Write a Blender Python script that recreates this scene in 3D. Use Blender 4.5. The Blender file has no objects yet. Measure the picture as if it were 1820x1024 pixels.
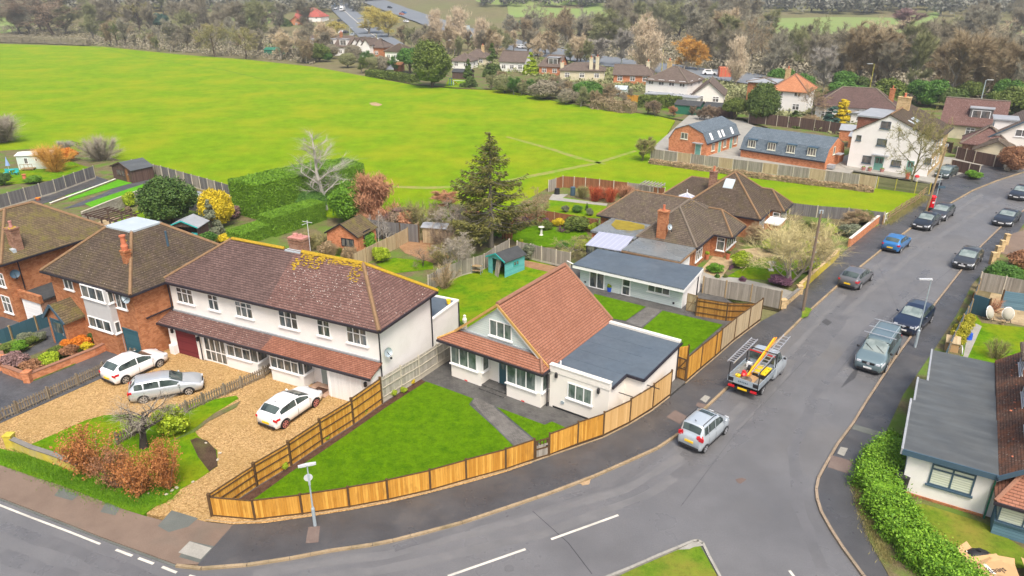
import bpy,math,random
import numpy as np
from mathutils import Vector,Matrix
# ---------------------------------------------------------------- camera, world, sun, exposure
sc=bpy.context.scene
CAMH,PITCH,FPX=24.0,math.radians(23.0),1286.0
cam_d=bpy.data.cameras.new("camera");cam=bpy.data.objects.new("camera",cam_d);sc.collection.objects.link(cam)
cam.location=(0,0,CAMH);cam.rotation_euler=(math.pi/2 - PITCH,0,0)
cam_d.sensor_width=36;cam_d.lens=FPX/1820*36;cam_d.clip_start=0.5;cam_d.clip_end=6000
sc.camera=cam
world=bpy.data.worlds.new("World");sc.world=world;world.use_nodes=True
wn=world.node_tree;bg=wn.nodes["Background"]
sky=wn.nodes.new("ShaderNodeTexSky");sky.sky_type='NISHITA';sky.sun_disc=False
SUN_EL,SUN_AZ=math.radians(58),math.radians(165)      # azimuth clockwise from +Y: light from behind and right of the camera
sky.sun_elevation=SUN_EL;sky.sun_rotation=SUN_AZ
sky.air_density=1.0;sky.dust_density=6.0;sky.ozone_density=0.6
wn.links.new(sky.outputs[0],bg.inputs[0]);bg.inputs[1].default_value=0.115
sun_d=bpy.data.lights.new("sun",'SUN');sun=bpy.data.objects.new("sun",sun_d);sc.collection.objects.link(sun)
sun_d.energy=1.8;sun_d.angle=math.radians(20);sun_d.color=(1.0,0.95,0.88)
sdir=Vector((math.sin(SUN_AZ)*math.cos(SUN_EL),math.cos(SUN_AZ)*math.cos(SUN_EL),math.sin(SUN_EL)))
sun.rotation_euler=sdir.to_track_quat('Z','Y').to_euler();sun.location=sdir*200
sc.view_settings.view_transform='Standard';sc.view_settings.look='None'
sc.view_settings.exposure=0.88;sc.view_settings.gamma=1.0
try:
    sc.cycles.max_bounces=5;sc.cycles.diffuse_bounces=3;sc.cycles.glossy_bounces=2;sc.cycles.transmission_bounces=2
    sc.cycles.transparent_max_bounces=4;sc.cycles.volume_bounces=0
except Exception:pass

# ---------------------------------------------------------------- pixels of the survey photograph -> world
_c,_s=math.cos(PITCH),math.sin(PITCH)
def ray(px,py):
    r,u=(px-910)/FPX,-(py-512)/FPX
    return Vector((r,_c+u*_s,-_s+u*_c))
def G(px,py,z=0.0):
    d=ray(px,py);s=(z-CAMH)/d.z
    return Vector((d.x*s,d.y*s,z))
def HT(px,py,py2,z0=0.0):
    b=G(px,py,z0);d=ray(px,py2);s=b.y/d.y
    return CAMH+d.z*s-z0
R=random.Random(7);NR=np.random.RandomState(11)

# ---------------------------------------------------------------- materials
MATS={}
class NT:
    def __init__(s,name):
        s.m=bpy.data.materials.new(name);s.m.use_nodes=True;s.t=s.m.node_tree
        s.b=s.t.nodes["Principled BSDF"];s.o=s.t.nodes["Material Output"]
    def n(s,ty,**kw):
        x=s.t.nodes.new(ty)
        for k,v in kw.items():setattr(x,k,v)
        return x
    def put(s,sock,v):
        if isinstance(v,bpy.types.NodeSocket):s.t.links.new(v,sock)
        elif isinstance(v,(int,float)):sock.default_value=v
        else:
            sock.default_value=(list(v)+[1.0])[:len(sock.default_value)] if len(sock.default_value)==4 else list(v)
    def math(s,op,a,b=0.0,c=None,clamp=False):
        x=s.n("ShaderNodeMath",operation=op,use_clamp=clamp);s.put(x.inputs[0],a);s.put(x.inputs[1],b)
        if c is not None:s.put(x.inputs[2],c)
        return x.outputs[0]
    def mix(s,f,a,b,mode='MIX'):
        x=s.n("ShaderNodeMix",data_type='RGBA',blend_type=mode);s.put(x.inputs[0],f);s.put(x.inputs[6],a);s.put(x.inputs[7],b)
        return x.outputs[2]
    def noise(s,co,scale,detail=3,rough=.55,dist=0.0):
        x=s.n("ShaderNodeTexNoise");s.put(x.inputs["Vector"],co);x.inputs["Scale"].default_value=scale
        x.inputs["Detail"].default_value=detail;x.inputs["Roughness"].default_value=rough;x.inputs["Distortion"].default_value=dist
        return x.outputs[0]
    def ramp(s,f,lo,hi,a=0.0,b=1.0):
        x=s.n("ShaderNodeMapRange",clamp=True);s.put(x.inputs[0],f)
        for i,v in enumerate((lo,hi,a,b)):s.put(x.inputs[i+1],v)
        return x.outputs[0]
    def uv(s):return s.n("ShaderNodeTexCoord").outputs["UV"]
    def obj(s):return s.n("ShaderNodeTexCoord").outputs["Object"]
    def wpos(s):return s.n("ShaderNodeNewGeometry").outputs["Position"]
    def sep(s,v):return s.n("ShaderNodeSeparateXYZ",).outputs if False else s._sep(v)
    def _sep(s,v):
        x=s.n("ShaderNodeSeparateXYZ");s.put(x.inputs[0],v);return x.outputs
    def comb(s,a,b,c=0.0):
        x=s.n("ShaderNodeCombineXYZ");s.put(x.inputs[0],a);s.put(x.inputs[1],b);s.put(x.inputs[2],c);return x.outputs[0]
    def vmul(s,v,k):
        x=s.n("ShaderNodeVectorMath",operation='MULTIPLY');s.put(x.inputs[0],v);x.inputs[1].default_value=k;return x.outputs[0]
    def bump(s,h,strength=.4,dist=.05):
        x=s.n("ShaderNodeBump");s.put(x.inputs["Height"],h);x.inputs["Strength"].default_value=strength;x.inputs["Distance"].default_value=dist
        s.t.links.new(x.outputs[0],s.b.inputs["Normal"])
    def fin(s,col,rough=.8,spec=.3,metal=0.0,coat=0.0):
        s.put(s.b.inputs["Base Color"],col);s.put(s.b.inputs["Roughness"],rough);s.put(s.b.inputs["Specular IOR Level"],spec)
        s.b.inputs["Metallic"].default_value=metal;s.b.inputs["Coat Weight"].default_value=coat
        return s.m

def plain(name,c,rough=.6,spec=.4,metal=0,coat=0,var=.12,scale=3.0,bump=0,dirt=None):
    m=NT(name);co=m.obj();nz=m.noise(co,scale,4)
    a=[x*(1-var) for x in c];b=[min(1,x*(1+var)) for x in c]
    col=m.mix(nz,a,b)
    if dirt:
        d=m.ramp(m.noise(co,.7,5,.65),.48,.75,0,dirt[1]);col=m.mix(d,col,dirt[0])
    if bump:m.bump(m.noise(co,40,3),bump,.02)
    MATS[name]=m.fin(col,rough,spec,metal,coat);return MATS[name]

def ground(name,cols,scales,rough=.9,bump=.3,bscale=20,spec=.15,patch=None,wpatch=None,tint=None):
    # cols: dark, light; large patches of a third colour
    m=NT(name);co=m.wpos()
    n1=m.noise(co,scales[0],4,.6);n2=m.noise(co,scales[1],4,.65)
    f=m.ramp(m.math('ADD',m.math('MULTIPLY',n1,.5),m.math('MULTIPLY',n2,.5)),.36,.64)
    col=m.mix(f,cols[0],cols[1])
    if len(cols)>2:
        col=m.mix(m.ramp(m.noise(co,scales[2],4,.6),patch[0],patch[1],0,patch[2]),col,cols[2])
    if tint:
        col=m.mix(m.ramp(m.noise(co,tint[1],3,.5),tint[2],tint[3],0,tint[4]),col,tint[0])
    r=rough
    if wpatch:r=m.ramp(m.noise(co,wpatch[0],4,.6),wpatch[1],wpatch[2],wpatch[3],wpatch[4])
    m.bump(m.noise(co,bscale,3,.7),bump,.05)
    MATS[name]=m.fin(col,r,spec);return MATS[name]

def grass(name,dark,light,yellow,yamt=.5,big=.12,mid=1.1,bstr=.6,streak=.35):
    m=NT(name);co=m.wpos()
    n1=m.noise(co,mid,5,.7);n2=m.noise(co,14,3,.8);n3=m.noise(co,big,4,.6)
    f=m.ramp(m.math('ADD',m.math('MULTIPLY',n1,.6),m.math('MULTIPLY',n2,.4)),.34,.66)
    col=m.mix(f,dark,light)
    col=m.mix(m.ramp(n3,.42,.68,0,yamt),col,yellow)
    st=m.noise(m.vmul(co,(.25,1.2,1)),.45,4,.6)
    col=m.mix(m.ramp(st,.5,.7,0,streak),col,[x*.8 for x in yellow])
    g3=m.noise(co,4.2,3,.75);col=m.mix(m.ramp(g3,.52,.72,0,.45),col,[x*.62 for x in dark]);col=m.mix(m.ramp(g3,.28,.46,.35,0),col,[min(1,x*1.25) for x in light])
    m.bump(m.noise(co,22,3,.8),bstr,.06)
    MATS[name]=m.fin(col,.95,.08);return MATS[name]

def tiles(name,c1,c2,moss=None,row=.11,wid=.17,mossamt=.5,spots=None,rough=.85,bump=.8,course=0.0):
    m=NT(name);uv=m.uv()
    br=m.n("ShaderNodeTexBrick");m.put(br.inputs["Vector"],uv)
    br.offset=.5;br.inputs["Scale"].default_value=1.0;br.inputs["Brick Width"].default_value=wid;br.inputs["Row Height"].default_value=row
    br.inputs["Mortar Size"].default_value=.008;br.inputs["Mortar Smooth"].default_value=.2;br.inputs["Bias"].default_value=0
    m.put(br.inputs["Color1"],c1);m.put(br.inputs["Color2"],c2);m.put(br.inputs["Mortar"],[x*.35 for x in c1])
    v=m.sep(uv)[1]
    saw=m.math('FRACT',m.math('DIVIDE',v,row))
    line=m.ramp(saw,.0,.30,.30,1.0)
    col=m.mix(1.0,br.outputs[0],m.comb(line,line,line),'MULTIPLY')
    big=m.noise(uv,.6,5,.6)
    col=m.mix(m.ramp(big,.35,.7,0,.45),col,[x*.6 for x in c1])
    col=m.mix(m.ramp(m.noise(uv,5,3,.7),.55,.75,0,.4),col,[min(1,x*1.5) for x in c2])
    if moss:
        col=m.mix(m.ramp(m.noise(uv,.9,6,.75),.48,.66,0,mossamt),col,moss)
    if spots:
        col=m.mix(m.ramp(m.noise(uv,7.5,2,.6),spots[1],spots[1]+.04,0,.9),col,spots[0])
    m.bump(m.math('ADD',m.math('MULTIPLY',saw,-.6),m.math('MULTIPLY',br.outputs[1],-.5)),bump,.03)
    MATS[name]=m.fin(col,rough,.2);return MATS[name]

def bricks(name,c1,c2,mortar,row=.075,wid=.225,msize=.01,dirt=None):
    m=NT(name);uv=m.uv()
    br=m.n("ShaderNodeTexBrick");m.put(br.inputs["Vector"],uv)
    br.inputs["Scale"].default_value=1.0;br.inputs["Brick Width"].default_value=wid;br.inputs["Row Height"].default_value=row
    br.inputs["Mortar Size"].default_value=msize;br.inputs["Mortar Smooth"].default_value=.1
    m.put(br.inputs["Color1"],c1);m.put(br.inputs["Color2"],c2);m.put(br.inputs["Mortar"],mortar)
    cells=m.n("ShaderNodeTexVoronoi");m.put(cells.inputs["Vector"],m.vmul(uv,(1/.24,1/.15,1)));cells.inputs["Scale"].default_value=1
    col=m.mix(m.ramp(m.sep(cells.outputs["Color"])[0],.6,.62,0,.45),br.outputs[0],[x*.55 for x in c1])
    col=m.mix(m.ramp(m.noise(uv,.8,5,.6),.4,.75,0,.35),col,dirt or [x*.7 for x in c1])
    m.bump(br.outputs[1],-.4,.01)
    MATS[name]=m.fin(col,.9,.15);return MATS[name]

def boards(name,c1,c2,width=.1,horiz=False,gap=.07,stain=None,rough=.8,streak=14):
    m=NT(name);uv=m.uv();s=m.sep(uv);a=s[1] if horiz else s[0];b=s[0] if horiz else s[1]
    k=m.math('DIVIDE',a,width);wn_=m.n("ShaderNodeTexWhiteNoise",noise_dimensions='1D');m.put(wn_.inputs["W"],m.math('FLOOR',k))
    fr=m.math('FRACT',k)
    st=m.noise(m.comb(m.math('MULTIPLY',a,streak),m.math('MULTIPLY',b,1.2),wn_.outputs[0]),1.0,4,.6)
    f=m.math('ADD',m.math('MULTIPLY',wn_.outputs[0],.5),m.math('MULTIPLY',st,.5))
    col=m.mix(m.ramp(f,.25,.75),c1,c2)
    if stain:col=m.mix(m.ramp(m.noise(m.comb(m.math('MULTIPLY',a,3),m.math('MULTIPLY',b,.8)),1.3,4,.6),.52,.72,0,stain[1]),col,stain[0])
    ln=m.ramp(fr,0,gap,.35,1.0)
    col=m.mix(1.0,col,m.comb(ln,ln,ln),'MULTIPLY')
    m.bump(fr,.5,.015)
    MATS[name]=m.fin(col,rough,.25);return MATS[name]

def leafmat(name,c1,c2,rough=.6,sub=.0,spec=.3,big=.8):
    m=NT(name);g=m.n("ShaderNodeNewGeometry");co=m.obj()
    f=m.math('ADD',m.math('MULTIPLY',g.outputs["Random Per Island"],.6),m.math('MULTIPLY',m.noise(co,big,3),.4))
    col=m.mix(m.ramp(f,.15,.85),c1,c2)
    MATS[name]=m.fin(col,rough,spec)
    return MATS[name]

def paint(name,c,metal=.25,rough=.28):
    m=NT(name);MATS[name]=m.fin(c,rough,.5,metal,1.0);m.b.inputs["Coat Roughness"].default_value=.06;return MATS[name]

def paving(name,c1,c2,w=.2,h=.1,mort=(.03,.03,.03),ms=.006,rough=.7):
    m=NT(name);co=m.wpos();mp=m.n("ShaderNodeMapping");m.put(mp.inputs[0],co);mp.inputs["Rotation"].default_value=(0,0,math.radians(31))
    br=m.n("ShaderNodeTexBrick");m.put(br.inputs["Vector"],mp.outputs[0]);br.inputs["Scale"].default_value=1
    br.inputs["Brick Width"].default_value=w;br.inputs["Row Height"].default_value=h;br.inputs["Mortar Size"].default_value=ms
    m.put(br.inputs["Color1"],c1);m.put(br.inputs["Color2"],c2);m.put(br.inputs["Mortar"],mort)
    col=m.mix(m.ramp(m.noise(co,.9,5,.65),.4,.7,0,.5),br.outputs[0],[x*1.5 for x in c2])
    m.bump(br.outputs[1],-.3,.01)
    MATS[name]=m.fin(col,m.ramp(m.noise(co,.5,3),.4,.6,rough-.25,rough),.3);return MATS[name]

# grounds
ground("asphalt_road",[(.118,.118,.121),(.165,.164,.166),(.095,.096,.100)],(.25,14,.11),bump=.25,bscale=60,patch=(.5,.62,.55),wpatch=(.22,.38,.62,.27,.58),spec=.5,tint=((.16,.15,.135),.07,.55,.7,.5))
ground("asphalt_path",[(.050,.051,.054),(.085,.085,.088),(.13,.12,.11)],(.6,18,.35),bump=.3,bscale=70,patch=(.55,.75,.5),wpatch=(.4,.38,.6,.25,.6),spec=.5)
ground("red_path",[(.155,.112,.085),(.22,.163,.125),(.125,.112,.09)],(.7,20,.3),bump=.3,bscale=70,patch=(.55,.7,.5),spec=.3)
ground("patch_grey",[(.10,.11,.10),(.15,.16,.145)],(.8,20),bump=.3,bscale=70)
ground("patch_brown",[(.14,.10,.085),(.19,.15,.13)],(.8,20),bump=.3,bscale=70)
ground("kerb_stone",[(.26,.19,.11),(.40,.31,.20),(.16,.14,.08)],(1.4,12,.5),bump=.3,bscale=30,patch=(.5,.7,.6))
ground("kerb_pink",[(.24,.185,.13),(.35,.275,.20),(.2,.17,.12)],(1.4,12,.5),bump=.3,bscale=30,patch=(.5,.7,.6))
plain("road_paint",(.60,.57,.49),.7,var=.2,scale=5,dirt=((.24,.24,.23),.8))
m=NT("gravel_gold");co=m.wpos();vo=m.n("ShaderNodeTexVoronoi");m.put(vo.inputs["Vector"],co);vo.inputs["Scale"].default_value=16
cl=m.mix(m.sep(vo.outputs["Color"])[0],(.24,.135,.045),(.60,.405,.185));cl=m.mix(m.ramp(m.noise(co,.45,5,.65),.42,.72,0,.6),cl,(.33,.21,.07))
cl=m.mix(m.ramp(m.noise(co,6,3,.7),.5,.7,0,.5),cl,(.50,.35,.17));m.bump(vo.outputs["Distance"],.9,.05);MATS["gravel_gold"]=m.fin(cl,.9,.2)
ground("gravel_tan",[(.30,.20,.11),(.50,.36,.22)],(.8,16),bump=.7,bscale=18)
grass("meadow",(.105,.205,.001),(.205,.345,.003),(.32,.32,.010),.6,.09,.42,1.0,.03)
grass("lawn_turf",(.045,.125,.001),(.13,.265,.001),(.12,.23,.003),.4,.5,1.6,1.0)
grass("lawn_green",(.06,.16,.002),(.15,.30,.003),(.25,.27,.008),.7,.4,1.6,.9)
grass("lawn_artificial",(.08,.28,.01),(.11,.34,.015),(.10,.30,.01),.1,.3,1.2,.3)
grass("lawn_rough",(.075,.17,.010),(.17,.27,.018),(.30,.25,.05),.8,.45,1.4,.9)
grass("verge_grass",(.05,.16,.002),(.14,.30,.006),(.18,.23,.02),.5,.4,2.5,1.0)
grass("winter_ground",(.13,.115,.06),(.22,.19,.10),(.15,.18,.06),.7,.02,.3,.6)
grass("far_pasture",(.16,.25,.07),(.24,.33,.10),(.24,.27,.10),.7,.012,.2,.4)
ground("soil",[(.045,.028,.018),(.10,.065,.042),(.10,.11,.03)],(2.0,12,.6),bump=.8,bscale=14,patch=(.55,.7,.5))
ground("mulch",[(.045,.022,.014),(.14,.075,.05)],(4.0,22),bump=1.0,bscale=24)
ground("garden_mix",[(.10,.085,.04),(.20,.165,.09),(.10,.19,.02)],(1.0,8,.35),bump=.8,bscale=9,patch=(.45,.6,.8))
ground("dry_leaf",[(.22,.12,.06),(.36,.22,.12)],(1.4,14),bump=.8,bscale=12)
paving("paving_dark",(.065,.063,.062),(.10,.098,.092),.24,.16)
paving("paving_path",(.105,.10,.092),(.16,.152,.138),.2,.1)
paving("paving_charcoal",(.062,.064,.070),(.088,.09,.096),.2,.1)
paving("paving_sand",(.27,.20,.11),(.40,.31,.18),.45,.45,(.15,.11,.07))
paving("paving_tile",(.36,.22,.15),(.48,.33,.24),.3,.3,(.2,.15,.12))
ground("concrete_slab",[(.26,.25,.22),(.36,.35,.31)],(.9,14),bump=.2,bscale=30)
# walls
plain("render_white",(.82,.80,.765),.9,.2,var=.05,scale=1.2,bump=.25,dirt=((.62,.60,.54),.35))
plain("render_cream",(.80,.765,.70),.9,.2,var=.04,scale=1.2,bump=.15,dirt=((.66,.62,.54),.25))
plain("render_yellowed",(.62,.56,.40),.9,.2,var=.08,scale=1.2,dirt=((.35,.33,.25),.5))
plain("render_bay",(.50,.50,.50),.9,.2,var=.08,scale=3)
boards("clad_pale",(.56,.64,.62),(.62,.70,.67),.15,True,.10,streak=.3)
boards("clad_blue",(.10,.19,.25),(.13,.24,.31),.15,True,.14,streak=.3)
bricks("brick_red",(.40,.125,.045),(.54,.20,.075),(.36,.25,.16),dirt=(.26,.11,.05))
bricks("brick_orange",(.58,.19,.075),(.68,.26,.115),(.5,.30,.19))
bricks("brick_brown",(.26,.115,.07),(.38,.19,.115),(.33,.28,.22))
bricks("brick_yellow",(.55,.37,.16),(.66,.48,.24),(.5,.42,.3))
bricks("block_grey",(.36,.33,.27),(.45,.42,.35),(.25,.23,.2),.22,.44)
# roofs
tiles("tile_semi_left",(.108,.070,.062),(.165,.108,.096),row=.17,wid=.24)
tiles("tile_semi_right",(.145,.080,.068),(.215,.125,.106),row=.17,wid=.24,spots=((.62,.58,.52),.66))
tiles("tile_red",(.24,.098,.062),(.33,.15,.10),row=.13,wid=.2)
tiles("tile_new",(.31,.135,.083),(.355,.165,.108),row=.17,wid=.28,bump=1.0)
tiles("tile_brown",(.078,.058,.043),(.125,.094,.07),moss=(.13,.11,.03),mossamt=.3,row=.18,wid=.2,spots=((.36,.31,.25),.67))
tiles("tile_grey",(.10,.078,.06),(.165,.13,.10),moss=(.16,.145,.06),mossamt=.3,row=.18,wid=.2,spots=((.3,.27,.22),.68))
tiles("tile_mottled",(.12,.07,.05),(.18,.105,.075),moss=(.30,.10,.04),mossamt=.6,row=.14,wid=.2,spots=((.30,.27,.22),.64));tiles("tile_moss",(.115,.085,.05),(.18,.135,.08),moss=(.17,.155,.03),mossamt=.65,row=.18,wid=.2)
tiles("tile_far",(.13,.10,.082),(.185,.145,.12),row=.25,wid=.3,bump=.3)
tiles("tile_far_orange",(.46,.19,.09),(.55,.25,.13),row=.25,wid=.3,bump=.3)
tiles("tile_far_red",(.42,.10,.075),(.50,.14,.11),row=.25,wid=.3,bump=.3)
tiles("tile_slate",(.115,.15,.18),(.165,.205,.24),row=.2,wid=.3,bump=.5)
ground("felt_blue",[(.075,.098,.122),(.10,.128,.155),(.125,.15,.175)],(.5,3,.35),bump=.08,bscale=5,patch=(.55,.7,.5),spec=.35,wpatch=(.4,.4,.6,.4,.7))
m=NT("felt_grey");uv=m.uv();s_=m.sep(uv);fr=m.math('FRACT',m.math('DIVIDE',s_[1],.92));nz=m.noise(uv,.8,5,.6)
cl=m.mix(nz,(.060,.066,.068),(.105,.115,.118));cl=m.mix(m.ramp(m.noise(m.vmul(uv,(.35,1.6,1)),1,5,.6),.45,.7,0,.6),cl,(.13,.145,.15));ln=m.ramp(fr,0,.02,.75,1.0)
cl=m.mix(1.0,cl,m.comb(ln,ln,ln),'MULTIPLY');MATS["felt_grey"]=m.fin(cl,m.ramp(nz,.35,.65,.35,.7),.3)
ground("felt_shed",[(.045,.048,.05),(.075,.08,.082)],(2,20),bump=.4,bscale=40)
ground("roof_wet",[(.14,.155,.16),(.20,.215,.215),(.16,.13,.02)],(.5,3,.3),bump=.1,bscale=10,patch=(.55,.62,.6),spec=.5,wpatch=(.4,.4,.6,.1,.5))
plain("lead_grey",(.30,.32,.34),.5,.5,var=.15,dirt=((.5,.5,.5),.5));plain("lead_pale",(.42,.49,.53),.4,.5,var=.12,scale=1.5,dirt=((.6,.62,.64),.5))
plain("moss_olive",(.26,.20,.02),.6,.3,var=.5,scale=1.5);plain("moss_yellow",(.42,.28,.03),.95,.1,var=.5,scale=9,bump=.9);plain("ridge_tan",(.23,.145,.08),.9,.2,var=.35,scale=5);plain("ridge_red",(.28,.145,.095),.9,.2,var=.2,scale=5)
plain("ridge_grey",(.17,.14,.11),.9,.2,var=.3,scale=5);plain("fascia_gold",(.50,.30,.10),.8,.2,var=.3,scale=4)
# trims
plain("upvc_white",(.84,.84,.83),.35,.5,var=.02);plain("trim_dark",(.025,.022,.03),.5,.4,var=.2);plain("trim_slate",(.055,.10,.14),.5,.4,var=.1)
plain("stone_white",(.70,.68,.62),.8,.2,var=.1,scale=4,dirt=((.45,.42,.35),.5));plain("cream_frame",(.70,.70,.58),.4,.5,var=.03)
plain("door_teal",(.03,.095,.125),.45,.5,var=.08);plain("door_sage",(.30,.36,.33),.5,.4,var=.05);plain("door_mint",(.16,.37,.30),.5,.4,var=.06)
boards("door_white",(.74,.74,.72),(.80,.80,.78),.12,False,.05,streak=.3);boards("door_whiteh",(.76,.76,.76),(.82,.82,.82),.25,True,.04,streak=.3)
boards("door_maroon",(.13,.018,.022),(.17,.028,.032),.09,True,.2,streak=.3);boards("door_tealh",(.03,.095,.12),(.04,.115,.14),.45,True,.04,streak=.3)
def glass(name,a,b,cur,amt=.5):
    m=NT(name);uv=m.uv();f=m.noise(uv,1.4,2,.5)
    col=m.mix(m.ramp(f,.35,.6),a,b);col=m.mix(m.ramp(m.noise(m.vmul(uv,(2.2,.5,1)),1.3,2,.5),.5,.56,0,amt),col,cur)
    MATS[name]=m.fin(col,.06,.6);return MATS[name]
glass("glass",(.03,.04,.045),(.09,.11,.115),(.24,.22,.18),.6);glass("glass_bright",(.05,.08,.07),(.13,.17,.16),(.26,.30,.28),.45)
glass("glass_far",(.06,.06,.06),(.15,.15,.15),(.22,.18,.15),.6);glass("glass_car",(.02,.03,.032),(.06,.085,.08),(.10,.13,.12),.5);glass("glass_screen",(.13,.17,.165),(.22,.27,.26),(.28,.32,.30),.5)
boards("blind",(.62,.66,.54),(.70,.74,.62),.13,True,.25,streak=.2,rough=.3)
m=NT("polycarb");uv=m.uv();fr=m.math('FRACT',m.math('DIVIDE',m.sep(uv)[0],.5));ln=m.ramp(fr,0,.1,1,0)
MATS["polycarb"]=m.fin(m.mix(ln,(.38,.40,.50),(.66,.67,.72)),.15,.6)
# timber
boards("wood_orange",(.44,.20,.025),(.68,.37,.07),.125,False,.10,stain=((.28,.12,.02),.6));boards("wood_brown",(.26,.12,.025),(.46,.24,.05),.125,False,.12,stain=((.12,.055,.015),.7));boards("wood_old",(.16,.135,.10),(.28,.235,.17),.11,False,.08,stain=((.10,.09,.06),.5));boards("wood_fresh",(.52,.31,.11),(.66,.43,.19),.125,False,.07,stain=((.55,.35,.14),.4))
boards("wood_grey",(.23,.205,.17),(.36,.33,.28),.11,False,.08,stain=((.16,.15,.12),.5));boards("wood_pale",(.38,.29,.17),(.50,.40,.25),.11,False,.07,stain=((.25,.21,.15),.5))
boards("wood_dark",(.085,.052,.042),(.13,.085,.07),.12,False,.1);boards("wood_red",(.22,.09,.04),(.31,.14,.065),.11,False,.08,stain=((.14,.07,.03),.4));boards("wood_slate",(.125,.12,.118),(.21,.20,.195),.11,False,.1)
boards("wood_trellis",(.30,.28,.24),(.46,.43,.37),.16,False,.12,stain=((.2,.2,.14),.5));boards("wood_teal",(.035,.09,.12),(.045,.11,.145),.5,False,.03,streak=.3)
boards("wood_aqua",(.11,.40,.42),(.14,.46,.48),.12,True,.1,streak=.3);boards("wood_green",(.12,.13,.06),(.2,.2,.1),.15,True,.1)
plain("post_dark",(.10,.06,.03),.9,.1,var=.3,scale=6);plain("post_concrete",(.46,.42,.34),.9,.1,var=.2,scale=4,dirt=((.3,.28,.2),.5));plain("post_wood",(.30,.22,.12),.9,.1,var=.3,scale=6)
plain("trunk_pole",(.20,.15,.11),.9,.1,var=.3,scale=3);plain("metal_galv",(.42,.50,.54),.45,.5,.3,var=.1);plain("metal_pale",(.62,.64,.65),.4,.5,.2,var=.08);plain("pole_mossy",(.42,.38,.08),.9,.1,var=.3)
plain("alu",(.62,.63,.65),.35,.5,.6,var=.1);plain("rim",(.55,.56,.58),.3,.5,.6,var=.1);plain("rim_red",(.55,.22,.20),.4,.5,.3,var=.3);plain("tyre",(.018,.018,.019),.85,.2,var=.2);plain("plastic_black",(.02,.02,.022),.5,.4,var=.2)
plain("terracotta",(.52,.17,.09),.8,.2,var=.2);plain("pot_white",(.75,.74,.70),.7,.3,var=.08);plain("toy_yellow",(.80,.55,.02),.5,.4,var=.1);plain("toy_red",(.72,.03,.03),.4,.5,var=.1);plain("toy_blue",(.02,.09,.55),.4,.5,var=.1);plain("aqua",(.03,.38,.38),.5,.4,var=.1)
plain("post_red",(.72,.01,.02),.35,.5,var=.08);plain("cardboard",(.50,.32,.16),.85,.2,var=.12);plain("pink",(.46,.22,.19),.8,.2,var=.2);plain("canvas_blue",(.25,.35,.60),.8,.2,var=.1);plain("rattan",(.40,.38,.32),.8,.2,var=.15,scale=20);plain("stone_dark",(.2,.19,.17),.9,.2,var=.3);plain("bin_green",(.03,.16,.10),.6,.3,var=.1)
plain("plate_yellow",(.85,.55,.01),.4,.4,var=.04);plain("plate_white",(.78,.78,.76),.4,.4,var=.04);plain("lamp_red",(.55,.012,.02),.15,.6,var=.2,scale=12);plain("lamp_clear",(.60,.63,.66),.1,.7,var=.15,scale=12);plain("lamp_orange",(.75,.28,.02),.2,.6,var=.1)
plain("ivory_wall",(.55,.44,.06),.9,.1,var=.35,scale=3,dirt=((.40,.36,.28),.6))
# plants
for nme,a,b in [("leaf_laurel",(.065,.155,.006),(.19,.36,.02)),("leaf_laurel_lime",(.07,.19,.01),(.24,.43,.03)),("leaf_dark",(.03,.075,.014),(.10,.17,.03)),("leaf_olive",(.065,.10,.016),(.17,.22,.04)),("leaf_mid",(.04,.12,.018),(.12,.25,.035)),
                  ("leaf_conifer",(.045,.085,.018),(.13,.185,.04)),("leaf_spruce",(.07,.075,.014),(.17,.16,.035)),("leaf_gold",(.42,.32,.01),(.80,.62,.03)),("leaf_lime",(.20,.30,.01),(.42,.52,.03)),("leaf_hedge",(.06,.16,.010),(.17,.34,.02)),
                  ("leaf_beech",(.28,.10,.028),(.52,.23,.075)),("leaf_rust",(.22,.10,.05),(.38,.20,.10)),("leaf_grey",(.12,.14,.09),(.24,.26,.16)),("leaf_purple",(.10,.04,.07),(.24,.12,.18)),("leaf_bamboo",(.24,.24,.01),(.50,.45,.04)),("leaf_redstem",(.38,.06,.02),(.60,.16,.07)),("leaf_orange",(.50,.12,.01),(.75,.28,.03)),("leaf_blue",(.035,.09,.07),(.08,.16,.12))]:
    leafmat(nme,a,b)
for nme,a,b in [("twig_brown",(0.186,0.136,0.093),(0.341,0.264,0.186)),("twig_grey",(0.264,0.232,0.186),(0.465,0.419,0.341)),("twig_tan",(0.276,0.207,0.115),(0.460,0.345,0.207)),("twig_rust",(0.341,0.171,0.093),(0.558,0.295,0.171)),("twig_purple",(0.186,0.116,0.109),(0.341,0.217,0.202)),("twig_olive",(0.202,0.186,0.078),(0.372,0.341,0.139)),
                  ("twig_yellow",(0.391,0.333,0.081),(0.621,0.529,0.161)),("twig_orange",(0.506,0.276,0.057),(0.713,0.414,0.103)),("twig_white",(.30,.28,.24),(.48,.45,.40)),("twig_red",(0.414,0.115,0.081),(0.632,0.207,0.138)),("twig_gold",(0.391,0.333,0.149),(0.644,0.564,0.299))]:
    leafmat(nme,a,b,.9,0,.1)
for nme,a,b in [("far_poplar",(.50,.41,.29),(.70,.59,.43)),("far_brown",(.20,.18,.125),(.37,.335,.245)),("far_grey",(.22,.21,.155),(.40,.38,.29)),("far_olive",(.19,.20,.09),(.34,.35,.18)),("far_rust",(.25,.20,.12),(.42,.335,.21)),("far_tan",(.46,.37,.24),(.68,.57,.40))]:leafmat(nme,a,b,.9,0,.05)
for nme,c in [("bark_brown",(.11,.085,.06)),("bark_grey",(.20,.18,.15)),("bark_white",(.52,.48,.43)),("bark_dark",(.06,.05,.045)),("bark_green",(.14,.13,.06)),("bark_pale",(.32,.29,.24))]:
    plain(nme,c,.95,.1,var=.35,scale=6)
def M(n):return MATS[n]
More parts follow.
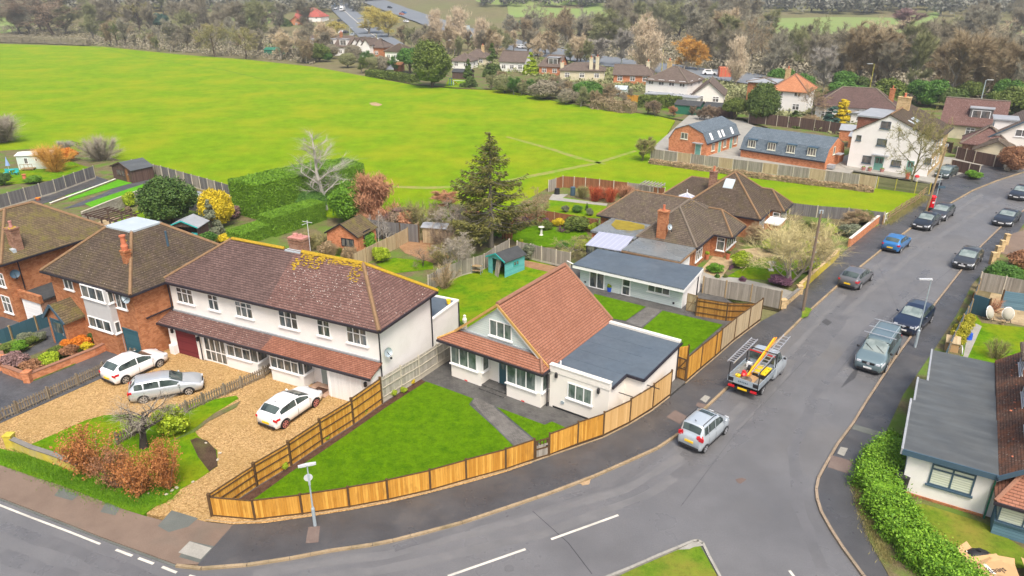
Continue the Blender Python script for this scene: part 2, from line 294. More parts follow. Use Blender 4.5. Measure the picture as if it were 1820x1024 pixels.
# ---------------------------------------------------------------- mesh building
def set_uv(me):
    n=len(me.vertices);co=np.empty(n*3,'f');me.vertices.foreach_get('co',co);co=co.reshape(-1,3)
    nl=len(me.loops);vi=np.empty(nl,'i');me.loops.foreach_get('vertex_index',vi)
    npol=len(me.polygons);nrm=np.empty(npol*3,'f');me.polygons.foreach_get('normal',nrm);nrm=nrm.reshape(-1,3)
    tot=np.empty(npol,'i');me.polygons.foreach_get('loop_total',tot)
    ln=np.repeat(nrm,tot,axis=0);p=co[vi]
    u=np.stack([-ln[:,1],ln[:,0],np.zeros(nl)],1);l=np.linalg.norm(u,axis=1);flat=l<.08
    u[flat]=(1,0,0);l[flat]=1;u /= l[:,None]
    v=np.cross(ln,u);v[flat]=(0,1,0)
    uvs=np.stack([(p*u).sum(1),(p*v).sum(1)],1).astype('f')
    lay=me.uv_layers.new(name="UVMap");lay.data.foreach_set('uv',uvs.ravel())

class MB:
    def __init__(s):s.v=[];s.f=[];s.mi=[];s.m=0
    def add(s,vs,fs):
        b=len(s.v);s.v+=[tuple(x) for x in vs];s.f+=[tuple(i+b for i in f) for f in fs];s.mi+=[s.m]*len(fs);return s
    def quad(s,*p):return s.add(p,[tuple(range(len(p)))])
    def box(s,x0,x1,y0,y1,z0,z1,M4=None):
        vs=[(x,y,z) for z in (z0,z1) for y in (y0,y1) for x in (x0,x1)]
        if M4 is not None:vs=[M4(*v) for v in vs]
        return s.add(vs,[(0,2,3,1),(4,5,7,6),(0,1,5,4),(2,6,7,3),(0,4,6,2),(1,3,7,5)])
    def prism(s,pts,z0,z1):
        n=len(pts);vs=[(p[0],p[1],z0) for p in pts]+[(p[0],p[1],z1) for p in pts]
        return s.add(vs,[tuple(range(n))[::-1],tuple(range(n,2*n))]+[(i,(i+1) % n,n+(i+1) % n,n+i) for i in range(n)])
    def slab(s,pts,t,off=(0,0,-1)):      # polygon in 3D given thickness along off
        n=len(pts);o=Vector(off)*t;vs=[Vector(p) for p in pts];vs=vs+[v+o for v in vs]
        return s.add(vs,[tuple(range(n)),tuple(range(n,2*n))[::-1]]+[(i,n+i,n+(i+1) % n,(i+1) % n) for i in range(n)])
    def beam(s,p,q,w,h=None,up=(0,0,1)):
        p,q=Vector(p),Vector(q);h=h or w;d=(q-p).normalized();u=Vector(up)
        if abs(d.dot(u))>.98:u=Vector((0,1,0))
        a=d.cross(u).normalized()*w/2;b=a.cross(d).normalized()*h/2
        vs=[p-a-b,p+a-b,p+a+b,p-a+b,q-a-b,q+a-b,q+a+b,q-a+b]
        return s.add(vs,[(3,2,1,0),(4,5,6,7),(0,1,5,4),(1,2,6,5),(2,3,7,6),(3,0,4,7)])
    def tube(s,pts,r,n=8,cap=True):
        pts=[Vector(p) for p in pts];rs=r if isinstance(r,(list,tuple)) else [r]*len(pts);rings=[]
        for i,p in enumerate(pts):
            d=(pts[min(i+1,len(pts)-1)]-pts[max(i-1,0)]).normalized();u=Vector((0,0,1)) if abs(d.z)<.9 else Vector((1,0,0))
            a=d.cross(u).normalized();b=d.cross(a).normalized()
            rings.append([p+(a*math.cos(t)+b*math.sin(t))*rs[i] for t in [2*math.pi*k/n for k in range(n)]])
        vs=[v for rg in rings for v in rg];fs=[(i*n+k,i*n+(k+1) % n,(i+1)*n+(k+1) % n,(i+1)*n+k) for i in range(len(pts)-1) for k in range(n)]
        if cap:fs+=[tuple(range(n))[::-1],tuple(range((len(pts)-1)*n,len(pts)*n))]
        return s.add(vs,fs)
    def lathe(s,prof,n=14,c=(0,0,0)):
        return s.tube([(c[0],c[1],c[2]+z+i*1e-5) for i,(r,z) in enumerate(prof)],[max(r,1e-4) for r,z in prof],n)
    def ball(s,c,rx,ry=None,rz=None,n=10):
        ry=ry or rx;rz=rz or rx;m_=n//2+1;vs=[]
        for i in range(m_+1):
            t=math.pi*i/m_
            for k in range(n):a=2*math.pi*k/n;vs.append((c[0]+rx*math.sin(t)*math.cos(a),c[1]+ry*math.sin(t)*math.sin(a),c[2]+rz*math.cos(t)))
        return s.add(vs,[(i*n+k,(i+1)*n+k,(i+1)*n+(k+1) % n,i*n+(k+1) % n) for i in range(m_) for k in range(n)])
    def mesh(s,name,mats,smooth=False):
        me=bpy.data.meshes.new(name);me.from_pydata([tuple(v) for v in s.v],[],s.f)
        for m_ in (mats if isinstance(mats,(list,tuple)) else [mats]):me.materials.append(M(m_) if isinstance(m_,str) else m_)
        if any(s.mi):me.polygons.foreach_set('material_index',s.mi)
        if smooth:me.polygons.foreach_set('use_smooth',[True]*len(me.polygons))
        me.validate();me.update();set_uv(me);return me
    def obj(s,name,mats,parent=None,smooth=False,label=None):
        o=bpy.data.objects.new(name,s.mesh(name,mats,smooth));sc.collection.objects.link(o)
        if parent is not None:o.parent=parent
        if label:o['label']=label
        return o
def tag(o,label,cat,group=None):
    o['label']=label;o['category']=cat
    if group:o['group']=group
    return o
def thing(name,label,cat,loc=(0,0,0),rz=0.0,group=None,scale=None):
    o=bpy.data.objects.new(name,None);sc.collection.objects.link(o);o.empty_display_size=.3
    o.location=loc;o.rotation_euler=(0,0,rz)
    if scale:o.scale=scale
    return tag(o,label,cat,group)
def relabel(o,label,cat=None,group=None):
    o['label']=label
    if cat:o['category']=cat
    if group:o['group']=group
def copy_tree(o,parent=None):
    c=o.copy();sc.collection.objects.link(c);c.parent=parent
    for ch in list(o.children):copy_tree(ch,c)
    return c
def struct(o,kind='structure'):o['kind']=kind;return o
SHN=[0]
def sheet(name,px,mat,z,thick=0.0,kind='structure',world=False,label=None):   # ground polygon from survey pixels
    SHN[0]+=1;z+=SHN[0]*.0005
    pts=[Vector((p[0],p[1],z)) if world else G(p[0],p[1],z) for p in px]
    a=sum(pts[i].x*pts[(i+1) % len(pts)].y-pts[(i+1) % len(pts)].x*pts[i].y for i in range(len(pts)))
    if a<0:pts=pts[::-1]
    b=MB()
    if thick:b.prism(pts,z-thick,z)
    else:b.add(pts,[tuple(range(len(pts)))])
    o=b.obj(name,mat)
    if len(pts)>4:
        import bmesh
        bm=bmesh.new();bm.from_mesh(o.data);bmesh.ops.triangulate(bm,faces=[f for f in bm.faces if len(f.verts)>4]);bm.to_mesh(o.data);bm.free()
    struct(o,kind)
    return o

class Fr:     # local frame of a building: origin on the ground, x along the front, y into the building
    def __init__(s,o,ang):s.o=Vector((o[0],o[1],0));s.a=math.radians(ang);s.c,s.s=math.cos(s.a),math.sin(s.a)
    def l(s,w):d=Vector(w)-s.o;return Vector((d.x*s.c+d.y*s.s,-d.x*s.s+d.y*s.c,d.z))
    def w(s,x,y,z=0):return Vector((s.o.x+x*s.c-y*s.s,s.o.y+x*s.s+y*s.c,z))
    def L(s,px,py,z=0):return s.l(G(px,py,z))
    def fy(s,v,px,py):    # hit plane local y = v -> (x, z)
        d=ray(px,py);dl=-d.x*s.s+d.y*s.c;cl=s.l((0,0,CAMH));t=(v-cl.y)/dl
        return (cl.x+(d.x*s.c+d.y*s.s)*t,CAMH+d.z*t)
    def fx(s,v,px,py):    # hit plane local x = v -> (y, z)
        d=ray(px,py);dl=d.x*s.c+d.y*s.s;cl=s.l((0,0,CAMH));t=(v-cl.x)/dl
        return (cl.y+(-d.x*s.s+d.y*s.c)*t,CAMH+d.z*t)
def front(v):return lambda u,o,z:(u,v-o,z)
def back(v):return lambda u,o,z:(u,v+o,z)
def rside(v):return lambda u,o,z:(v+o,u,z)
def lside(v):return lambda u,o,z:(v-o,u,z)

def win(T,W,u0,u1,z0,z1,cols=3,trans=.68,frame="upvc_white",pane="glass",sill=True,bar=.06,name='window',out=.05):
    if u0>u1:u0,u1=u1,u0
    b=MB();f=bar
    for a,c in ((u0,u0+f),(u1-f,u1)):b.box(a,c,0,out,z0,z1,W)
    for a,c in ((z0,z0+f),(z1-f,z1)):b.box(u0+f,u1-f,0,out,a,c,W)
    for i in range(1,cols):
        x=u0+(u1-u0)*i/cols;b.box(x-f*.5,x+f*.5,0,out-.004,z0+f,z1-f,W)
    if trans:
        zt=z0+(z1-z0)*trans;b.box(u0+f,u1-f,0,out-.008,zt-f*.5,zt+f*.5,W)
    o=b.obj(name,frame,T)
    p=MB();p.add([W(u0+f,.016,z0+f),W(u1-f,.016,z0+f),W(u1-f,.016,z1-f),W(u0+f,.016,z1-f)],[(0,1,2,3)]);p.obj('pane',pane,o)
    if sill:MB().box(u0-.08,u1+.08,0,.11,z0-.08,z0-.002,W).obj('sill',frame,o)
    return o
def door(T,W,u0,u1,z0,z1,mat,frame="upvc_white",glass=0,glassmat="glass",handle=True,name='door'):
    if u0>u1:u0,u1=u1,u0
    o=MB().box(u0+.07,u1-.07,0,.03,z0,z1-.07,W).obj(name,mat,T)
    b=MB();b.box(u0,u0+.07,0,.06,z0,z1,W);b.box(u1-.07,u1,0,.06,z0,z1,W);b.box(u0+.07,u1-.07,0,.06,z1-.07,z1,W);b.obj('door_frame',frame,o)
    if glass:
        b=MB();w=(u1-u0-.3)/glass
        for i in range(glass):a=u0+.15+w*i;b.box(a+.04,a+w-.04,.03,.038,z0+(z1-z0)*.5,z1-.25,W)
        b.obj('door_glass',glassmat,o)
    if handle:MB().box(u1-.2,u1-.15,.03,.08,z0+.95,z0+1.12,W).obj('handle',"alu",o)
    return o
def roofpart(T,polys,mat,thick=.13,name='roof'):
    b=MB()
    for p in polys:b.slab(p,thick)
    return b.obj(name,mat,T)
def ridge(T,segs,mat,r=.11,name='ridge_tiles'):
    b=MB()
    for p,q in segs:b.tube([p,q],r,6)
    return b.obj(name,mat,T)
def gutter(T,segs,mat="trim_dark",w=.11,h=.14,name='gutter'):
    b=MB()
    for p,q in segs:b.beam(p,q,w,h)
    return b.obj(name,mat,T)
def pipe(T,p,q,mat="trim_dark",r=.045,name='drainpipe'):return MB().tube([p,q],r,6).obj(name,mat,T)
def dish(T,p,out,mat="metal_galv",r=.33):
    p=Vector(p);d=Vector(out).normalized();a=d.orthogonal().normalized();c=d.cross(a);b=MB();vs=[];n=14
    for j,(rr,oo) in enumerate(((.02,.0),(r*.6,.03),(r,.11))):
        vs+=[p+d*(.25+oo)+(a*math.cos(t)+c*math.sin(t))*rr for t in [2*math.pi*k/n for k in range(n)]]
    b.add(vs,[(j*n+k,j*n+(k+1) % n,(j+1)*n+(k+1) % n,(j+1)*n+k) for j in range(2) for k in range(n)])
    o=b.obj('satellite_dish',mat,T)
    MB().beam(p,p+d*.26,.04).beam(p+d*.2,p+d*.62+Vector((0,0,-.2)),.03).box(p.x+d.x*.62-.05,p.x+d.x*.62+.05,p.y+d.y*.62-.05,p.y+d.y*.62+.05,p.z-.27,p.z-.15).obj('dish_arm',"plastic_black",o)
    return o
def chimney(T,x,y,z0,z1,w,d,mat="brick_brown",pots=1,cap=True,potmat="terracotta"):
    b=MB().box(x-w/2,x+w/2,y-d/2,y+d/2,z0,z1)
    if cap:b.box(x-w/2-.06,x+w/2+.06,y-d/2-.06,y+d/2+.06,z1,z1+.12).box(x-w/2-.03,x+w/2+.03,y-d/2-.03,y+d/2+.03,z1-.22,z1-.1)
    o=b.obj('chimney',mat,T);zz=z1+(.12 if cap else 0)
    for i in range(pots):
        yy=y+((i+.5)/pots-.5)*d*.8
        MB().lathe([(.13,zz),(.14,zz+.1),(.11,zz+.15),(.10,zz+.42),(.125,zz+.44),(.125,zz+.5),(.06,zz+.5)],10,(x,yy,0)).obj('chimney_pot',potmat,o)
    return o
def lantern(T,p,name='wall_lamp'):
    MB().box(p[0]-.07,p[0]+.07,p[1]-.07,p[1]+.07,p[2]-.14,p[2]+.14).beam((p[0],p[1],p[2]+.2),(p[0],p[1]+.12,p[2]+.05),.04).obj(name,"plastic_black",T)
# ---------------------------------------------------------------- plants
def np_mesh(name,V,F,mat,smooth=False):
    V=np.asarray(V,'f').reshape(-1,3);F=np.asarray(F,'i');k=F.shape[1]
    me=bpy.data.meshes.new(name);me.vertices.add(len(V));me.vertices.foreach_set('co',V.ravel())
    me.loops.add(F.size);me.loops.foreach_set('vertex_index',F.ravel());me.polygons.add(len(F))
    me.polygons.foreach_set('loop_start',np.arange(0,F.size,k,dtype='i'));me.polygons.foreach_set('loop_total',np.full(len(F),k,'i'))
    if smooth:me.polygons.foreach_set('use_smooth',np.ones(len(F),bool))
    me.materials.append(M(mat));me.update(calc_edges=True);return me
def unit(a):return a/np.maximum(np.linalg.norm(a,axis=-1,keepdims=True),1e-9)
def leaves(P,size,rs,N=None,flat=.0,aspect=1.6,sizevar=.35):
    n=len(P);d=unit(rs.normal(size=(n,3)))
    if N is not None:d=unit(N+rs.normal(size=(n,3))*.75)
    a=unit(np.cross(d,rs.normal(size=(n,3))));b=np.cross(d,a);s=(size*(1+rs.uniform(-sizevar,sizevar,n)))[:,None]
    V=np.stack([P-a*s*aspect*.5,P+b*s*.42+d*s*.12,P+a*s*aspect*.5,P-b*s*.42+d*s*.12],1)
    return V.reshape(-1,3),np.arange(n*4).reshape(-1,4)
def branches(segs,n=5):     # segs: list of (p, q, r0, r1)
    P=np.array([s[0] for s in segs]);Q=np.array([s[1] for s in segs]);r0=np.array([s[2] for s in segs])[:,None,None];r1=np.array([s[3] for s in segs])[:,None,None]
    d=unit(Q-P);ref=np.where(np.abs(d[:,2:3])>.9,[[1.,0,0]],[[0,0,1.]]);a=unit(np.cross(d,ref));b=np.cross(d,a)
    t=np.arange(n)*2*math.pi/n;ring=a[:,None]*np.cos(t)[None,:,None]+b[:,None]*np.sin(t)[None,:,None]
    V=np.concatenate([P[:,None]+ring*r0,Q[:,None]+ring*r1],1);m_=len(segs);base=(np.arange(m_)*2*n)[:,None,None];k=np.arange(n)
    F=np.stack([k,(k+1) % n,n+(k+1) % n,n+k],1)[None]+base
    return V.reshape(-1,3),F.reshape(-1,4)
def twig_tris(P,D,L,w,rs,curve=0.0):
    n=len(P);d=unit(D);a=unit(np.cross(d,rs.normal(size=(n,3))))*np.asarray(w).reshape(-1,1);e=P+d*L[:,None];mid=P+d*L[:,None]*.5+rs.normal(size=(n,3))*L[:,None]*.06
    if curve:e=e+np.array([0,0,curve])*L[:,None]
    V=np.stack([P-a,P+a,mid+a*.6,mid-a*.6,e],1);i=np.arange(n)[:,None]*5
    F=np.concatenate([i+np.array([[0,1,2]]),i+np.array([[0,2,3]]),i+np.array([[3,2,4]])],0)
    return V.reshape(-1,3),F
def merge(parts):
    V,F,b=[],[],0
    for v,f in parts:V.append(v);F.append(f+b);b+=len(v)
    return np.concatenate(V),np.concatenate(F)
PM={}
def bare_tree(key,H=12,W=10,trunk=.22,r0=.28,ntw=5000,tw=.035,twl=1.1,up=.5,seed=1,lv=3,multi=1,nb=8,fan=1.0,taper=0,wig=1.0,tj=.6):
    if key in PM:return PM[key]
    rs=np.random.RandomState(seed);segs=[];tips=[]
    def grow(p,d,L,r,l):
        k=4 if l<2 else 3;pts=[p];dd=d
        for i in range(k):
            dd=unit(dd+rs.normal(size=3)*(.10+.05*l)*(wig if l==0 else 1)+np.array([0,0,.08*up]));q=pts[-1]+dd*L/k;ra,rb=r*(1-.75*i/k),r*(1-.75*(i+1)/k)
            segs.append((pts[-1],q,ra,rb));pts.append(q)
            if l>=lv-1:tips.append((pts[-2],q,dd))
        if l>=lv:return
        n=nb if l==0 else rs.randint(4,7)
        for j in range(n):
            t=(trunk if l==0 else .25)+(1-(trunk if l==0 else .25))*(j+rs.uniform(.1,.9))/n;t=min(t,.98)
            i=min(int(t*k),k-1);base=pts[i]+(pts[i+1]-pts[i])*(t*k-i);az=rs.uniform(0,2*math.pi) if l else j*2.4+rs.uniform(-.4,.4)
            side=unit(np.cross(dd,[math.cos(az),math.sin(az),.3]));cd=unit(dd*up+side*(1.0-.3*up)*fan+np.array([0,0,.18*up]))
            if l==0:cl=W*.5*(1.15-.55*abs(t-.5)*1.3)*(1.1 if up<.7 else .8)*(1 if t>.3 else .8)*(1-taper*max(0,t-.25))
            else:cl=L*rs.uniform(.42,.62)
            grow(base,cd,cl,r*(1-.7*t)*(.55 if l==0 else .5),l+1)
    for m_ in range(multi):
        d0=unit(np.array([rs.normal()*.05,rs.normal()*.05,1.])) if multi==1 else unit(np.array([math.cos(m_*2.3)*.4,math.sin(m_*2.3)*.4,1.]))
        grow(np.array([0,0,-.1]),d0,H*.86,r0/(multi**.5),0)
    V,F=branches(segs,5)
    tr=np_mesh("trunk",V,F,"bark_brown",True)
    A=np.array([t[0] for t in tips]);B=np.array([t[1] for t in tips]);D=np.array([t[2] for t in tips]);wl=np.linalg.norm(B-A,axis=1);i=rs.choice(len(tips),ntw,p=wl/wl.sum())
    P=A[i]+(B[i]-A[i])*rs.uniform(0,1,(ntw,1));d=unit(D[i]*(.5+up*.5)+rs.normal(size=(ntw,3))*tj+np.array([0,0,.15*up]))
    V,F=twig_tris(P,d,twl*rs.uniform(.4,1,ntw),tw*rs.uniform(.6,1.2,ntw),rs)
    z=V[:,2].max();cr=np_mesh("crown",V,F,"twig_brown")
    PM[key]=(tr,cr,float(z));return PM[key]
def shrub_bare(key,H=3,W=3,n=1800,w=.014,up=.8,seed=3,wisp=.25,lf=0):
    if key in PM:return PM[key]
    rs=np.random.RandomState(seed);segs=[];tips=[]
    for i in range(14):
        az=rs.uniform(0,6.28);o=np.array([math.cos(az),math.sin(az),0])*W*.06;d=unit(np.array([math.cos(az)*rs.uniform(.1,.8),math.sin(az)*rs.uniform(.1,.8),up+.4]));p=o-[0,0,.05];r=.035*H/3
        for k in range(4):
            d=unit(d+rs.normal(size=3)*.12);q=p+d*H*.19;segs.append((p,q,r*(1-.2*k),r*(1-.2*k-.2)));tips.append((p,q,d));p=q
    V,F=branches(segs,4);tr=np_mesh("stem",V,F,"bark_brown",True)
    A=np.array([t[0] for t in tips]);B=np.array([t[1] for t in tips]);D=np.array([t[2] for t in tips]);i=rs.randint(0,len(tips),n)
    P=A[i]+(B[i]-A[i])*rs.uniform(0,1,(n,1));d=unit(D[i]*up+rs.normal(size=(n,3))*.55);V,F=twig_tris(P,d,H*wisp*rs.uniform(.5,1.2,n),w*rs.uniform(.6,1.2,n),rs)
    if lf:
        q=rs.randint(0,n,lf);Q=P[q]+d[q]*H*wisp*rs.uniform(0,1,(lf,1))+rs.normal(size=(lf,3))*.05;V,F=leaves(Q[Q[:,2]>.1],.062,rs)
    cr=np_mesh("foliage",V,F,"twig_brown");PM[key]=(tr,cr,float(V[:,2].max()));return PM[key]
def column_bare(key,H=20,W=4.5,n=13000,seed=1):      # fastigiate poplar: steep fine twigs round a hidden leader
    if key in PM:return PM[key]
    rs=np.random.RandomState(seed);k=26;az=rs.uniform(0,6.283,k);zt=np.sort(rs.uniform(.12,.98,k));segs=[(np.array([0,0,-.1]),np.array([0,0,H*.6]),.3,.15),(np.array([0,0,H*.6]),np.array([.1,0,H*.96]),.15,.03)]
    L=[]
    for a,t in zip(az,zt):
        r=W*.5*rs.uniform(.45,1)*math.sin(math.pi*min(.97,.10+t*.86))**.7;z1=H*min(1,t+.16);b=np.array([math.cos(a)*r*.25,math.sin(a)*r*.25,H*t*.82]);e=np.array([math.cos(a)*r,math.sin(a)*r,z1]);segs.append((b,e,.07,.02));L.append((b,e))
    i=rs.randint(0,k,n);B=np.array([l[0] for l in L])[i];E=np.array([l[1] for l in L])[i];P=B+(E-B)*rs.uniform(-.35,1,(n,1))+rs.normal(size=(n,3))*[.28,.28,.8];D=unit((E-B)*.15+rs.normal(size=(n,3))*.16+np.array([0,0,.8]))
    P=P[P[:,2]>H*.05];D=D[:len(P)];V,F=twig_tris(P,D,rs.uniform(.6,1.9,len(P)),.03*rs.uniform(.6,1.3,len(P)),rs);tv,tf=branches(segs,5)
    PM[key]=(np_mesh("trunk",tv,tf,"bark_brown",True),np_mesh("crown",V,F,"twig_brown"),float(V[:,2].max()));return PM[key]
def lumps(rs,k,rx,rz,cz,shape):
    C,S=[],[]
    for i in range(k):
        u=rs.uniform(0,1);a=rs.uniform(0,6.283)
        if shape=='cone':z=u**1.2;r=(1-z)*.62*rx;C.append((math.cos(a)*r,math.sin(a)*r,cz*0+z*2*rz));S.append(rx*.45*(1-z*.75))
        elif shape=='column':z=u;r=.45*rx*math.sin(math.pi*min(.95,.15+.8*z))**.5;C.append((math.cos(a)*r,math.sin(a)*r,z*2*rz*.92+.1));S.append(rx*.5*(1-.5*z))
        else:
            v=unit(rs.normal(size=3));v[2]=v[2]*.85 if shape=='low' else abs(v[2])*.9-.15;C.append((v[0]*rx*.62,v[1]*rx*.62,cz+v[2]*rz*.7));S.append(rx*rs.uniform(.3,.48))
    return np.array(C),np.array(S)
def leafy(key,H=3,W=3,n=4000,size=.16,shape='round',seed=5,k=16,trunk=.12,rough=.18,z0=0.0,hollow=False):
    if key in PM:return PM[key]
    rs=np.random.RandomState(seed);rx=W/2;rz=(H-z0)/2;cz=z0+rz
    C,S=lumps(rs,k,rx,rz,cz,shape)
    if shape in ('round','low'):C=np.vstack([C,[[0,0,cz]]]);S=np.append(S,rx*.72)
    wgt=S**2/np.sum(S**2);i=rs.choice(len(S),n,p=wgt);nrm=unit(rs.normal(size=(n,3)));nrm[:,2]=np.where(nrm[:,2]<-.35,-nrm[:,2],nrm[:,2])
    sz=np.array([1,1,rz/rx if shape in ('round','low') else 1.0])
    P=C[i]+nrm*(S[i]*(1-rough*rs.uniform(0,1,n)**.7+.10*rs.normal(size=n)))[:,None]*sz;keep=P[:,2]>.03;P=P[keep];nrm=nrm[keep]
    V,F=leaves(P,size,rs,nrm)
    core=[]
    for c,s in zip(C,S):
        th=[(j,a) for j in range(1,4) for a in range(6)];vs=np.array([[c[0]+s*.72*math.sin(math.pi*j/4)*math.cos(a*1.047),c[1]+s*.72*math.sin(math.pi*j/4)*math.sin(a*1.047),max(.0,c[2]+s*.72*sz[2]*math.cos(math.pi*j/4))] for j,a in th])
        fs=np.array([[j*6+a,j*6+(a+1) % 6,(j+1)*6+(a+1) % 6,(j+1)*6+a] for j in range(2) for a in range(6)]+[[0,1,2,3],[0,3,4,5],[12,13,14,15],[12,15,16,17]]);core.append((vs,fs))
    V,F=merge([(V,F)]+([] if hollow else core));cr=np_mesh("crown",V,F,"leaf_mid")
    tv,tf=branches([(np.array([0,0,-.1]),np.array([0,0,max(cz,.5)]),trunk,trunk*.6)]+[(np.array([0,0,max(z0*.8,.1)]),c,trunk*.4,trunk*.15) for c in C[:6]],6)
    PM[key]=(np_mesh("trunk",tv,tf,"bark_brown",True),cr,float(V[:,2].max()));return PM[key]
def spruce(key,H=13,W=8.5,base=.17,seed=4,nwh=30,leaf=.30,hang=1.0,n_per=170):
    if key in PM:return PM[key]
    rs=np.random.RandomState(seed);segs=[(np.array([0,0,-.1]),np.array([0,0,H*.5]),.24,.14),(np.array([0,0,H*.5]),np.array([0,0,H*.98]),.14,.03)];P,D,Sx=[],[],[]
    for w in range(nwh):
        t=w/(nwh-1);z=H*(base+(1-base)*t**.92*.97);Lw=W*.5*(1-t)**.72*(1.05 if t>.06 else .8)
        for j in range(5 if t<.9 else 3):
            if rs.uniform()<.12:continue
            az=rs.uniform(0,6.283);L=max(.35,Lw*rs.uniform(.55,1.12));o=np.array([math.cos(az),math.sin(az),0]);p=np.array([0,0,z]);k=5;pts=[p]
            for i in range(k):u=(i+1)/k;pts.append(p+o*L*u+np.array([0,0,L*(-.38*u+.52*u**2.4)*(1-.2*t)+rs.normal()*.04]))
            for i in range(k):segs.append((pts[i],pts[i+1],.05*(1-t*.5)*(1-i/k)+.012,.05*(1-t*.5)*(1-(i+1)/k)+.01))
            m_=int(n_per*L/(W*.5))+14;u=rs.uniform(.12,1.02,m_)**.8;idx=np.minimum((u*k).astype(int),k-1);pa=np.array(pts)
            c=pa[idx]+(pa[idx+1]-pa[idx])*(u*k-idx)[:,None];side=np.array([-o[1],o[0],0])
            off=side[None]*rs.normal(size=(m_,1))*L*.13*(1.15-u)[:,None]+np.array([0,0,-1.])*np.abs(rs.normal(size=(m_,1)))*.22*hang
            P.append(c+off+rs.normal(size=(m_,3))*.05);D.append(unit(o*.7+side*rs.normal(size=(m_,1))*.8+np.array([0,0,-.45])*hang));Sx.append(np.full(m_,leaf*(1-.35*t)))
    P=np.concatenate(P);D=np.concatenate(D);S=np.concatenate(Sx)*rs.uniform(.6,1.3,len(P));a=unit(np.cross(D,rs.normal(size=D.shape)))*S[:,None]*.2
    V=np.stack([P-D*S[:,None]*.5,P+a,P+D*S[:,None]*.6,P-a],1).reshape(-1,3);cr=np_mesh("crown",V,np.arange(len(V)).reshape(-1,4),"leaf_spruce")
    tv,tf=branches(segs,6);PM[key]=(np_mesh("trunk",tv,tf,"bark_grey",True),cr,float(V[:,2].max()));return PM[key]

def setmat(o,name):o.material_slots[0].link='OBJECT';o.material_slots[0].material=M(name)
SEEN={}
def plant(pm,name,label,cat,loc,H,wscale=1.0,leaf=None,bark=None,rz=None,group=None,parts=('trunk','crown'),world=None):
    tr,cr,h=pm;k=H/h
    o=thing(name,label,cat,loc,R.uniform(0,6.28) if rz is None else rz,group,(k*wscale,k*wscale,k))
    for me,nm,mt in ((tr,parts[0],bark),(cr,parts[1],leaf)):
        c=bpy.data.objects.new(nm,me);sc.collection.objects.link(c);c.parent=o
        if mt:setmat(c,mt)
    return o
def K(kind,v=0):
    if kind=='bare':return bare_tree(('bare',v),12,10,seed=20+v,ntw=7500,nb=9+v % 2,up=.45+.1*(v % 3),tw=.028,twl=1.0)
    if kind=='fuzzy':return bare_tree(('fuzzy',v),10,8.5,seed=50+v,ntw=15000,nb=11,up=.7,tw=.02,twl=1.3,trunk=.12,lv=3)
    if kind=='far':return bare_tree(('far',v),12,8.5,seed=60+v,ntw=9000,nb=12,up=.95,tw=.032,twl=1.6,trunk=.12,tj=.33)
    if kind=='poplar':return column_bare(('poplar',v),seed=80+v)
    if kind=='birch':return bare_tree(('birch',v),11,6.0,seed=90+v,ntw=2600,nb=17,up=1.0,tw=.0055,twl=1.0,trunk=.16,r0=.12,taper=1.05,wig=.3,lv=2,tj=.4)
    if kind=='small':return bare_tree(('small',v),4.2,4.2,seed=100+v,ntw=3200,nb=8,up=.5,tw=.012,twl=.55,trunk=.22,r0=.11)
    if kind=='pollard':return bare_tree(('pollard',v),4.6,7.5,seed=110+v,ntw=9000,nb=8,up=1.25,tw=.009,twl=1.1,tj=.4,trunk=.2,r0=.2,multi=3,fan=1.2)
    if kind=='shrub':return shrub_bare(('shrub',v),seed=120+v)
    if kind=='wisp':return shrub_bare(('wisp',v),H=3,W=3,n=5200,w=.009,up=1.0,seed=130+v,wisp=.33)
    if kind=='bush':return leafy(('bush',v),2,2.2,3600,.11,'low',140+v,18)
    if kind=='bushfine':return leafy(('bushfine',v),4,4,18000,.12,'low',150+v,44,rough=.12)
    if kind=='tree':return leafy(('tree',v),9,8,15000,.27,'round',160+v,34,.3,.3,z0=.6)
    if kind=='fartree':return leafy(('fartree',v),9,9,6500,.42,'low',165+v,30,.3,.35,z0=.0)
    if kind=='cone':return leafy(('cone',v),6,3,9000,.17,'cone',170+v,46,.12)
    if kind=='column':return leafy(('column',v),6,2.2,8000,.15,'column',180+v,30,.12)
    if kind=='yew':return leafy(('yew',v),11,9.5,26000,.3,'low',190+v,60,.3,.4,z0=.0)
    if kind=='leafyshrub':return shrub_bare(('leafyshrub',v),H=2.6,W=1.6,n=700,w=.01,up=1.1,seed=200+v,wisp=.30,lf=7500)
    if kind=='knob':return bare_tree(('knob',v),4.2,5.0,seed=7,ntw=1500,nb=10,up=.75,tw=.009,twl=.9,trunk=.33,r0=.30)
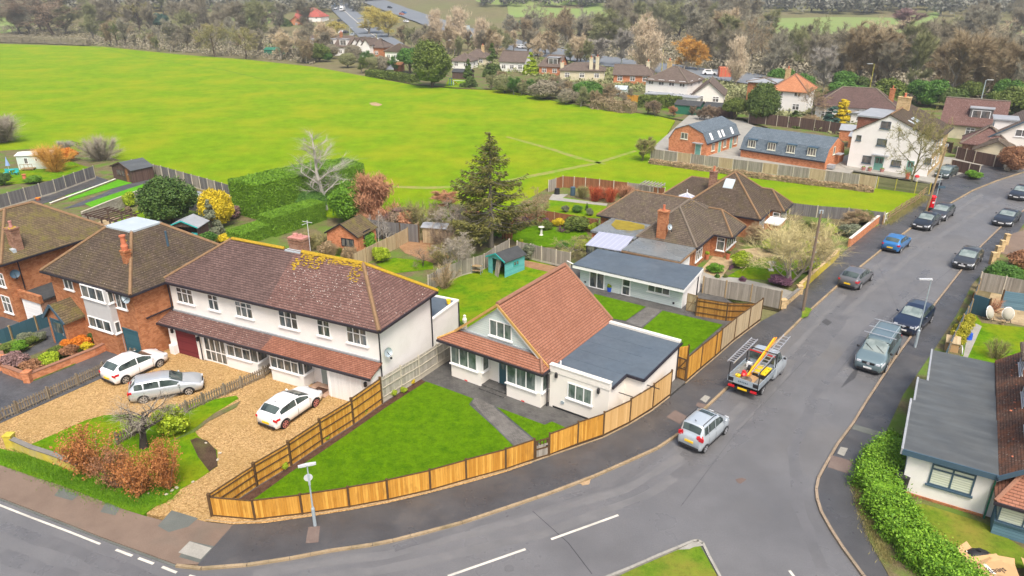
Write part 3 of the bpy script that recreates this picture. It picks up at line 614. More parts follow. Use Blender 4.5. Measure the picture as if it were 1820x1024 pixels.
def hedge_run(name,label,cat,pts,w,h,leaf,n,size,seed=1,wob=.12,topw=1.0,jit=.05,group=None,h2=None,name_part='foliage'):
    rs=np.random.RandomState(seed);o=pts[0];T=thing(name,label,cat,(o[0],o[1],0),0,group)
    P=[np.array([p[0]-o[0],p[1]-o[1]]) for p in pts];parts=[];tot=sum(np.linalg.norm(P[i+1]-P[i]) for i in range(len(P)-1));core=MB();acc=0
    for i in range(len(P)-1):
        a,b=P[i],P[i+1];L=np.linalg.norm(b-a);d=(b-a)/L;nn=np.array([-d[1],d[0]]);m_=int(n*L/tot)
        t=rs.uniform(-w*.4/L,1+w*.4/L,m_);s=rs.uniform(0,1,m_)*(2*h+w);hh=h+((h2-h)*(acc+t*L)/tot if h2 else 0)
        top=(s>h) & (s<h+w);left=s<=h;tw_=topw
        off=np.where(top,s-h-w/2,np.where(left,-w/2,w/2));z=np.where(top,hh,np.where(left,s,s-h-w)*hh/h)
        wv=wob*(np.sin(t*L*2.1+i)+np.sin(t*L*.9+z*2.3+2)+.6*np.sin(t*L*5.3+z*4))*.5;off=off*(tw_+(1-tw_)*0)+np.where(top,0,np.sign(off)*wv)+rs.normal(size=m_)*jit;z=z+np.where(top,wv*.8+rs.normal(size=m_)*jit,0)
        xy=a[None]+d[None]*(t*L)[:,None]+nn[None]*off[:,None];N=np.where(top[:,None],[[0,0,1.]],np.stack([nn[0]*np.sign(off),nn[1]*np.sign(off),np.full(m_,.25)],1))
        parts.append(leaves(np.column_stack([xy,np.maximum(z,.05)]),size,rs,N))
        c=[a-nn*w*.42-d*w*.3,b-nn*w*.42+d*w*.3,b+nn*w*.42+d*w*.3,a+nn*w*.42-d*w*.3];hz=[h if not h2 else h+(h2-h)*acc/tot,h if not h2 else h+(h2-h)*(acc+L)/tot]
        core.add([(*c[0],0),(*c[1],0),(*c[2],0),(*c[3],0),(*c[0],hz[0]-.08),(*c[1],hz[1]-.08),(*c[2],hz[1]-.08),(*c[3],hz[0]-.08)],[(4,5,6,7),(0,1,5,4),(1,2,6,5),(2,3,7,6),(3,0,4,7)]);acc+=L
        for e,sg in ((a,-1),(b,1)):
            if (i==0 and sg<0) or (i==len(P)-2 and sg>0):
                q=int(n*w/(tot*2));zz=rs.uniform(0,1,q)*hz[0 if sg<0 else 1];oo=rs.uniform(-.5,.5,q)*w;ex=e[None]+d[None]*sg*(w*.4+rs.normal(size=(q,1))*.06)+nn[None]*oo[:,None]
                parts.append(leaves(np.column_stack([ex,zz]),size,rs,np.tile([d[0]*sg,d[1]*sg,.2],(q,1))))
    V,F=merge(parts);f=bpy.data.objects.new(name_part,np_mesh(name_part,V,F,leaf));sc.collection.objects.link(f);f.parent=T
    core.obj('branches',leaf,T)
    return T
# ---------------------------------------------------------------- vehicles
CARS={
 # L, W, wheelbase, front overhang, top profile of body [(x from front, z)], greenhouse [(ws base x,z),(ws top),(roof mid),(roof rear),(rear glass base x,z)], shoulder height front/rear, wheel radius
 'hatch':dict(L=3.97,W=1.72,wb=2.50,fo=.80,hood=[(0,.62),(.12,.74),(.5,.86),(1.05,.97)],deck=[(3.78,1.0),(3.92,.95),(3.97,.80)],gh=[(1.0,.97),(1.75,1.36),(2.3,1.47),(3.35,1.40),(3.80,1.05)],sh=(.84,.97),r=.31),
 'hatch2':dict(L=4.06,W=1.73,wb=2.59,fo=.84,hood=[(0,.60),(.14,.74),(.5,.86),(1.1,.96)],deck=[(3.85,1.02),(4.0,.97),(4.06,.80)],gh=[(1.05,.96),(1.9,1.35),(2.4,1.45),(3.35,1.37),(3.86,1.08)],sh=(.84,1.0),r=.33),
 'hatch3':dict(L=4.30,W=1.78,wb=2.65,fo=.88,hood=[(0,.62),(.14,.76),(.5,.87),(1.15,.98)],deck=[(4.1,1.03),(4.25,.97),(4.30,.80)],gh=[(1.1,.98),(1.95,1.37),(2.5,1.47),(3.5,1.38),(4.12,1.06)],sh=(.86,1.0),r=.32),
 'estate':dict(L=4.25,W=1.65,wb=2.58,fo=.88,hood=[(0,.56),(.12,.70),(.5,.82),(1.15,.94)],deck=[(4.12,.98),(4.22,.92),(4.25,.78)],gh=[(1.1,.94),(1.8,1.33),(2.3,1.43),(3.75,1.40),(4.14,1.02)],sh=(.82,.93),r=.30),
 'mpv':dict(L=3.50,W=1.60,wb=2.36,fo=.66,hood=[(0,.66),(.10,.84),(.4,.96),(.72,1.05)],deck=[(3.36,1.02),(3.46,.98),(3.50,.82)],gh=[(.7,1.05),(1.3,1.56),(1.9,1.68),(3.15,1.66),(3.38,1.10)],sh=(.90,.98),r=.28),
 'saloon':dict(L=4.6,W=1.80,wb=2.78,fo=.80,hood=[(0,.58),(.14,.70),(.6,.82),(1.35,.94)],deck=[(3.75,1.02),(4.3,1.0),(4.52,.95),(4.6,.78)],gh=[(1.3,.94),(2.1,1.33),(2.6,1.42),(3.3,1.37),(3.95,1.03)],sh=(.82,.97),r=.33),
 'coupe':dict(L=4.8,W=1.86,wb=2.85,fo=.85,hood=[(0,.56),(.16,.68),(.7,.82),(1.6,.94)],deck=[(4.0,.98),(4.5,.97),(4.72,.92),(4.8,.75)],gh=[(1.55,.94),(2.35,1.28),(2.8,1.36),(3.4,1.31),(4.2,.99)],sh=(.82,.94),r=.34),
 'suv':dict(L=4.55,W=1.86,wb=2.70,fo=.92,hood=[(0,.74),(.14,.92),(.5,1.02),(1.3,1.14)],deck=[(4.32,1.16),(4.5,1.08),(4.55,.90)],gh=[(1.25,1.14),(2.0,1.56),(2.6,1.67),(3.7,1.60),(4.36,1.2)],sh=(.98,1.12),r=.37),
 'van':dict(L=5.1,W=1.95,wb=3.2,fo=.92,hood=[(0,.74),(.12,.92),(.5,1.08),(.95,1.22)],deck=[(4.98,1.15),(5.06,1.1),(5.10,.85)],gh=[(.9,1.22),(1.7,1.80),(2.3,1.92),(4.80,1.90),(5.0,1.2)],sh=(1.02,1.12),r=.35),
 'cab':dict(L=2.35,W=1.98,wb=3.2,fo=.90,hood=[(0,.78),(.12,.98),(.45,1.12),(.85,1.26)],deck=[(2.3,1.2),(2.34,1.15),(2.35,1.0)],gh=[(.8,1.26),(1.35,1.95),(1.6,2.05),(2.22,2.05),(2.32,1.3)],sh=(1.05,1.12),r=.35),
}
def car(name,label,cat,kind,paintm,rear,frontp,vis,opts=(),group=None,world_pose=None,rimm="rim",wheels=True,parent=None,xoff=0):
    c=CARS[kind];L,W,wb,fo=c['L'],c['W'],c['wb'],c['fo']
    if parent is None:
        A,B=G(*rear),G(*frontp);d=(B-A);d.z=0;d.normalize();mid=(A+B)/2
        n=Vector((-d.y,d.x,0)) if vis=='R' else Vector((d.y,-d.x,0))      # from the visible side to the far side
        if 'frontfix' in opts:mid=B-d*wb/2
        ctr=mid+n*(W/2-.06)
        T=thing(name,label,cat,(ctr.x,ctr.y,0.0),math.atan2(d.y,d.x),group)
    else:T=parent
    x_f=wb/2+fo+xoff      # local +x is forwards
    gh=c['gh'];xs=np.unique(np.concatenate([np.linspace(0,L,40),[p[0] for p in gh],[.03,.08,L-.03,L-.08]]))
    hx=[p[0] for p in c['hood']]+[gh[0][0]+.02,gh[4][0]-.02]+[p[0] for p in c['deck'] if p[0]>gh[4][0]-.02];hz=[p[1] for p in c['hood']]+[gh[0][1],gh[4][1]]+[p[1] for p in c['deck'] if p[0]>gh[4][0]-.02]
    hx,hz=zip(*sorted(zip(hx,hz)))
    def base_z(x):return np.interp(x,hx,hz)
    def top_z(x):return max(base_z(x),np.interp(x,[p[0] for p in gh],[p[1] for p in gh])) if gh[0][0]<=x<=gh[4][0] else base_z(x)
    def half(x):s=x/L;return W/2*(1-.20*max(0,(.16-s)/.16)**2.2-.14*max(0,(s-.86)/.14)**2.2)*(1-.10*(1 if s<.008 or s>.992 else 0))
    def ring(x):
        w=half(x);b=base_z(x);t=top_z(x);g=min(1,max(0,(t-b)/.38));e=min(x,L-x);zb=.20+.16*max(0,1-e/.12);sh=np.interp(x,(0,L),c['sh']);sh=min(sh,b-.03)
        up=b+.015+(t-b)*.0
        return [(0,zb),(.84*w,zb),(.965*w,zb+.07),(1.0*w,.52),(.985*w,sh-.06),(.945*w,sh+.0),(.90*w-.0*g,sh+(b-sh)*.75),(w*(.80-.03*g),b+(t-b)*.86+.0),(w*(.62-.0*g),b+(t-b)*.97+.008),(w*.3,t+.012),(0,t+.018)]
    rings=[ring(x) for x in xs]
    b=MB();nr=len(rings[0]);vs=[]
    for x,rg in zip(xs,rings):
        vs+=[(x_f-x,y,z) for y,z in rg]+[(x_f-x,-y,z) for y,z in rg[-2:0:-1]]
    n=2*nr-2;ns=len(xs)
    fs=[(i*n+k,i*n+(k+1) % n,(i+1)*n+(k+1) % n,(i+1)*n+k) for i in range(ns-1) for k in range(n)]+[tuple(range(n))[::-1],tuple(range((ns-1)*n,ns*n))]
    b.add(vs,fs);body=b.obj('body',paintm,T,smooth=True)
    def side_y(x,z):
        rg=ring(x)[2:9];return np.interp(z,[p[1] for p in rg],[p[0] for p in rg])
    def topz_at(x,y):
        rg=ring(x)[6:][::-1];return np.interp(abs(y),[p[0] for p in rg],[p[1] for p in rg])
    def strip(x0,x1,zlo,zhi,o=.010,k=10,sides=(1,-1)):     # patch on the side between two curves
        bb=MB();
        for sgn in sides:
            V=[];q=[]
            for x in np.linspace(x0,x1,k):
                a,e=zlo(x),zhi(x)
                if e-a<.015:continue
                q.append(x);V+=[(x_f-x,sgn*(side_y(x,z)+o),z) for z in np.linspace(a,e,4)]
            if len(q)>1:bb.add(V,[(i*4+j,i*4+j+1,(i+1)*4+j+1,(i+1)*4+j) for i in range(len(q)-1) for j in range(3)])
        return bb
    def cap(x0,x1,yf,o=.012,k=7,inset=.0):
        bb=MB();V=[];X=np.linspace(x0,x1,k)
        for x in X:
            w=half(x)*yf
            for y in np.linspace(-w,w,9):V.append((x_f-x+(o if x0<L/2 else -o)*.6,y,topz_at(x,y)+o*.8))
        bb.add(V,[(i*9+j,i*9+j+1,(i+1)*9+j+1,(i+1)*9+j) for i in range(len(X)-1) for j in range(8)]);return bb
    gl="glass_car"
    cap(gh[0][0]+.05,gh[1][0]+.06,.72,k=8).obj('windscreen',"glass_screen" if 'pale' in opts else gl,T,smooth=True)
    if kind!='cab':cap(gh[3][0]+.04,gh[4][0]-.04,.70).obj('rear_window',gl,T,smooth=True)
    lo=lambda x:max(np.interp(x,(0,L),c['sh'])+.045,base_z(x)+.01 if kind in ('van','cab','suv','mpv') else 0);hi=lambda x:base_z(x)+(top_z(x)-base_z(x))*.84-.015
    ga,gb=gh[0][0]+.25,gh[4][0]-(.28 if kind!='cab' else .12);m1=ga+(gb-ga)*(.44 if kind not in ('van','cab') else .36 if kind=='van' else 1.1);m2=ga+(gb-ga)*(.80 if kind not in ('hatch','hatch2') else 2)
    cuts=[ga]+[m for m in (m1,m2) if m<gb]+[gb]
    for i in range(len(cuts)-1):[strip(cuts[i]+(.035 if i else 0),cuts[i+1]-(.035 if i<len(cuts)-2 else 0),lo,hi,sides=(sd,)).obj('side_window',gl,T,smooth=True) for sd in (1,-1)]
    # seams, sills, bumpers
    if 'far' not in opts:
        bb=MB()
        for xx in cuts[:-1] if kind!='van' else cuts[:2]:
            q=strip(xx-.012,xx+.012,lambda x:.30,lambda x:lo(x),.006,2);bb.add(q.v,q.f)
        bb.obj('door_seams',"plastic_black",body)
        if kind!='cab':strip(fo+c['r']+.1,fo+wb-c['r']-.1,lambda x:.22,lambda x:.33,.012,4).obj('sill_trim',"plastic_black",T)
    if kind!='cab':
        MB().box(x_f-L-.035,x_f-L+.10,-W*.36,W*.36,.26,.40).obj('rear_bumper_trim',"plastic_black",T)
        b2=MB()
        for s in (1,-1):
            b2=MB();lz=.78 if kind not in ('mpv','suv','van') else .92;hgt=.26 if kind in ('mpv','van') else .15
            P=strip(L-.34 if 'wide' in opts else L-.22,L-.02,lambda x:lz-.02,lambda x:lz+hgt-.02,.016,5,(s,));b2.add(P.v,P.f)
            b2.box(x_f-L-.014,x_f-L+.05,s*W*.43-.14,s*W*.43+.02 if s>0 else s*W*.43+.14,lz-.02,lz+hgt-.04) if s<0 else b2.box(x_f-L-.014,x_f-L+.05,s*W*.43-.14,s*W*.43,lz-.02,lz+hgt-.04)
            b2.obj('tail_light',"lamp_red",T)
        pl=MB().box(x_f-L-.05,x_f-L-.02,-.26,.26,.50 if kind not in ('mpv',) else .62,.62 if kind not in ('mpv',) else .74).obj('number_plate',"plate_yellow",T)
    hz_=base_z(.12)
    for s in (1,-1):
        q=strip(.05,.42,lambda x:base_z(x)-.19,lambda x:base_z(x)-.055,.014,6,(s,));q.box(x_f-.09,x_f+.008,s*W*.30-.13,s*W*.30+.13,hz_-.17,hz_-.05);q.obj('headlight',"lamp_clear",T)
    MB().box(x_f-.05,x_f+.012,-W*.2,W*.2,hz_-.20,hz_-.06).box(x_f-.05,x_f+.018,-W*.34,W*.34,.24,.38).obj('grille',"plastic_black",T)
    MB().box(x_f+.012,x_f+.035,-.26,.26,.42,.53).obj('number_plate',"plate_white",T)
    for s in (1,-1):
        mx=x_f-gh[0][0]-.28;mz=lo(gh[0][0]+.3)+.07;MB().ball((mx,s*(W/2+.06),mz),.07,.11,.08,8).obj('wing_mirror',paintm if 'blackmirror' not in opts else "plastic_black",T,smooth=True)
    for wx in (x_f-fo,x_f-fo-wb) if wheels else ():
        for s in (1,-1):wheel(T,wx,s*(W/2-.062),c['r'],s,rimm,arch=(kind!='cab'))
    if 'rails' in opts:
        for s in (1,-1):MB().tube([(x_f-gh[1][0]-.3,s*W*.34,gh[2][1]-.04),(x_f-gh[1][0]-.4,s*W*.34,gh[2][1]+.06),(x_f-gh[3][0]+.1,s*W*.34,gh[3][1]+.07),(x_f-gh[3][0]+.02,s*W*.34,gh[3][1]-.02)],.022,5).obj('roof_rail',"metal_galv" if 'van'==kind else "plastic_black",T)
    if 'bars' in opts:
        for xx in (gh[1][0]+.35,gh[1][0]+1.5,gh[3][0]-.2):MB().beam((x_f-xx,-W*.52,gh[2][1]+.13),(x_f-xx,W*.52,gh[2][1]+.13),.06,.04).obj('roof_bar',"alu",T)
    if 'sunroof' in opts:cap(gh[1][0]+.2,gh[1][0]+.62,.52,k=4).obj('sunroof',"glass_car",T,smooth=True)
    if 'wipers' in opts:
        for s in (-.5,.15):MB().beam((x_f-gh[0][0]-.1,s+.45,base_z(gh[0][0])+.10),(x_f-gh[0][0]-.42,s-.12,top_z(gh[0][0]+.42)+.05),.03).obj('wiper',"plastic_black",T)
    if 'badge' in opts:
        MB().tube([(x_f+.02,0,hz_-.13),(x_f+.05,0,hz_-.13)],.10,14).obj('badge',"alu",T)
    if 'aerial' in opts:MB().tube([(x_f-gh[3][0]+.25,0,gh[3][1]+.02),(x_f-gh[3][0]+.1,0,gh[3][1]+.2)],[.03,.01],5).obj('aerial',"plastic_black",T)
    return T
def wheel(T,x,y,r,s,rimm="rim",w=.2,arch=True):
    cy=lambda y0,y1,rr,rs,n=20:MB().tube([(x,y0,r),(x,y1,r)],[rr,rs],n)
    t=MB();t.tube([(x,y-s*w,r),(x,y-s*.02,r),(x,y+s*.055,r),(x,y+s*.085,r)],[r,r,r*.97,r*.80],22);tyre=t.obj('wheel',"tyre",T,smooth=False)
    b=MB();yo=y+s*.088
    b.tube([(x,yo-s*.01,r),(x,yo+s*.004,r)],[r*.22,r*.2],10)
    for k in range(6):
        a=k*math.pi/3+.3;dx,dz=math.cos(a),math.sin(a);b.beam((x+dx*r*.12,yo,r+dz*r*.12),(x+dx*r*.64,yo,r+dz*r*.64),r*.16,.02,up=(0,1,0))
    n=18;ri,ro=r*.60,r*.70;vs=[(x+math.cos(6.283*k/n)*q,yo,r+math.sin(6.283*k/n)*q) for q in (ri,ro) for k in range(n)];b.add(vs,[(k,(k+1) % n,n+(k+1) % n,n+k) for k in range(n)])
    b.obj('rim',rimm,tyre)
    if arch:
        n=16;yy=y+s*.072;ra,rb=r*1.0,r*1.20;vs=[(x+math.cos(math.pi*k/n)*q*1.02,yy,r+math.sin(math.pi*k/n)*q-.03) for q in (ra,rb) for k in range(n+1)]
        MB().add(vs+[(v[0],v[1]-s*.12,v[2]) for v in vs],[(k,k+1,n+2+k,n+1+k) for k in range(n)]).obj('wheel_arch',"plastic_black",T)
for nme,c in [("paint_white",(.86,.87,.88)),("paint_silver",(.50,.54,.57)),("paint_silverblue",(.52,.58,.62)),("paint_grey",(.16,.165,.175)),("paint_blue",(.03,.20,.50)),("paint_black",(.018,.022,.028)),("paint_navy",(.012,.025,.06)),("paint_vangrey",(.16,.23,.25)),("paint_green",(.08,.11,.10)),("paint_darkgrey",(.05,.055,.06)),("paint_bed",(.42,.50,.55))]:
    paint(nme,c,.35 if 'white' not in nme else 0.0)
# ---------------------------------------------------------------- terrain, roads, pavements, gardens (the setting)
def hgt(x,y):
    r=math.hypot(x,y);return -0.30+max(0,r-440)*.062*(1 if r<1200 else 1200/r)+(max(0,min(1,(r-470)/160))*9*math.exp(-((x-25)/75)**2))
b=MB();NX,rr=90,[0,12,25,45,70,100,140,190,250,320,400,440,470,500,530,560,600,650,720,800,950,1200,1700,2600]
V=[];F_=[]
for j,r_ in enumerate(rr):
    for i in range(NX+1):
        a=math.radians(-20+220*i/NX);x,y=r_*math.cos(a),r_*math.sin(a)-15;V.append((x,y,hgt(x,y)))
F_=[(j*(NX+1)+i,(j+1)*(NX+1)+i,(j+1)*(NX+1)+i+1,j*(NX+1)+i+1) for j in range(len(rr)-1) for i in range(NX)]
b.add(V,F_);struct(b.obj("ground","winter_ground",smooth=True))
MEADOW=[(-160,76),(0,78),(180,83),(320,97),(440,106),(560,119),(640,134),(740,152),(810,158),(900,161),(1000,183),(1100,198),(1160,204),(1200,214),(1185,240),(1160,262),(1400,300),(1560,330),(1665,345),(1640,362),(1572,400),(1400,380),(1200,420),(980,470),(600,560),(-100,560),(-300,300)]
sheet("meadow",MEADOW,"meadow",.0,.35)
m=NT("worn_path");co=m.wpos();MATS["worn"]=m.fin(m.mix(m.ramp(m.noise(co,.6,4,.7),.35,.65),(.30,.26,.09),(.16,.28,.02)),.95,.1)
m=NT("rut");co=m.wpos();MATS["rut"]=m.fin(m.mix(m.ramp(m.noise(co,.5,4,.7),.35,.65),(.10,.15,.02),(.09,.27,.01)),.95,.1)
def trail(name,px,w,mat,z=.006):
    p=[G(*q,z) for q in px];b=MB();L=[]
    for i,a in enumerate(p):
        d=(p[min(i+1,len(p)-1)]-p[max(i-1,0)]).normalized();n=Vector((-d.y,d.x,0));ww=w*(.6 if i in (0,len(p)-1) else R.uniform(.8,1.2));L+=[a+n*ww/2,a-n*ww/2]
    b.add(L,[(2*i,2*i+1,2*i+3,2*i+2) for i in range(len(p)-1)]);return struct(b.obj(name,mat))
trail("footpath_worn",[(900,243),(940,254),(980,265),(1025,280),(1075,292)],1.1,"worn")
trail("field_rut",[(170,83),(240,100),(320,113),(400,125),(460,139),(520,150)],.5,"rut")
trail("field_edge_path",[(640,330),(760,334),(860,330),(950,312),(1060,290),(1130,268)],1.2,"worn")
sheet("bare_patch",[(656,183),(668,182),(680,186),(672,189),(660,187)],"gravel_tan",.008)
# road surface under everything in the foreground, pavements and plots stand on it as raised slabs
sheet("road",[(-260,820),(0,870),(315,985),(700,925),(1100,790),(1400,560),(1640,372),(1760,300),(1900,246),(2150,200),(2500,300),(2300,900),(2100,1500),(900,1700),(-500,1500)],"asphalt_road",.0,.3)
def kerb(name,px,w=.14,z=.115,mat="kerb_stone",out=-1,gap=.915):
    p=[G(*q,0) for q in px];b=MB()
    for i in range(len(p)-1):
        a,c=p[i],p[i+1];L=(c-a).length;n=max(1,round(L/gap));d=(c-a)/L;nn=Vector((-d.y,d.x,0))*out
        for k in range(n):
            s,e=a+d*(L*k/n+.008),a+d*(L*(k+1)/n-.008);q=[s,e,e+nn*w,s+nn*w]
            if (q[1]-q[0]).cross(q[3]-q[0]).z<0:q=q[::-1]
            b.prism([(v.x,v.y) for v in q],-.1,z)
    o=b.obj(name,mat);return struct(o)
KERB_N=[(315,1005),(360,1010),(440,1004),(515,992.5),(588.5,978.5),(662,968),(698,960.8),(760,945),(820,929),(900,902.4),(978.7,875.7),(1055,846.5),(1120,818),(1166.6,797),(1204.6,771.6),(1249,728.5),(1292,688),(1340,643),(1396.4,592.7),(1427,562.2),(1489.5,506.3),(1527.6,474.6),(1570.7,440.3),(1622.8,402.2),(1687.5,362),(1728,339),(1770,322),(1820,306),(1900,282)]
PATH_N=[(414,932.6),(470,929),(540,919),(621,906),(690,893),(765,876),(830,858),(899,838),(950,821),(1026,795),(1072,779),(1118,756),(1159,731),(1191,706),(1219,682),(1244,660),(1270,638),(1304,608),(1351,572),(1392,550),(1420,522),(1490,458),(1520,428),(1570,394),(1600,372),(1640,345),(1665,322),(1700,312),(1740,296),(1820,272),(1900,250)]
sheet("pavement",[(352,1003)]+[(x,y-1) for x,y in KERB_N[1:]]+PATH_N[::-1],"asphalt_path",.10,.3)
kerb("kerb",KERB_N)
sheet("pavement_red",[(-200,778),(0,826),(58,847),(112,864),(152,879),(216,904),(254,916),(290,925),(345,922),(368,928),(414,932.6),(354,1002),(315,1003),(180,954),(120,930),(58,906),(0,884),(-200,815)],"red_path",.09,.3)
kerb("kerb_main_road",[(-200,817),(0,885),(58.4,908),(120,932),(180,955),(250,982),(315,1005)],.12,.03,"patch_grey")
sheet("pavement_patch",[(318,990),(338,962),(387,972),(357,1001)],"patch_grey",.098);sheet("manhole_cover",[(317,982),(337,962),(376,974),(357,994)],"concrete_slab",.103)
sheet("pavement_patch",[(280,935),(305,907),(352,921),(335,936),(300,946)],"patch_grey",.096);sheet("pavement_patch",[(178,910),(190,890),(213,904),(205,916)],"patch_grey",.096)
sheet("pavement_patch",[(96,881),(108,866),(140,880),(128,890)],"patch_grey",.096)
sheet("pavement_patch",[(543,966),(548,937),(569,935),(566,964)],"patch_brown",.106)
sheet("pavement_patch",[(1184,741),(1200,729),(1221,740),(1209,754)],"patch_brown",.106);sheet("pavement_patch",[(1236,721),(1241,715),(1255,719),(1249,726)],"patch_brown",.106)
sheet("manhole_cover",[(1244,710),(1253,702),(1263,706),(1254,716)],"concrete_slab",.106)
sheet("damp_stain",[(900,848),(930,832),(975,820),(960,835),(925,850),(905,855)],"asphalt_path",.106)
sheet("grass_tuft_strip",[(1426,553),(1432,546),(1443,549),(1436,562),(1424,566)],"lawn_rough",.108)
# road markings
def line(name,px,w,mat="road_paint",z=.005):
    p=[G(*q,z) for q in px];b=MB()
    for i in range(len(p)-1):
        a,c=p[i],p[i+1];d=(c-a).normalized();n=Vector((-d.y,d.x,0))*w/2;b.add([a-n,c-n,c+n,a+n],[(0,1,2,3)])
    return struct(b.obj(name,mat))
line("road_marking",[(-150,840),(0,898),(51,918),(120,944),(178,967)],.11)
for a,c in (((206,977),(235,988)),((246,992),(273,1002)),((288,1007.5),(314,1017.7)),((336,1023),(362,1030)),((979.5,958.5),(1099,915.5)),((796,1024),(934,976)),((640,1074),(740,1042)),((1403,1014),(1420,1036))):line("road_marking",[a,c],.13)
line("road_seam",[(935,898),(1010,965),(1052,1020)],.03,"trim_dark",.004);line("road_seam",[(1430,640),(1300,780),(1210,900)],.03,"asphalt_path",.004)
line("road_seam",[(1700,470),(1540,600),(1490,660)],.03,"asphalt_path",.004);line("road_seam",[(1600,560),(1560,470)],.03,"asphalt_path",.004)
sheet("road_patch",[(1494,690),(1512,664),(1530,648),(1520,672)],"asphalt_path",.003);sheet("road_patch",[(1460,572),(1468,566),(1479,573),(1471,579)],"asphalt_path",.004)
sheet("road_stain",[(1030,858),(1040,851),(1050,852),(1047,861),(1035,863)],"gravel_tan",.004);sheet("road_stain",[(1307,852),(1318,849),(1327,852),(1316,860),(1310,857)],"patch_brown",.004)
ground("asphalt_worn",[(.105,.105,.108),(.15,.149,.152)],(.9,30),bump=.25,bscale=60,wpatch=(.5,.38,.62,.22,.5),spec=.5)
ground("asphalt_pale",[(.13,.13,.131),(.175,.173,.173)],(.9,30),bump=.25,bscale=60,wpatch=(.5,.38,.62,.35,.7),spec=.4)
def band(px,w,mat,k,seed):     # uneven worn bands and repairs in the carriageway
    rs_=random.Random(seed);p=[G(*q,.0025+k*.0004) for q in px];V=[];F=[];n=0
    for i in range(len(p)-1):
        d=(p[i+1]-p[i]);L=d.length;d.normalize();nn=Vector((-d.y,d.x,0));m_=max(2,int(L/.8))
        for j in range(m_+(i==len(p)-2)):
            c=p[i]+d*(L*j/m_);a,b_=w*rs_.uniform(.35,.6),w*rs_.uniform(.35,.6);V+=[c+nn*a,c-nn*b_];n+=1
    b=MB();b.add(V,[(2*i+1,2*i,2*i+2,2*i+3) for i in range(n-1)]);struct(b.obj("road_wear",mat))
for k,(px,w,mt) in enumerate((([(1780,350),(1640,440),(1540,520),(1450,610),(1380,700),(1290,790),(1150,880),(960,950),(700,1010),(480,1040)],.55,"asphalt_pale"),([(1745,345),(1600,440),(1500,525),(1420,610),(1350,690),(1250,790),(1110,870),(930,925),(690,985),(450,1020)],.5,"asphalt_pale"),
    ([(1500,560),(1420,660),(1340,760),(1200,850)],1.0,"asphalt_worn"),([(1460,1010),(1420,900),(1410,800),(1450,700),(1540,590),(1650,480)],.6,"asphalt_worn"),([(0,935),(150,985),(290,1040)],.7,"asphalt_worn"),([(0,985),(130,1030)],.7,"asphalt_worn"),([(1410,640),(1480,560),(1560,490)],.7,"asphalt_worn"),([(1265,806),(1230,806),(1215,800)],1.6,"asphalt_worn"),([(1350,712),(1300,700)],1.7,"asphalt_worn"),([(1490,518),(1530,522)],1.2,"asphalt_worn"),([(1525,660),(1565,672)],1.3,"asphalt_worn"),([(700,975),(900,915),(1100,858),(1195,790),(1290,700)],.45,"asphalt_worn"))):band(px,w,mt,k,k)
for px,py in ((1480,452),(905,1010)):p=G(px,py,.012);struct(MB().prism([(p.x+.22*math.cos(a*.5236),p.y+.22*math.sin(a*.5236)) for a in range(12)],0,.013).obj("drain_cover","asphalt_worn"))
# grass triangle in the junction
TRI=[(1040,1042),(1085,1023),(1118,1010),(1175,985),(1230,962.5),(1240,961),(1251,967),(1262,990),(1281,1025),(1300,1064)]
sheet("junction_green",[(1060,1044),(1120,1014),(1180,988),(1226,968),(1242,966),(1258,993),(1276,1026),(1296,1070),(1060,1080)],"lawn_rough",.10,.3)
kerb("kerb_junction",TRI,.13,.11,"concrete_slab",-1)
sheet("concrete_corner",[(1205,977),(1230,964),(1243,963),(1251,970),(1234,972),(1225,976)],"concrete_slab",.108)
# right pavement
KERB_S=[(1600,1095),(1536,1024),(1500,975),(1480,944),(1462,912),(1455,890),(1453,872),(1457,852),(1470,828),(1491,791.3),(1517.5,755.7),(1543.8,712.5),(1590.7,641.3),(1622.5,597.5),(1658,548.8),(1701.3,492.5),(1745.9,437.7),(1780.2,404.7),(1820,375.5),(1900,325)]
sheet("pavement_right",KERB_S+[(2200,500),(2100,1200),(1700,1250)],"asphalt_path",.10,.3)
kerb("kerb_right",KERB_S,.14,.115,"kerb_pink",1)
sheet("pavement_patch",[(1471,830),(1478,809),(1516,820),(1507,842)],"patch_brown",.106);sheet("manhole_cover",[(1488,806),(1494,794),(1507,797),(1500,811)],"concrete_slab",.106)
sheet("pavement_patch",[(1513,762),(1519,754),(1580,772),(1583,783),(1560,777)],"patch_grey",.106)
# neighbour drives, verge
DR=[(-300,690),(0,752),(190,668),(270,628),(300,612),(360,640),(480,655),(620,705),(679,717),(628,754),(572,790),(517,828),(456,864),(374,918),(366,927),(345,923),(270,916),(200,890),(0,812),(-300,730)]
sheet("gravel_drive",DR,"gravel_gold",.05,.3)
sheet("verge",[(-200,772),(0,826),(58,846),(112,863),(152,878),(216,903),(254,915),(276,899),(306,884),(318,872),(285,872),(232,862),(160,845),(60,812),(0,797),(-200,740)],"verge_grass",.105,.3)
sheet("front_lawn_neighbour",[(52,791),(100,770),(152,747),(185,738),(232,736),(262,742),(300,735),(345,716),(420,703),(424,708),(380,735),(344,762),(352,775),(386,800),(387,828),(352,852),(320,870),(295,893),(262,905),(160,850),(120,836),(52,802)],"lawn_green",.07,.3)
sheet("soil_bed",[(338,782),(350,778),(368,783),(384,800),(387,828),(372,838),(352,812)],"soil",.083)
sheet("soil_bed",[(300,786),(345,762),(380,735),(428,712),(420,724),(372,748),(346,768)],"garden_mix",.083)
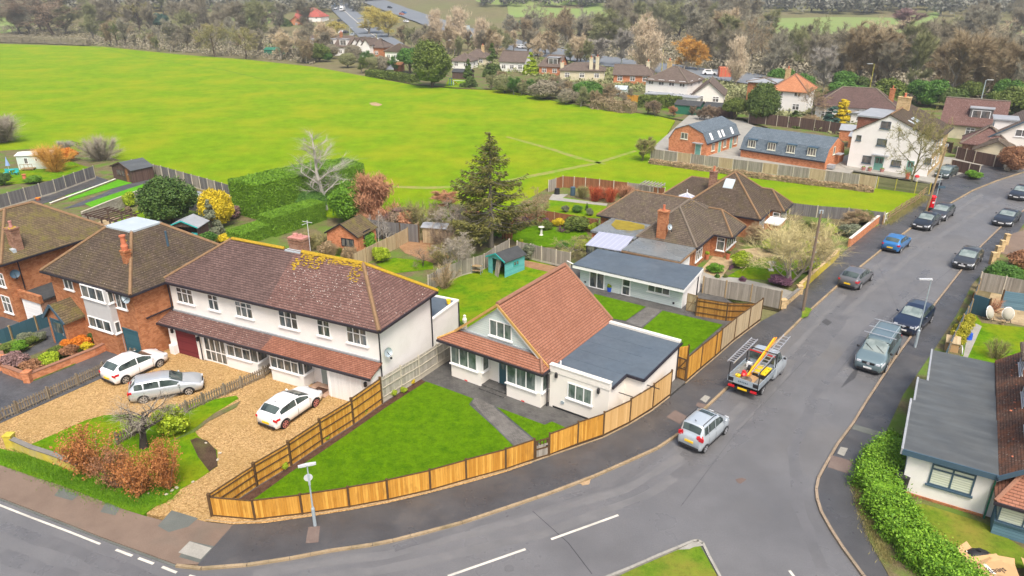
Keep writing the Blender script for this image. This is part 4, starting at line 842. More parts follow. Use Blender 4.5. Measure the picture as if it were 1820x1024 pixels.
# the plot of the new bungalow
PLOT=[(378,917),(456,864),(517,827),(572,790),(628,754),(679,717),(777,654),(815,630),(1010,470),(1240,500),(1351,568),(1304,604),(1270,634),(1244,655),(1219,678),(1190,702),(1159,726),(1118,752),(1072,774),(1026,790),(950,817),(899,834),(829,853),(765,872),(690,889),(621,902),(538,914.5),(454,924.5)]
sheet("plot_paving",PLOT,"paving_dark",.105,.3)
sheet("gravel_strip",[(365,926),(378,917),(454,924),(538,914),(621,901.5),(690,889),(765,871.5),(829,852.5),(899,833.5),(945,819),(945,823),(899,839),(830,859),(765,876),(690,894),(621,907),(540,920),(470,930),(414,932)],"gravel_gold",.112)
kerb("edging_strip",[(366,928),(414,933.5),(470,930.5),(540,921),(621,908),(690,895),(765,877.5),(830,860),(899,840),(950,823),(1026,797),(1072,781),(1118,758),(1159,733),(1191,708)],.07,.13,"kerb_stone",1,1.8)
kerb("edging_strip",[(1219,684),(1244,662),(1270,640),(1304,610),(1351,574)],.07,.13,"kerb_stone",1,1.8)
sheet("mulch_bed",[(384,915),(456,867),(517,829),(572,792),(628,756),(679,719),(748,674),(758,679),(690,722),(629,765),(560,812),(515,841),(449,889),(430,915)],"mulch",.125)
sheet("front_lawn",[(443,893),(449,888.5),(515,840.5),(560,811),(629,764),(690,721.5),(757.6,678),(800,693),(841.4,708.5),(833.8,718.7),(880,760.5),(917.4,797.5),(938,815),(899,831),(829,850),(765,869),(690,886),(621,899),(538,911),(454,921),(438,912)],"lawn_turf",.135)
sheet("path_slabs",[(836,711),(846,706),(879,722),(954,785),(975,805),(945,815),(917,797),(880,760)],"paving_path",.118)
line("path_edging",[(841,708),(834,719),(880,760.5),(917,797.5),(938,816)],.16,"paving_charcoal",.14);line("path_edging",[(879,722.5),(954,785),(972,800)],.14,"paving_charcoal",.14)
sheet("side_lawn",[(882,723),(968.2,755),(980.9,749),(1024,768),(1024,787),(978,806),(958,787)],"lawn_turf",.135)
sheet("back_lawn",[(777,648),(769,600),(762,545),(764,520),(800,497),(860,478),(905,466),(950,468),(1012,484),(1012,600),(815,625)],"lawn_green",.12)
sheet("bare_soil",[(918,470),(930,462),(1010,478),(1005,490),(950,478)],"dry_leaf",.128)
sheet("garden_lawn",[(1056,522),(1148,545),(1112,570),(1050,560)],"lawn_turf",.135);sheet("garden_lawn",[(1178,552),(1285,577),(1222,632),(1140,585)],"lawn_turf",.135)
sheet("garden_path",[(1150,546),(1177,551),(1140,582),(1113,572)],"paving_path",.12)
# bungalow neighbours' plots behind
sheet("neighbour_plot",[(940,457),(1010,420),(920,400),(905,372),(985,328),(1180,350),(1350,378),(1570,378),(1568,398),(1490,457),(1420,522),(1388,548),(1252,520),(1014,476)],"garden_mix",.06,.3)
sheet("neighbour_lawn",[(912,408),(945,402),(1000,403),(1042,412),(1050,425),(1020,440),(960,438),(918,432),(903,420)],"lawn_turf",.09)
sheet("neighbour_lawn",[(975,355),(1000,350),(1080,362),(1070,388),(1005,385),(968,372)],"lawn_green",.09)
sheet("garden_path",[(982,345),(1010,345),(1000,352),(1080,362),(1078,366),(975,355)],"concrete_slab",.095)
sheet("neighbour_front_lawn",[(1290,492),(1354,458),(1420,462),(1412,500),(1388,500)],"lawn_green",.09)
sheet("sand_terrace",[(1246,478),(1268,455),(1320,462),(1300,470),(1280,495),(1252,484)],"paving_sand",.085);sheet("sand_terrace",[(1310,444),(1350,440),(1380,455),(1340,458)],"paving_sand",.085)
sheet("neighbour_driveway",[(1388,548),(1420,522),(1376,508),(1240,478),(1222,500),(1252,520)],"concrete_slab",.08)
# middle gardens behind the semis
sheet("middle_gardens",[(330,470),(360,380),(440,372),(640,392),(745,400),(870,372),(912,400),(940,455),(905,466),(860,480),(780,508),(764,545),(600,560)],"garden_mix",.06,.3)
sheet("garden_lawn",[(560,452),(590,430),(640,437),(655,448),(610,462)],"lawn_turf",.09);sheet("garden_lawn",[(668,470),(700,458),(770,465),(770,478),(700,486)],"lawn_green",.09)
sheet("leaf_litter",[(700,430),(780,425),(800,460),(770,468),(720,450)],"dry_leaf",.09);sheet("garden_lawn",[(200,395),(240,375),(280,372),(272,400),(215,415)],"lawn_green",.09)
# left gardens
sheet("left_gardens",[(-260,260),(0,268),(110,262),(240,290),(420,345),(400,400),(300,480),(0,500),(-200,500)],"garden_mix",.06,.3)
sheet("far_left_lawn",[(-20,300),(60,300),(120,285),(165,300),(100,320),(0,330)],"lawn_green",.09)
sheet("tarmac_yard",[(20,367),(70,345),(172,313),(205,325),(120,345),(90,358),(30,378)],"asphalt_path",.085)
sheet("slate_path",[(110,372),(180,345),(235,320),(268,318),(278,322),(200,352),(135,368)],"paving_charcoal",.085)
sheet("artificial_lawn",[(116,348),(200,320),(230,317),(243,323),(160,346),(125,356)],"lawn_artificial",.10);sheet("artificial_lawn",[(150,362),(200,345),(255,327),(272,328),(240,345),(170,372)],"lawn_artificial",.10)
sheet("patio_slabs",[(165,398),(200,385),(235,392),(205,412)],"paving_sand",.085)
# front garden of the brick house on the left
sheet("block_paving",[(-250,640),(-60,560),(40,565),(110,545),(150,570),(232,622),(270,628),(190,668),(0,752),(-300,800)],"paving_charcoal",.055,.3)
sheet("flower_bed",[(8,648),(60,676),(130,648),(178,618),(160,600),(120,605),(60,630)],"garden_mix",.12,.1);sheet("flower_bed",[(-40,620),(0,640),(40,625),(80,602),(78,592),(40,590),(0,596)],"garden_mix",.12,.1)
# right gardens
sheet("right_plot",[(1606,700),(1660,622),(1700,560),(1728,505),(1790,440),(1900,430),(2100,700),(2050,1100),(1600,1060),(1545,960),(1523,860),(1560,800)],"garden_mix",.11,.3)
sheet("right_lawn",[(1735,560),(1745,574),(1820,582),(1900,600),(1860,660),(1700,645),(1724,598)],"lawn_green",.14);sheet("garden_path",[(1722,585),(1735,575),(1745,580),(1728,618),(1718,640),(1712,634)],"concrete_slab",.145)
sheet("patio_slabs",[(1745,565),(1762,520),(1860,540),(1850,585)],"paving_sand",.14)
sheet("corner_lawn",[(1590,900),(1640,895),(1750,930),(1820,975),(1840,1010),(1700,1010),(1620,960)],"lawn_rough",.14)
sheet("upper_right_plot",[(1790,440),(1820,398),(1900,380),(2000,430),(1860,480)],"garden_mix",.13);sheet("upper_right_drive",[(1768,448),(1800,415),(1850,400),(1900,430),(1800,455)],"red_path",.135)
sheet("upper_right_lawn",[(1770,470),(1820,478),(1820,492),(1780,486)],"lawn_green",.15)
# upper right: forecourt of the white house, gardens beyond
sheet("forecourt",[(1630,320),(1505,300),(1480,285),(1540,262),(1760,288),(1745,296),(1690,318),(1668,327)],"concrete_slab",.06,.2)
sheet("tan_driveway",[(1740,292),(1765,282),(1800,272),(1780,262),(1740,285)],"gravel_tan",.07,.1)
sheet("mansard_yard",[(1160,262),(1200,290),(1500,318),(1520,300),(1320,215),(1230,200)],"concrete_slab",.03,.2)
sheet("roadside_verge",[(1570,396),(1640,347),(1648,350),(1600,378),(1577,398)],"verge_grass",.112)
sheet("far_gardens",[(1215,213),(1160,203),(1100,196),(1000,182),(905,160),(810,156),(740,150),(660,134),(700,100),(1000,100),(1300,130),(1600,170),(1900,180),(1900,250),(1500,300),(1480,270),(1320,210)],"garden_mix",-.02,.2)
sheet("far_lawn",[(650,104),(700,108),(690,113),(640,108)],"lawn_green",.01);sheet("far_lawn",[(1100,172),(1160,182),(1200,196),(1150,196)],"lawn_green",.01)
sheet("far_lawn",[(798,140),(830,142),(830,156),(790,155)],"lawn_green",.01);sheet("far_pasture",[(488,72),(548,73),(545,85),(470,84)],"lawn_green",-.15)
sheet("far_lawn",[(1720,200),(1760,206),(1755,214),(1725,212)],"lawn_green",.01)
# main road and dual carriageway far away
def GT(px,py,dz=.1):      # hit the terrain
    d=ray(px,py);t=100.0
    while t<4000:
        q=Vector((0,0,CAMH))+d*t
        if q.z<=hgt(q.x,q.y)+dz:break
        t+=4
    q=Vector((0,0,CAMH))+d*t;q.z=hgt(q.x,q.y)+dz;return q
def drape(name,px,mat,dz=.3):
    b=MB();b.add([GT(*q,dz) for q in px],[tuple(range(len(px)))]);return struct(b.obj(name,mat))
def strip_road(name,px,w,z,mat="far_road"):
    px=[(px[i][0]+(px[i+1][0]-px[i][0])*k/5,px[i][1]+(px[i+1][1]-px[i][1])*k/5) for i in range(len(px)-1) for k in range(5)]+[px[-1]];p=[GT(*q,z+.3) for q in px];b=MB();V=[]
    for i,a in enumerate(p):
        d=(p[min(i+1,len(p)-1)]-p[max(i-1,0)]).normalized();n=Vector((-d.y,d.x,0));V+=[a+n*w/2,a-n*w/2]
    b.add(V,[(2*i,2*i+1,2*i+3,2*i+2) for i in range(len(p)-1)]);return struct(b.obj(name,mat))
plain("far_road",(.17,.19,.21),.8,.3,var=.1,scale=.1)
strip_road("main_road",[(716,100),(700,90),(672,70),(640,44),(612,20),(598,3),(592,-4)],15,.15)
DUAL=[(1400,148),(1250,130),(1100,113),(1000,98),(930,84),(850,63),(790,46),(730,26),(690,12),(660,0)]
strip_road("dual_carriageway",DUAL,20,.2)
strip_road("road_marking",[(672,70),(640,44),(612,20),(598,3)],.5,.25,"road_paint")
for px in ([(0,5),(60,30),(74,40),(20,60),(-60,66),(-200,50),(-200,8)],[(455,-2),(500,22),(478,42),(430,44),(370,20),(360,-4)]):drape("far_pasture",px,"far_pasture")
drape("far_pasture",[(1370,62),(1376,34),(1480,31),(1600,33),(1660,22),(1672,23),(1650,58),(1500,62)],"far_pasture");drape("far_pasture",[(1780,62),(1800,42),(1900,44),(1900,66)],"far_pasture");drape("far_pasture",[(905,32),(900,4),(1060,2),(1130,22),(1100,34)],"far_pasture")
b=MB()      # grassy hill right of the dual carriageway
cx=G(1010,34,0);ax=75;V=[]
for j in range(9):
    for i in range(33):
        a=i/32*2*math.pi;rr_=j/8;V.append((cx.x+math.cos(a)*rr_*120-15,cx.y+60+math.sin(a)*rr_*110,-1.5+22*(math.cos(rr_*math.pi)*.5+.5)))
b.add(V,[(j*33+i,(j+1)*33+i,(j+1)*33+i+1,j*33+i+1) for j in range(8) for i in range(32)]);struct(b.obj("hill","far_pasture",smooth=True))
# ---------------------------------------------------------------- buildings
def hip(x0,x1,y0,y1,ze,zr,ax='x',s0=None,s1=None):
    # hip / gable faces; s0, s1 = inset of the ridge ends (0 = gable). Returns faces, ridge and hip lines
    if ax=='x':
        c=(y0+y1)/2;h=(y1-y0)/2;s0=h if s0 is None else s0;s1=h if s1 is None else s1
        a,b=(x0+s0,c,zr),(x1-s1,c,zr);A,B,C_,D=(x0,y0,ze),(x1,y0,ze),(x1,y1,ze),(x0,y1,ze)
        f=[[A,B,b,a],[C_,D,a,b]];e=[(a,b)]
        if s0:f.append([D,A,a])
        if s1:f.append([B,C_,b])
        e+=[(a,A),(a,D)] if s0 else [];e+=[(b,B),(b,C_)] if s1 else []
    else:
        c=(x0+x1)/2;h=(x1-x0)/2;s0=h if s0 is None else s0;s1=h if s1 is None else s1
        a,b=(c,y0+s0,zr),(c,y1-s1,zr);A,B,C_,D=(x0,y0,ze),(x1,y0,ze),(x1,y1,ze),(x0,y1,ze)
        f=[[B,C_,b,a],[D,A,a,b]];e=[(a,b)]
        if s0:f.append([A,B,a])
        if s1:f.append([C_,D,b])
        e+=[(a,A),(a,B)] if s0 else [];e+=[(b,C_),(b,D)] if s1 else []
    return f,e
def bld(name,label,cat,F,group=None):return thing(name,label,cat,(F.o.x,F.o.y,0),F.a,group)
def wallbox(T,x0,x1,y0,y1,z1,mat,z0=0,name='wall'):return MB().box(x0,x1,y0,y1,z0,z1).obj(name,mat,T)
def eaves(F_,z):pass
def perim(x0,x1,y0,y1,z,sides='fblr'):
    P=dict(f=((x0,y0,z),(x1,y0,z)),b=((x0,y1,z),(x1,y1,z)),l=((x0,y0,z),(x0,y1,z)),r=((x1,y0,z),(x1,y1,z)))
    return [P[s] for s in sides]
def wp(F,v,a,b):u0,z1=F.fy(v,*a);u1,z0=F.fy(v,*b);return u0,u1,z0,z1
def wpx(F,v,a,b):u0,z1=F.fx(v,*a);u1,z0=F.fx(v,*b);return u0,u1,z0,z1

# ---- white semi-detached pair
S=Fr((-24.13,45.91),-25.6);ZR=7.65;mid=9.4
TL=bld('semi_detached_house',"left half of the white pair with plum tiled roof and maroon garage door",'house',S)
TR=bld('semi_detached_house',"right half of the white pair with redder speckled roof and sage green door",'house',S)
wallbox(TL,.35,mid,.35,6.3,5.05,"render_white");wallbox(TR,mid+.003,17.75,.35,6.3,5.05,"render_white")
A_,B_,C_,D_=(0,0,5.1),(18.1,0,5.1),(18.1,6.65,5.1),(0,6.65,5.1);a_,b_,m0,m1,mr=(3.75,3.3,ZR),(14.8,3.3,ZR),(mid,0,5.1),(mid,6.65,5.1),(mid,3.3,ZR)
roofpart(TL,[[A_,m0,mr,a_],[m1,D_,a_,mr],[D_,A_,a_]],"tile_semi_left");roofpart(TR,[[m0,B_,b_,mr],[C_,m1,mr,b_],[B_,C_,b_]],"tile_semi_right")
ridge(TL,[(a_,A_),(a_,D_)],"ridge_tan",.1);ridge(TL,[(a_,(8.4,3.3,ZR))],"moss_yellow",.12,'mossy_ridge');ridge(TR,[(b_,B_)],"ridge_tan",.13);ridge(TR,[(b_,C_),(b_,(9.9,3.3,ZR))],"moss_yellow",.13,'mossy_ridge')
def moss(T,x0,x1,y0,z0,y1,z1,n,seed,ysp=1.0,name='moss',mat="moss_yellow",big=.13):   # clumps of moss scattered over a slope
    rs=np.random.RandomState(seed);b=MB()
    for i in range(n):
        t=rs.uniform(0,1)**ysp;u=rs.uniform(0,1);x=x0+(x1-x0)*u;y=y1+(y0-y1)*t;z=z1+(z0-z1)*t+.02;s=big*rs.uniform(.3,1.1)
        b.ball((x,y,z),s,s*.8,s*.28,6)
    o=b.obj(name,mat,T);o['kind']='stuff';return o
moss(TR,10.1,11.9,2.45,7.02,3.25,7.62,200,1,2.2,big=.10);moss(TR,11.9,13.2,2.9,7.3,3.25,7.62,50,11,1.5,big=.09);moss(TR,12.6,14.8,3.0,7.4,3.25,7.63,60,2);moss(TR,14.2,15.0,2.2,6.8,3.2,7.6,60,6,1.2,big=.1);moss(TR,9.7,10.2,2.2,6.8,2.9,7.3,26,3);moss(TR,10.2,16.0,.6,5.6,3.1,7.45,260,4,1.0,'lichen',"stone_white",.035)
gutter(TL,perim(-.04,mid,-.05,6.7,5.0,'f')+[((-.04,0,5.0),(-.04,6.6,5))]);gutter(TR,[((mid,-.05,5.0),(18.14,-.05,5.0)),((18.14,0,5.0),(18.14,6.6,5.0))])
zt=S.fy(.35,302,550)[1]+.05
roofpart(TL,[[(-.1,-.95,2.32),(mid,-.95,2.32),(mid,.35,zt),(-.1,.35,zt)]],"tile_semi_right",.1,'porch_roof');roofpart(TR,[[(mid,-.95,2.32),(17.9,-.95,2.32),(17.9,.35,zt),(mid,.35,zt)]],"tile_red",.1,'porch_roof')
gutter(TL,[((-.1,-1.0,2.24),(mid,-1.0,2.24))]);gutter(TR,[((mid,-1.0,2.24),(17.9,-1.0,2.24))])
MB().box(.35,mid,.25,.35,zt,zt+.12).obj('lead_flashing',"lead_grey",TL);MB().box(mid,17.75,.25,.35,zt,zt+.12).obj('lead_flashing',"lead_grey",TR)
FW=-.62
wallbox(TL,.6,3.6,FW,.36,2.25,"render_white",name='garage_wall');wallbox(TL,3.62,5.9,FW+.1,.36,2.25,"render_white",name='porch_wall');wallbox(TL,5.92,8.6,FW,.36,.98,"render_white",name='bay_wall')
MB().box(6.0,8.5,FW+.06,.3,.98,2.2).obj('bay_core',"glass",TL)
u=wp(S,FW,(306,577),(356,643));door(TL,front(FW),1.35,3.2,.05,1.98,"door_maroon","door_maroon",handle=False,name='garage_door')
b=MB();W=front(FW+.1)
g=door(TL,front(FW+.1),3.75,5.82,.04,2.15,"upvc_white",handle=True,name='porch_doors')
b=MB()
for i in range(4):
    a=3.85+i*.49;b.box(a+.05,a+.44,.03,.04,.18,.85,W).box(a+.05,a+.44,.03,.04,.95,2.0,W)
b.obj('pane',"glass",g)
win(TL,front(FW),6.0,8.1,.98,2.18,3,.68,sill=True,name='bay_window');win(TL,rside(8.6),FW+.05,.3,.98,2.18,1,.68,name='bay_window')
MB().box(5.92,8.62,FW-.02,FW+.1,2.15,2.25).obj('fascia',"upvc_white",TL)
lantern(TL,(1.05,FW-.08,1.75));lantern(TL,(3.45,FW-.08,1.65));MB().box(.8,1.25,FW-.35,FW,.05,.75).obj('meter_box',"upvc_white",TL)
for a,c in (((311.9,508.7),(346.2,542.7)),((416.7,533.3),(451.5,568))):win(TL,front(.35),*wp(S,.35,a,c),3,.66)
win(TL,front(.35),*wp(S,.35,(367.7,521.4),(391.3,553.6)),2,.66)
for a,c in (((493.9,549.8),(531.5,587.4)),((614.8,577.7),(653.9,616.3))):win(TR,front(.35),*wp(S,.35,a,c),3,.64)
win(TR,front(.35),*wp(S,.35,(562.5,566.3),(588.6,600.6)),2,.64)
wallbox(TR,9.75,12.4,FW,.36,1.0,"render_white",name='bay_wall');MB().box(9.82,12.33,FW+.06,.3,1.0,2.2).obj('bay_core',"glass",TR)
win(TR,front(FW),9.77,12.1,1.0,2.2,4,.66,name='bay_window');win(TR,rside(12.4),FW+.05,.3,1.0,2.2,1,.66,name='bay_window')
door(TR,front(.35),13.0,14.0,.12,2.15,"door_sage","upvc_white",name='front_door');wallbox(TR,14.35,17.75,FW,.36,2.3,"render_white",name='garage_wall')
door(TR,front(FW),14.5,17.0,.05,2.1,"door_white","upvc_white",handle=False,name='garage_door');lantern(TR,(17.3,FW-.08,1.65));lantern(TR,(14.2,.25,1.75));MB().box(12.6,14.3,-1.0,.35,0,.12).obj('doorstep',"paving_tile",TR);MB().box(13.1,13.95,-.75,-.15,.12,.135).obj('doormat',"mulch",TR)
pipe(TR,(17.85,.28,5.0),(17.85,.28,.1));pipe(TL,(.3,.25,5.0),(.3,.25,2.6));pipe(TL,(3.6,FW-.06,2.2),(3.6,FW-.06,.1));dish(TR,(17.75,.9,S.fx(17.8,690,622)[1]),(1,-.35,.25),r=.3);pipe(TR,(17.82,6.2,5.0),(17.82,6.2,.1),"trim_dark")
wallbox(TR,13.5,17.75,6.3,9.9,2.95,"render_white",name='rear_extension');MB().box(13.5,17.6,6.3,9.75,2.95,3.0).obj('flat_roof',"felt_blue",TR);MB().box(17.6,17.8,6.3,9.95,2.95,3.08).box(13.5,17.6,9.75,9.95,2.95,3.08).obj('parapet',"render_white",TR)
pipe(TR,(17.84,9.8,2.9),(17.84,9.8,.1));MB().lathe([(.13,3.08),(.18,3.4),(.15,3.4)],10,(17.5,9.0,0)).obj('plant_tub',"toy_yellow",TR)
chimney(TL,mid-.2,3.9,6.6,8.25,1.15,.75,"brick_brown",0);MB().box(mid-.85,mid+.45,3.15,3.5,7.4,7.62).obj('chimney_flashing',"lead_pale",TL);MB().box(mid-.78,mid+.38,3.5,4.3,8.37,8.42).lathe([(.2,8.42),(.16,8.6)],8,(mid-.45,3.9,0)).lathe([(.18,8.42),(.14,8.6)],8,(mid-.05,3.9,0)).obj('chimney_cap',"pink",TL)
MB().tube([(mid+.6,4.0,7.5),(mid+.6,4.0,9.6)],.025,5).beam((mid+.2,4,9.5),(mid+1.0,4.0,9.5),.03).beam((mid+.4,3.7,9.35),(mid+.4,4.3,9.35),.02).obj('aerial',"metal_pale",TL)

# ---- new bungalow
BG=Fr((-4.17,42.53),-34.5);T=bld('bungalow',"new cream bungalow with terracotta gable roof and grey flat roofed side wing",'bungalow',BG)
AX,AZ,YB=4.05,5.9,8.0
wallbox(T,.35,7.7,.12,7.8,2.55,"render_cream");MB().slab([(.3,.1,2.5),(7.7,.1,2.5),(AX,.1,5.62)],.12,(0,1,0)).obj('gable',"clad_pale",T)
MB().slab([(.3,7.7,2.5),(7.7,7.7,2.5),(AX,7.7,5.6)],.12,(0,1,0)).obj('rear_gable',"render_cream",T)
roofpart(T,[[(AX,-.12,AZ),(8.0,-.12,2.62),(8.0,YB,2.62),(AX,YB,AZ)],[(AX,-.12,AZ),(AX,YB,AZ),(-.05,YB,2.62),(-.05,-.12,2.62)]],"tile_new",.13)
ridge(T,[((AX,-.12,AZ+.02),(AX,YB,AZ+.02))],"ridge_red",.13);ridge(T,[((7.9,YB-.05,2.75),(AX,YB-.05,AZ+.03))],"ridge_red",.1,'verge_tiles')
gutter(T,[((AX,-.16,AZ-.06),(8.0,-.16,2.56)),((AX,-.16,AZ-.06),(-.05,-.16,2.56))],"fascia_gold",.06,.16,'bargeboard')
b=MB();b.beam((AX+.02,-.13,AZ-.22),(7.98,-.13,2.38),.05,.16);b.obj('verge_board',"stone_white",T)
u0,u1,z0,z1=wp(BG,.1,(870,566),(910,607));win(T,front(.1),u0,u1,z0,z1,3,None,name='window',pane='glass_bright')
BW=-.72
for k,(x0,x1) in enumerate(((.75,3.2),(5.15,7.65))):
    wallbox(T,x0,x1,BW,.13,1.12,"render_cream",name='bay_wall');c=MB().box(x0+.08,x1-.08,BW+.08,.1,1.12,2.45).obj('bay_core',"glass_bright",T)
    win(T,front(BW),x0,x1-.32,1.12,2.5,3,None,pane='glass_bright',name='bay_window',bar=.07);MB().box(x1-.36,x1,BW+.02,BW+.12,1.12,2.5).box(x0,x1,BW,.1,2.45,2.56).obj('bay_corner_post',"upvc_white",T)
    win(T,rside(x1),BW+.1,.08,1.12,2.5,1,None,pane='glass_bright',name='bay_window',bar=.07)
    MB().box((x0+x1)/2-.15,(x0+x1)/2+.08,BW-.01,BW+.02,.12,.2).obj('air_brick',"toy_red",T)
pt=[(-.15,-.98,2.68),(7.9,-.98,2.68),(7.1,.1,3.22),(.9,.1,3.22)]
roofpart(T,[pt,[(7.9,-.98,2.68),(7.9,.1,2.68),(7.1,.1,3.22)],[(-.15,.1,2.68),(-.15,-.98,2.68),(.9,.1,3.22)]],"tile_new",.1,'porch_roof');ridge(T,[((7.9,-.98,2.74),(7.1,.08,3.26))],"ridge_red",.1,'porch_hip_tiles');ridge(T,[((-.15,-.98,2.74),(.9,.08,3.26))],"fascia_gold",.06,'porch_verge')
gutter(T,[((-.15,-1.03,2.6),(7.95,-1.03,2.6)),((7.95,-1.03,2.6),(7.95,-.1,2.6))]);MB().box(.9,7.1,.02,.1,3.2,3.32).obj('lead_flashing',"lead_grey",T)
MB().box(7.72,8.05,-.2,.12,2.3,2.62).box(-.05,.35,-.2,.12,2.3,2.62).obj('eaves_box',"stone_white",T)
door(T,front(.12),3.95,4.95,.28,2.42,"door_teal","upvc_white",2,"glass_bright",name='front_door');MB().box(3.2,5.15,-.72,.12,.1,.28).box(3.2,5.15,-1.05,-.72,.1,.19).obj('doorstep',"paving_dark",T);MB().box(3.35,3.5,-.02,.1,2.0,2.2).obj('porch_lamp',"plastic_black",T)
pipe(T,(7.85,-.3,2.55),(7.85,-.3,.1))
# side wing
FP=[(7.95,-.2),(11.9,-.2),(11.9,1.9),(13.0,1.9),(13.0,7.4),(7.95,7.4)]
MB().prism(FP,0,2.62).obj('side_wing',"render_cream",T)
MB().prism([(8.0,.0),(11.98,.0),(11.98,1.82),(13.08,1.82),(13.08,7.3),(8.0,7.3)],2.62,2.72).obj('flat_roof',"felt_blue",T)
MB().box(7.95,11.95,-.24,.02,2.55,2.98).obj('front_parapet',"render_cream",T);b=MB()
for i in range(9):b.box(7.93+i*.45,7.93+i*.45+.44,-.28,.06,2.98,3.04)
b.obj('coping',"stone_white",T);b=MB()
for i in range(11):b.box(8.0+i*.46,8.0+i*.46+.45,7.25,7.55,2.72,2.86)
b.obj('coping',"stone_white",T);MB().box(8.0,13.0,7.28,7.52,2.5,2.72).obj('rear_parapet',"render_cream",T)
b=MB()
for yy in (1.6,2.9,4.2,5.5):b.box(8.02,11.9,yy,yy+.10,2.72,2.728)
b.obj('felt_lap',"felt_blue",T)['kind']='stuff'
gutter(T,[((12.02,.0,2.62),(12.02,1.78,2.62)),((12.02,1.78,2.62),(13.12,1.78,2.62)),((13.12,1.78,2.62),(13.12,7.5,2.62))])
u0,u1,z0,z1=wp(BG,-.2,(1009.5,679),(1051.5,721));win(T,front(-.2),u0,u1,z0,z1,3,None,pane="glass_bright");
for px in ((989,667),(1064,695)):x,z=BG.fy(-.25,*px);MB().box(x-.06,x+.06,-.36,-.2,z-.14,z+.14).lathe([(.1,z+.14),(.02,z+.22)],8,(x,-.3,0)).obj('wall_lamp',"plastic_black",T)
x,z=BG.fy(-.2,1000,715);MB().tube([(x,-.25,z),(x,-.2,z)],.12,12).obj('vent_cover',"metal_galv",T)
MB().box(8.2,10.9,-.215,-.2,.12,.24).obj('plinth',"plastic_black",T);MB().lathe([(.06,2.7),(.05,3.1)],8,(8.35,.35,0)).obj('vent_pipe',"upvc_white",T)
MB().beam((12.0,.9,1.9),(12.9,.9,1.9),.04).beam((13.0,2.6,1.9),(13.8,2.6,1.9),.04).obj('fence_brace',"plastic_black",T);pipe(T,(13.06,7.2,2.6),(13.06,7.2,.1),r=.04)
for p in ((1144,590),(1190,603)):q=BG.L(*p,2.75);MB().ball((q.x,q.y,2.74),.09,.14,.02,6).obj('dead_leaf',"terracotta",T)

# ---- garden building
D=Fr((5.09,56.65),-33.1);T=bld('garden_building',"long pale green clad garden building with dark grey flat roof and white fascia",'outbuilding',D)
MB().prism([(.35,.75),(9.45,.75),(9.25,5.0),(.35,4.5)],0,1.95).obj('wall',"clad_pale",T);MB().prism([(0,0),(9.77,0),(9.45,5.2),(0,4.6)],2.02,2.12).obj('flat_roof',"felt_blue",T)
MB().box(0,9.77,.0,.06,1.8,2.06).obj('fascia',"upvc_white",T);MB().slab([(.0,.06,1.9),(9.77,.06,1.9),(9.7,.74,1.9),(.0,.74,1.9)],.03).obj('soffit',"upvc_white",T);b=MB();b.beam((9.77,.03,1.95),(9.47,5.2,1.95),.05,.24);b.obj('fascia',"upvc_white",T)
MB().box(9.38,9.46,.76,4.9,.05,1.94).obj('side_wall',"render_white",T)
def dwin(a,c,n,tr,nm='window',**k):win(T,front(.75),*wp(D,.75,a,c),n,tr,name=nm,**k)
q=wp(D,.75,(1048,480),(1076,513));win(T,front(.75),q[0],q[1]-.1,.1,1.78,2,None,name='french_doors',sill=False,bar=.1);q=wp(D,.75,(1106,495),(1120,529));win(T,front(.75),q[0],q[0]+.8,.08,1.75,1,.5,name='back_door',sill=False,bar=.11)
q=wp(D,.75,(1152,503),(1186,523));win(T,front(.75),q[0],q[1]+.2,.95,1.68,3,None);MB().box(3.1,4.1,.68,.75,.06,1.8).obj('cladding_panel',"clad_pale",T)
MB().box(8.7,8.85,.7,.75,.35,.5).box(.8,.95,.7,.75,.4,.52).obj('vent',"plastic_black",T);MB().box(-.1,10.2,-.2,.75,0,.12).obj('step',"paving_dark",T);pipe(T,(9.52,4.0,2.0),(9.52,4.0,.05));pipe(T,(.1,-.1,2.2),(-.5,-.1,2.35),"upvc_white",.04)

# ---- brick bungalow with tall chimney
C=Fr((8.56,70.04),-32.4);T=bld('brick_bungalow',"brick bungalow with tall brick chimney beside a wet grey flat garage roof",'bungalow',C)
wallbox(T,.3,11.6,.3,6.9,2.2,"brick_red");wallbox(T,6.3,11.6,-3.95,.31,2.2,"brick_red",name='front_wall');wallbox(T,11.5,13.0,.6,4.2,2.2,"brick_red",name='side_wing')
f1,e1=hip(0,11.5,0,7.2,2.3,4.35,'x',2.4,3.0);f2,e2=hip(6.07,11.84,-4.18,4.6,2.3,4.95,'y',2.8,3.2);f3,e3=hip(8.5,13.64,.35,4.65,2.3,4.1,'x',2.0,1.9)
roofpart(T,f1+f3,"tile_grey");roofpart(T,f2,"tile_grey",name='main_roof');ridge(T,[e1[0],e1[1]],"ridge_tan",.09);ridge(T,e2[:1]+e2[1:],"ridge_grey",.11);ridge(T,[e3[0]]+e3[-2:],"ridge_tan",.10)
moss(T,9.2,10.4,-1.4,4.9,1.2,4.9,20,5,big=.05,mat='moss_yellow');gutter(T,[((-.03,-.03,2.2),(6.05,-.03,2.2)),((6.07,-4.22,2.2),(11.88,-4.22,2.2)),((11.9,-4.2,2.2),(11.9,.2,2.2)),((11.9,.3,2.2),(13.7,.3,2.2)),((13.7,.3,2.2),(13.7,4.6,2.2))])
chimney(T,8.35,-3.7,2.0,4.95,.85,.6,"brick_red",1);dish(T,(8.8,-3.8,3.6),(.9,-.4,.3),r=.28)
wallbox(T,6.5,11.6,-7.95,-4.25,2.0,"brick_red",name='garage_wall');MB().box(6.4,11.75,-8.1,-3.98,2.2,2.3).obj('garage_roof',"roof_wet",T);gutter(T,[((6.4,-8.12,2.14),(11.8,-8.12,2.14)),((11.78,-8.1,2.14),(11.78,-4,2.14))],"ridge_tan");wallbox(T,6.45,11.65,-8.0,-3.97,2.14,"brick_red",1.98,name='garage_coping')
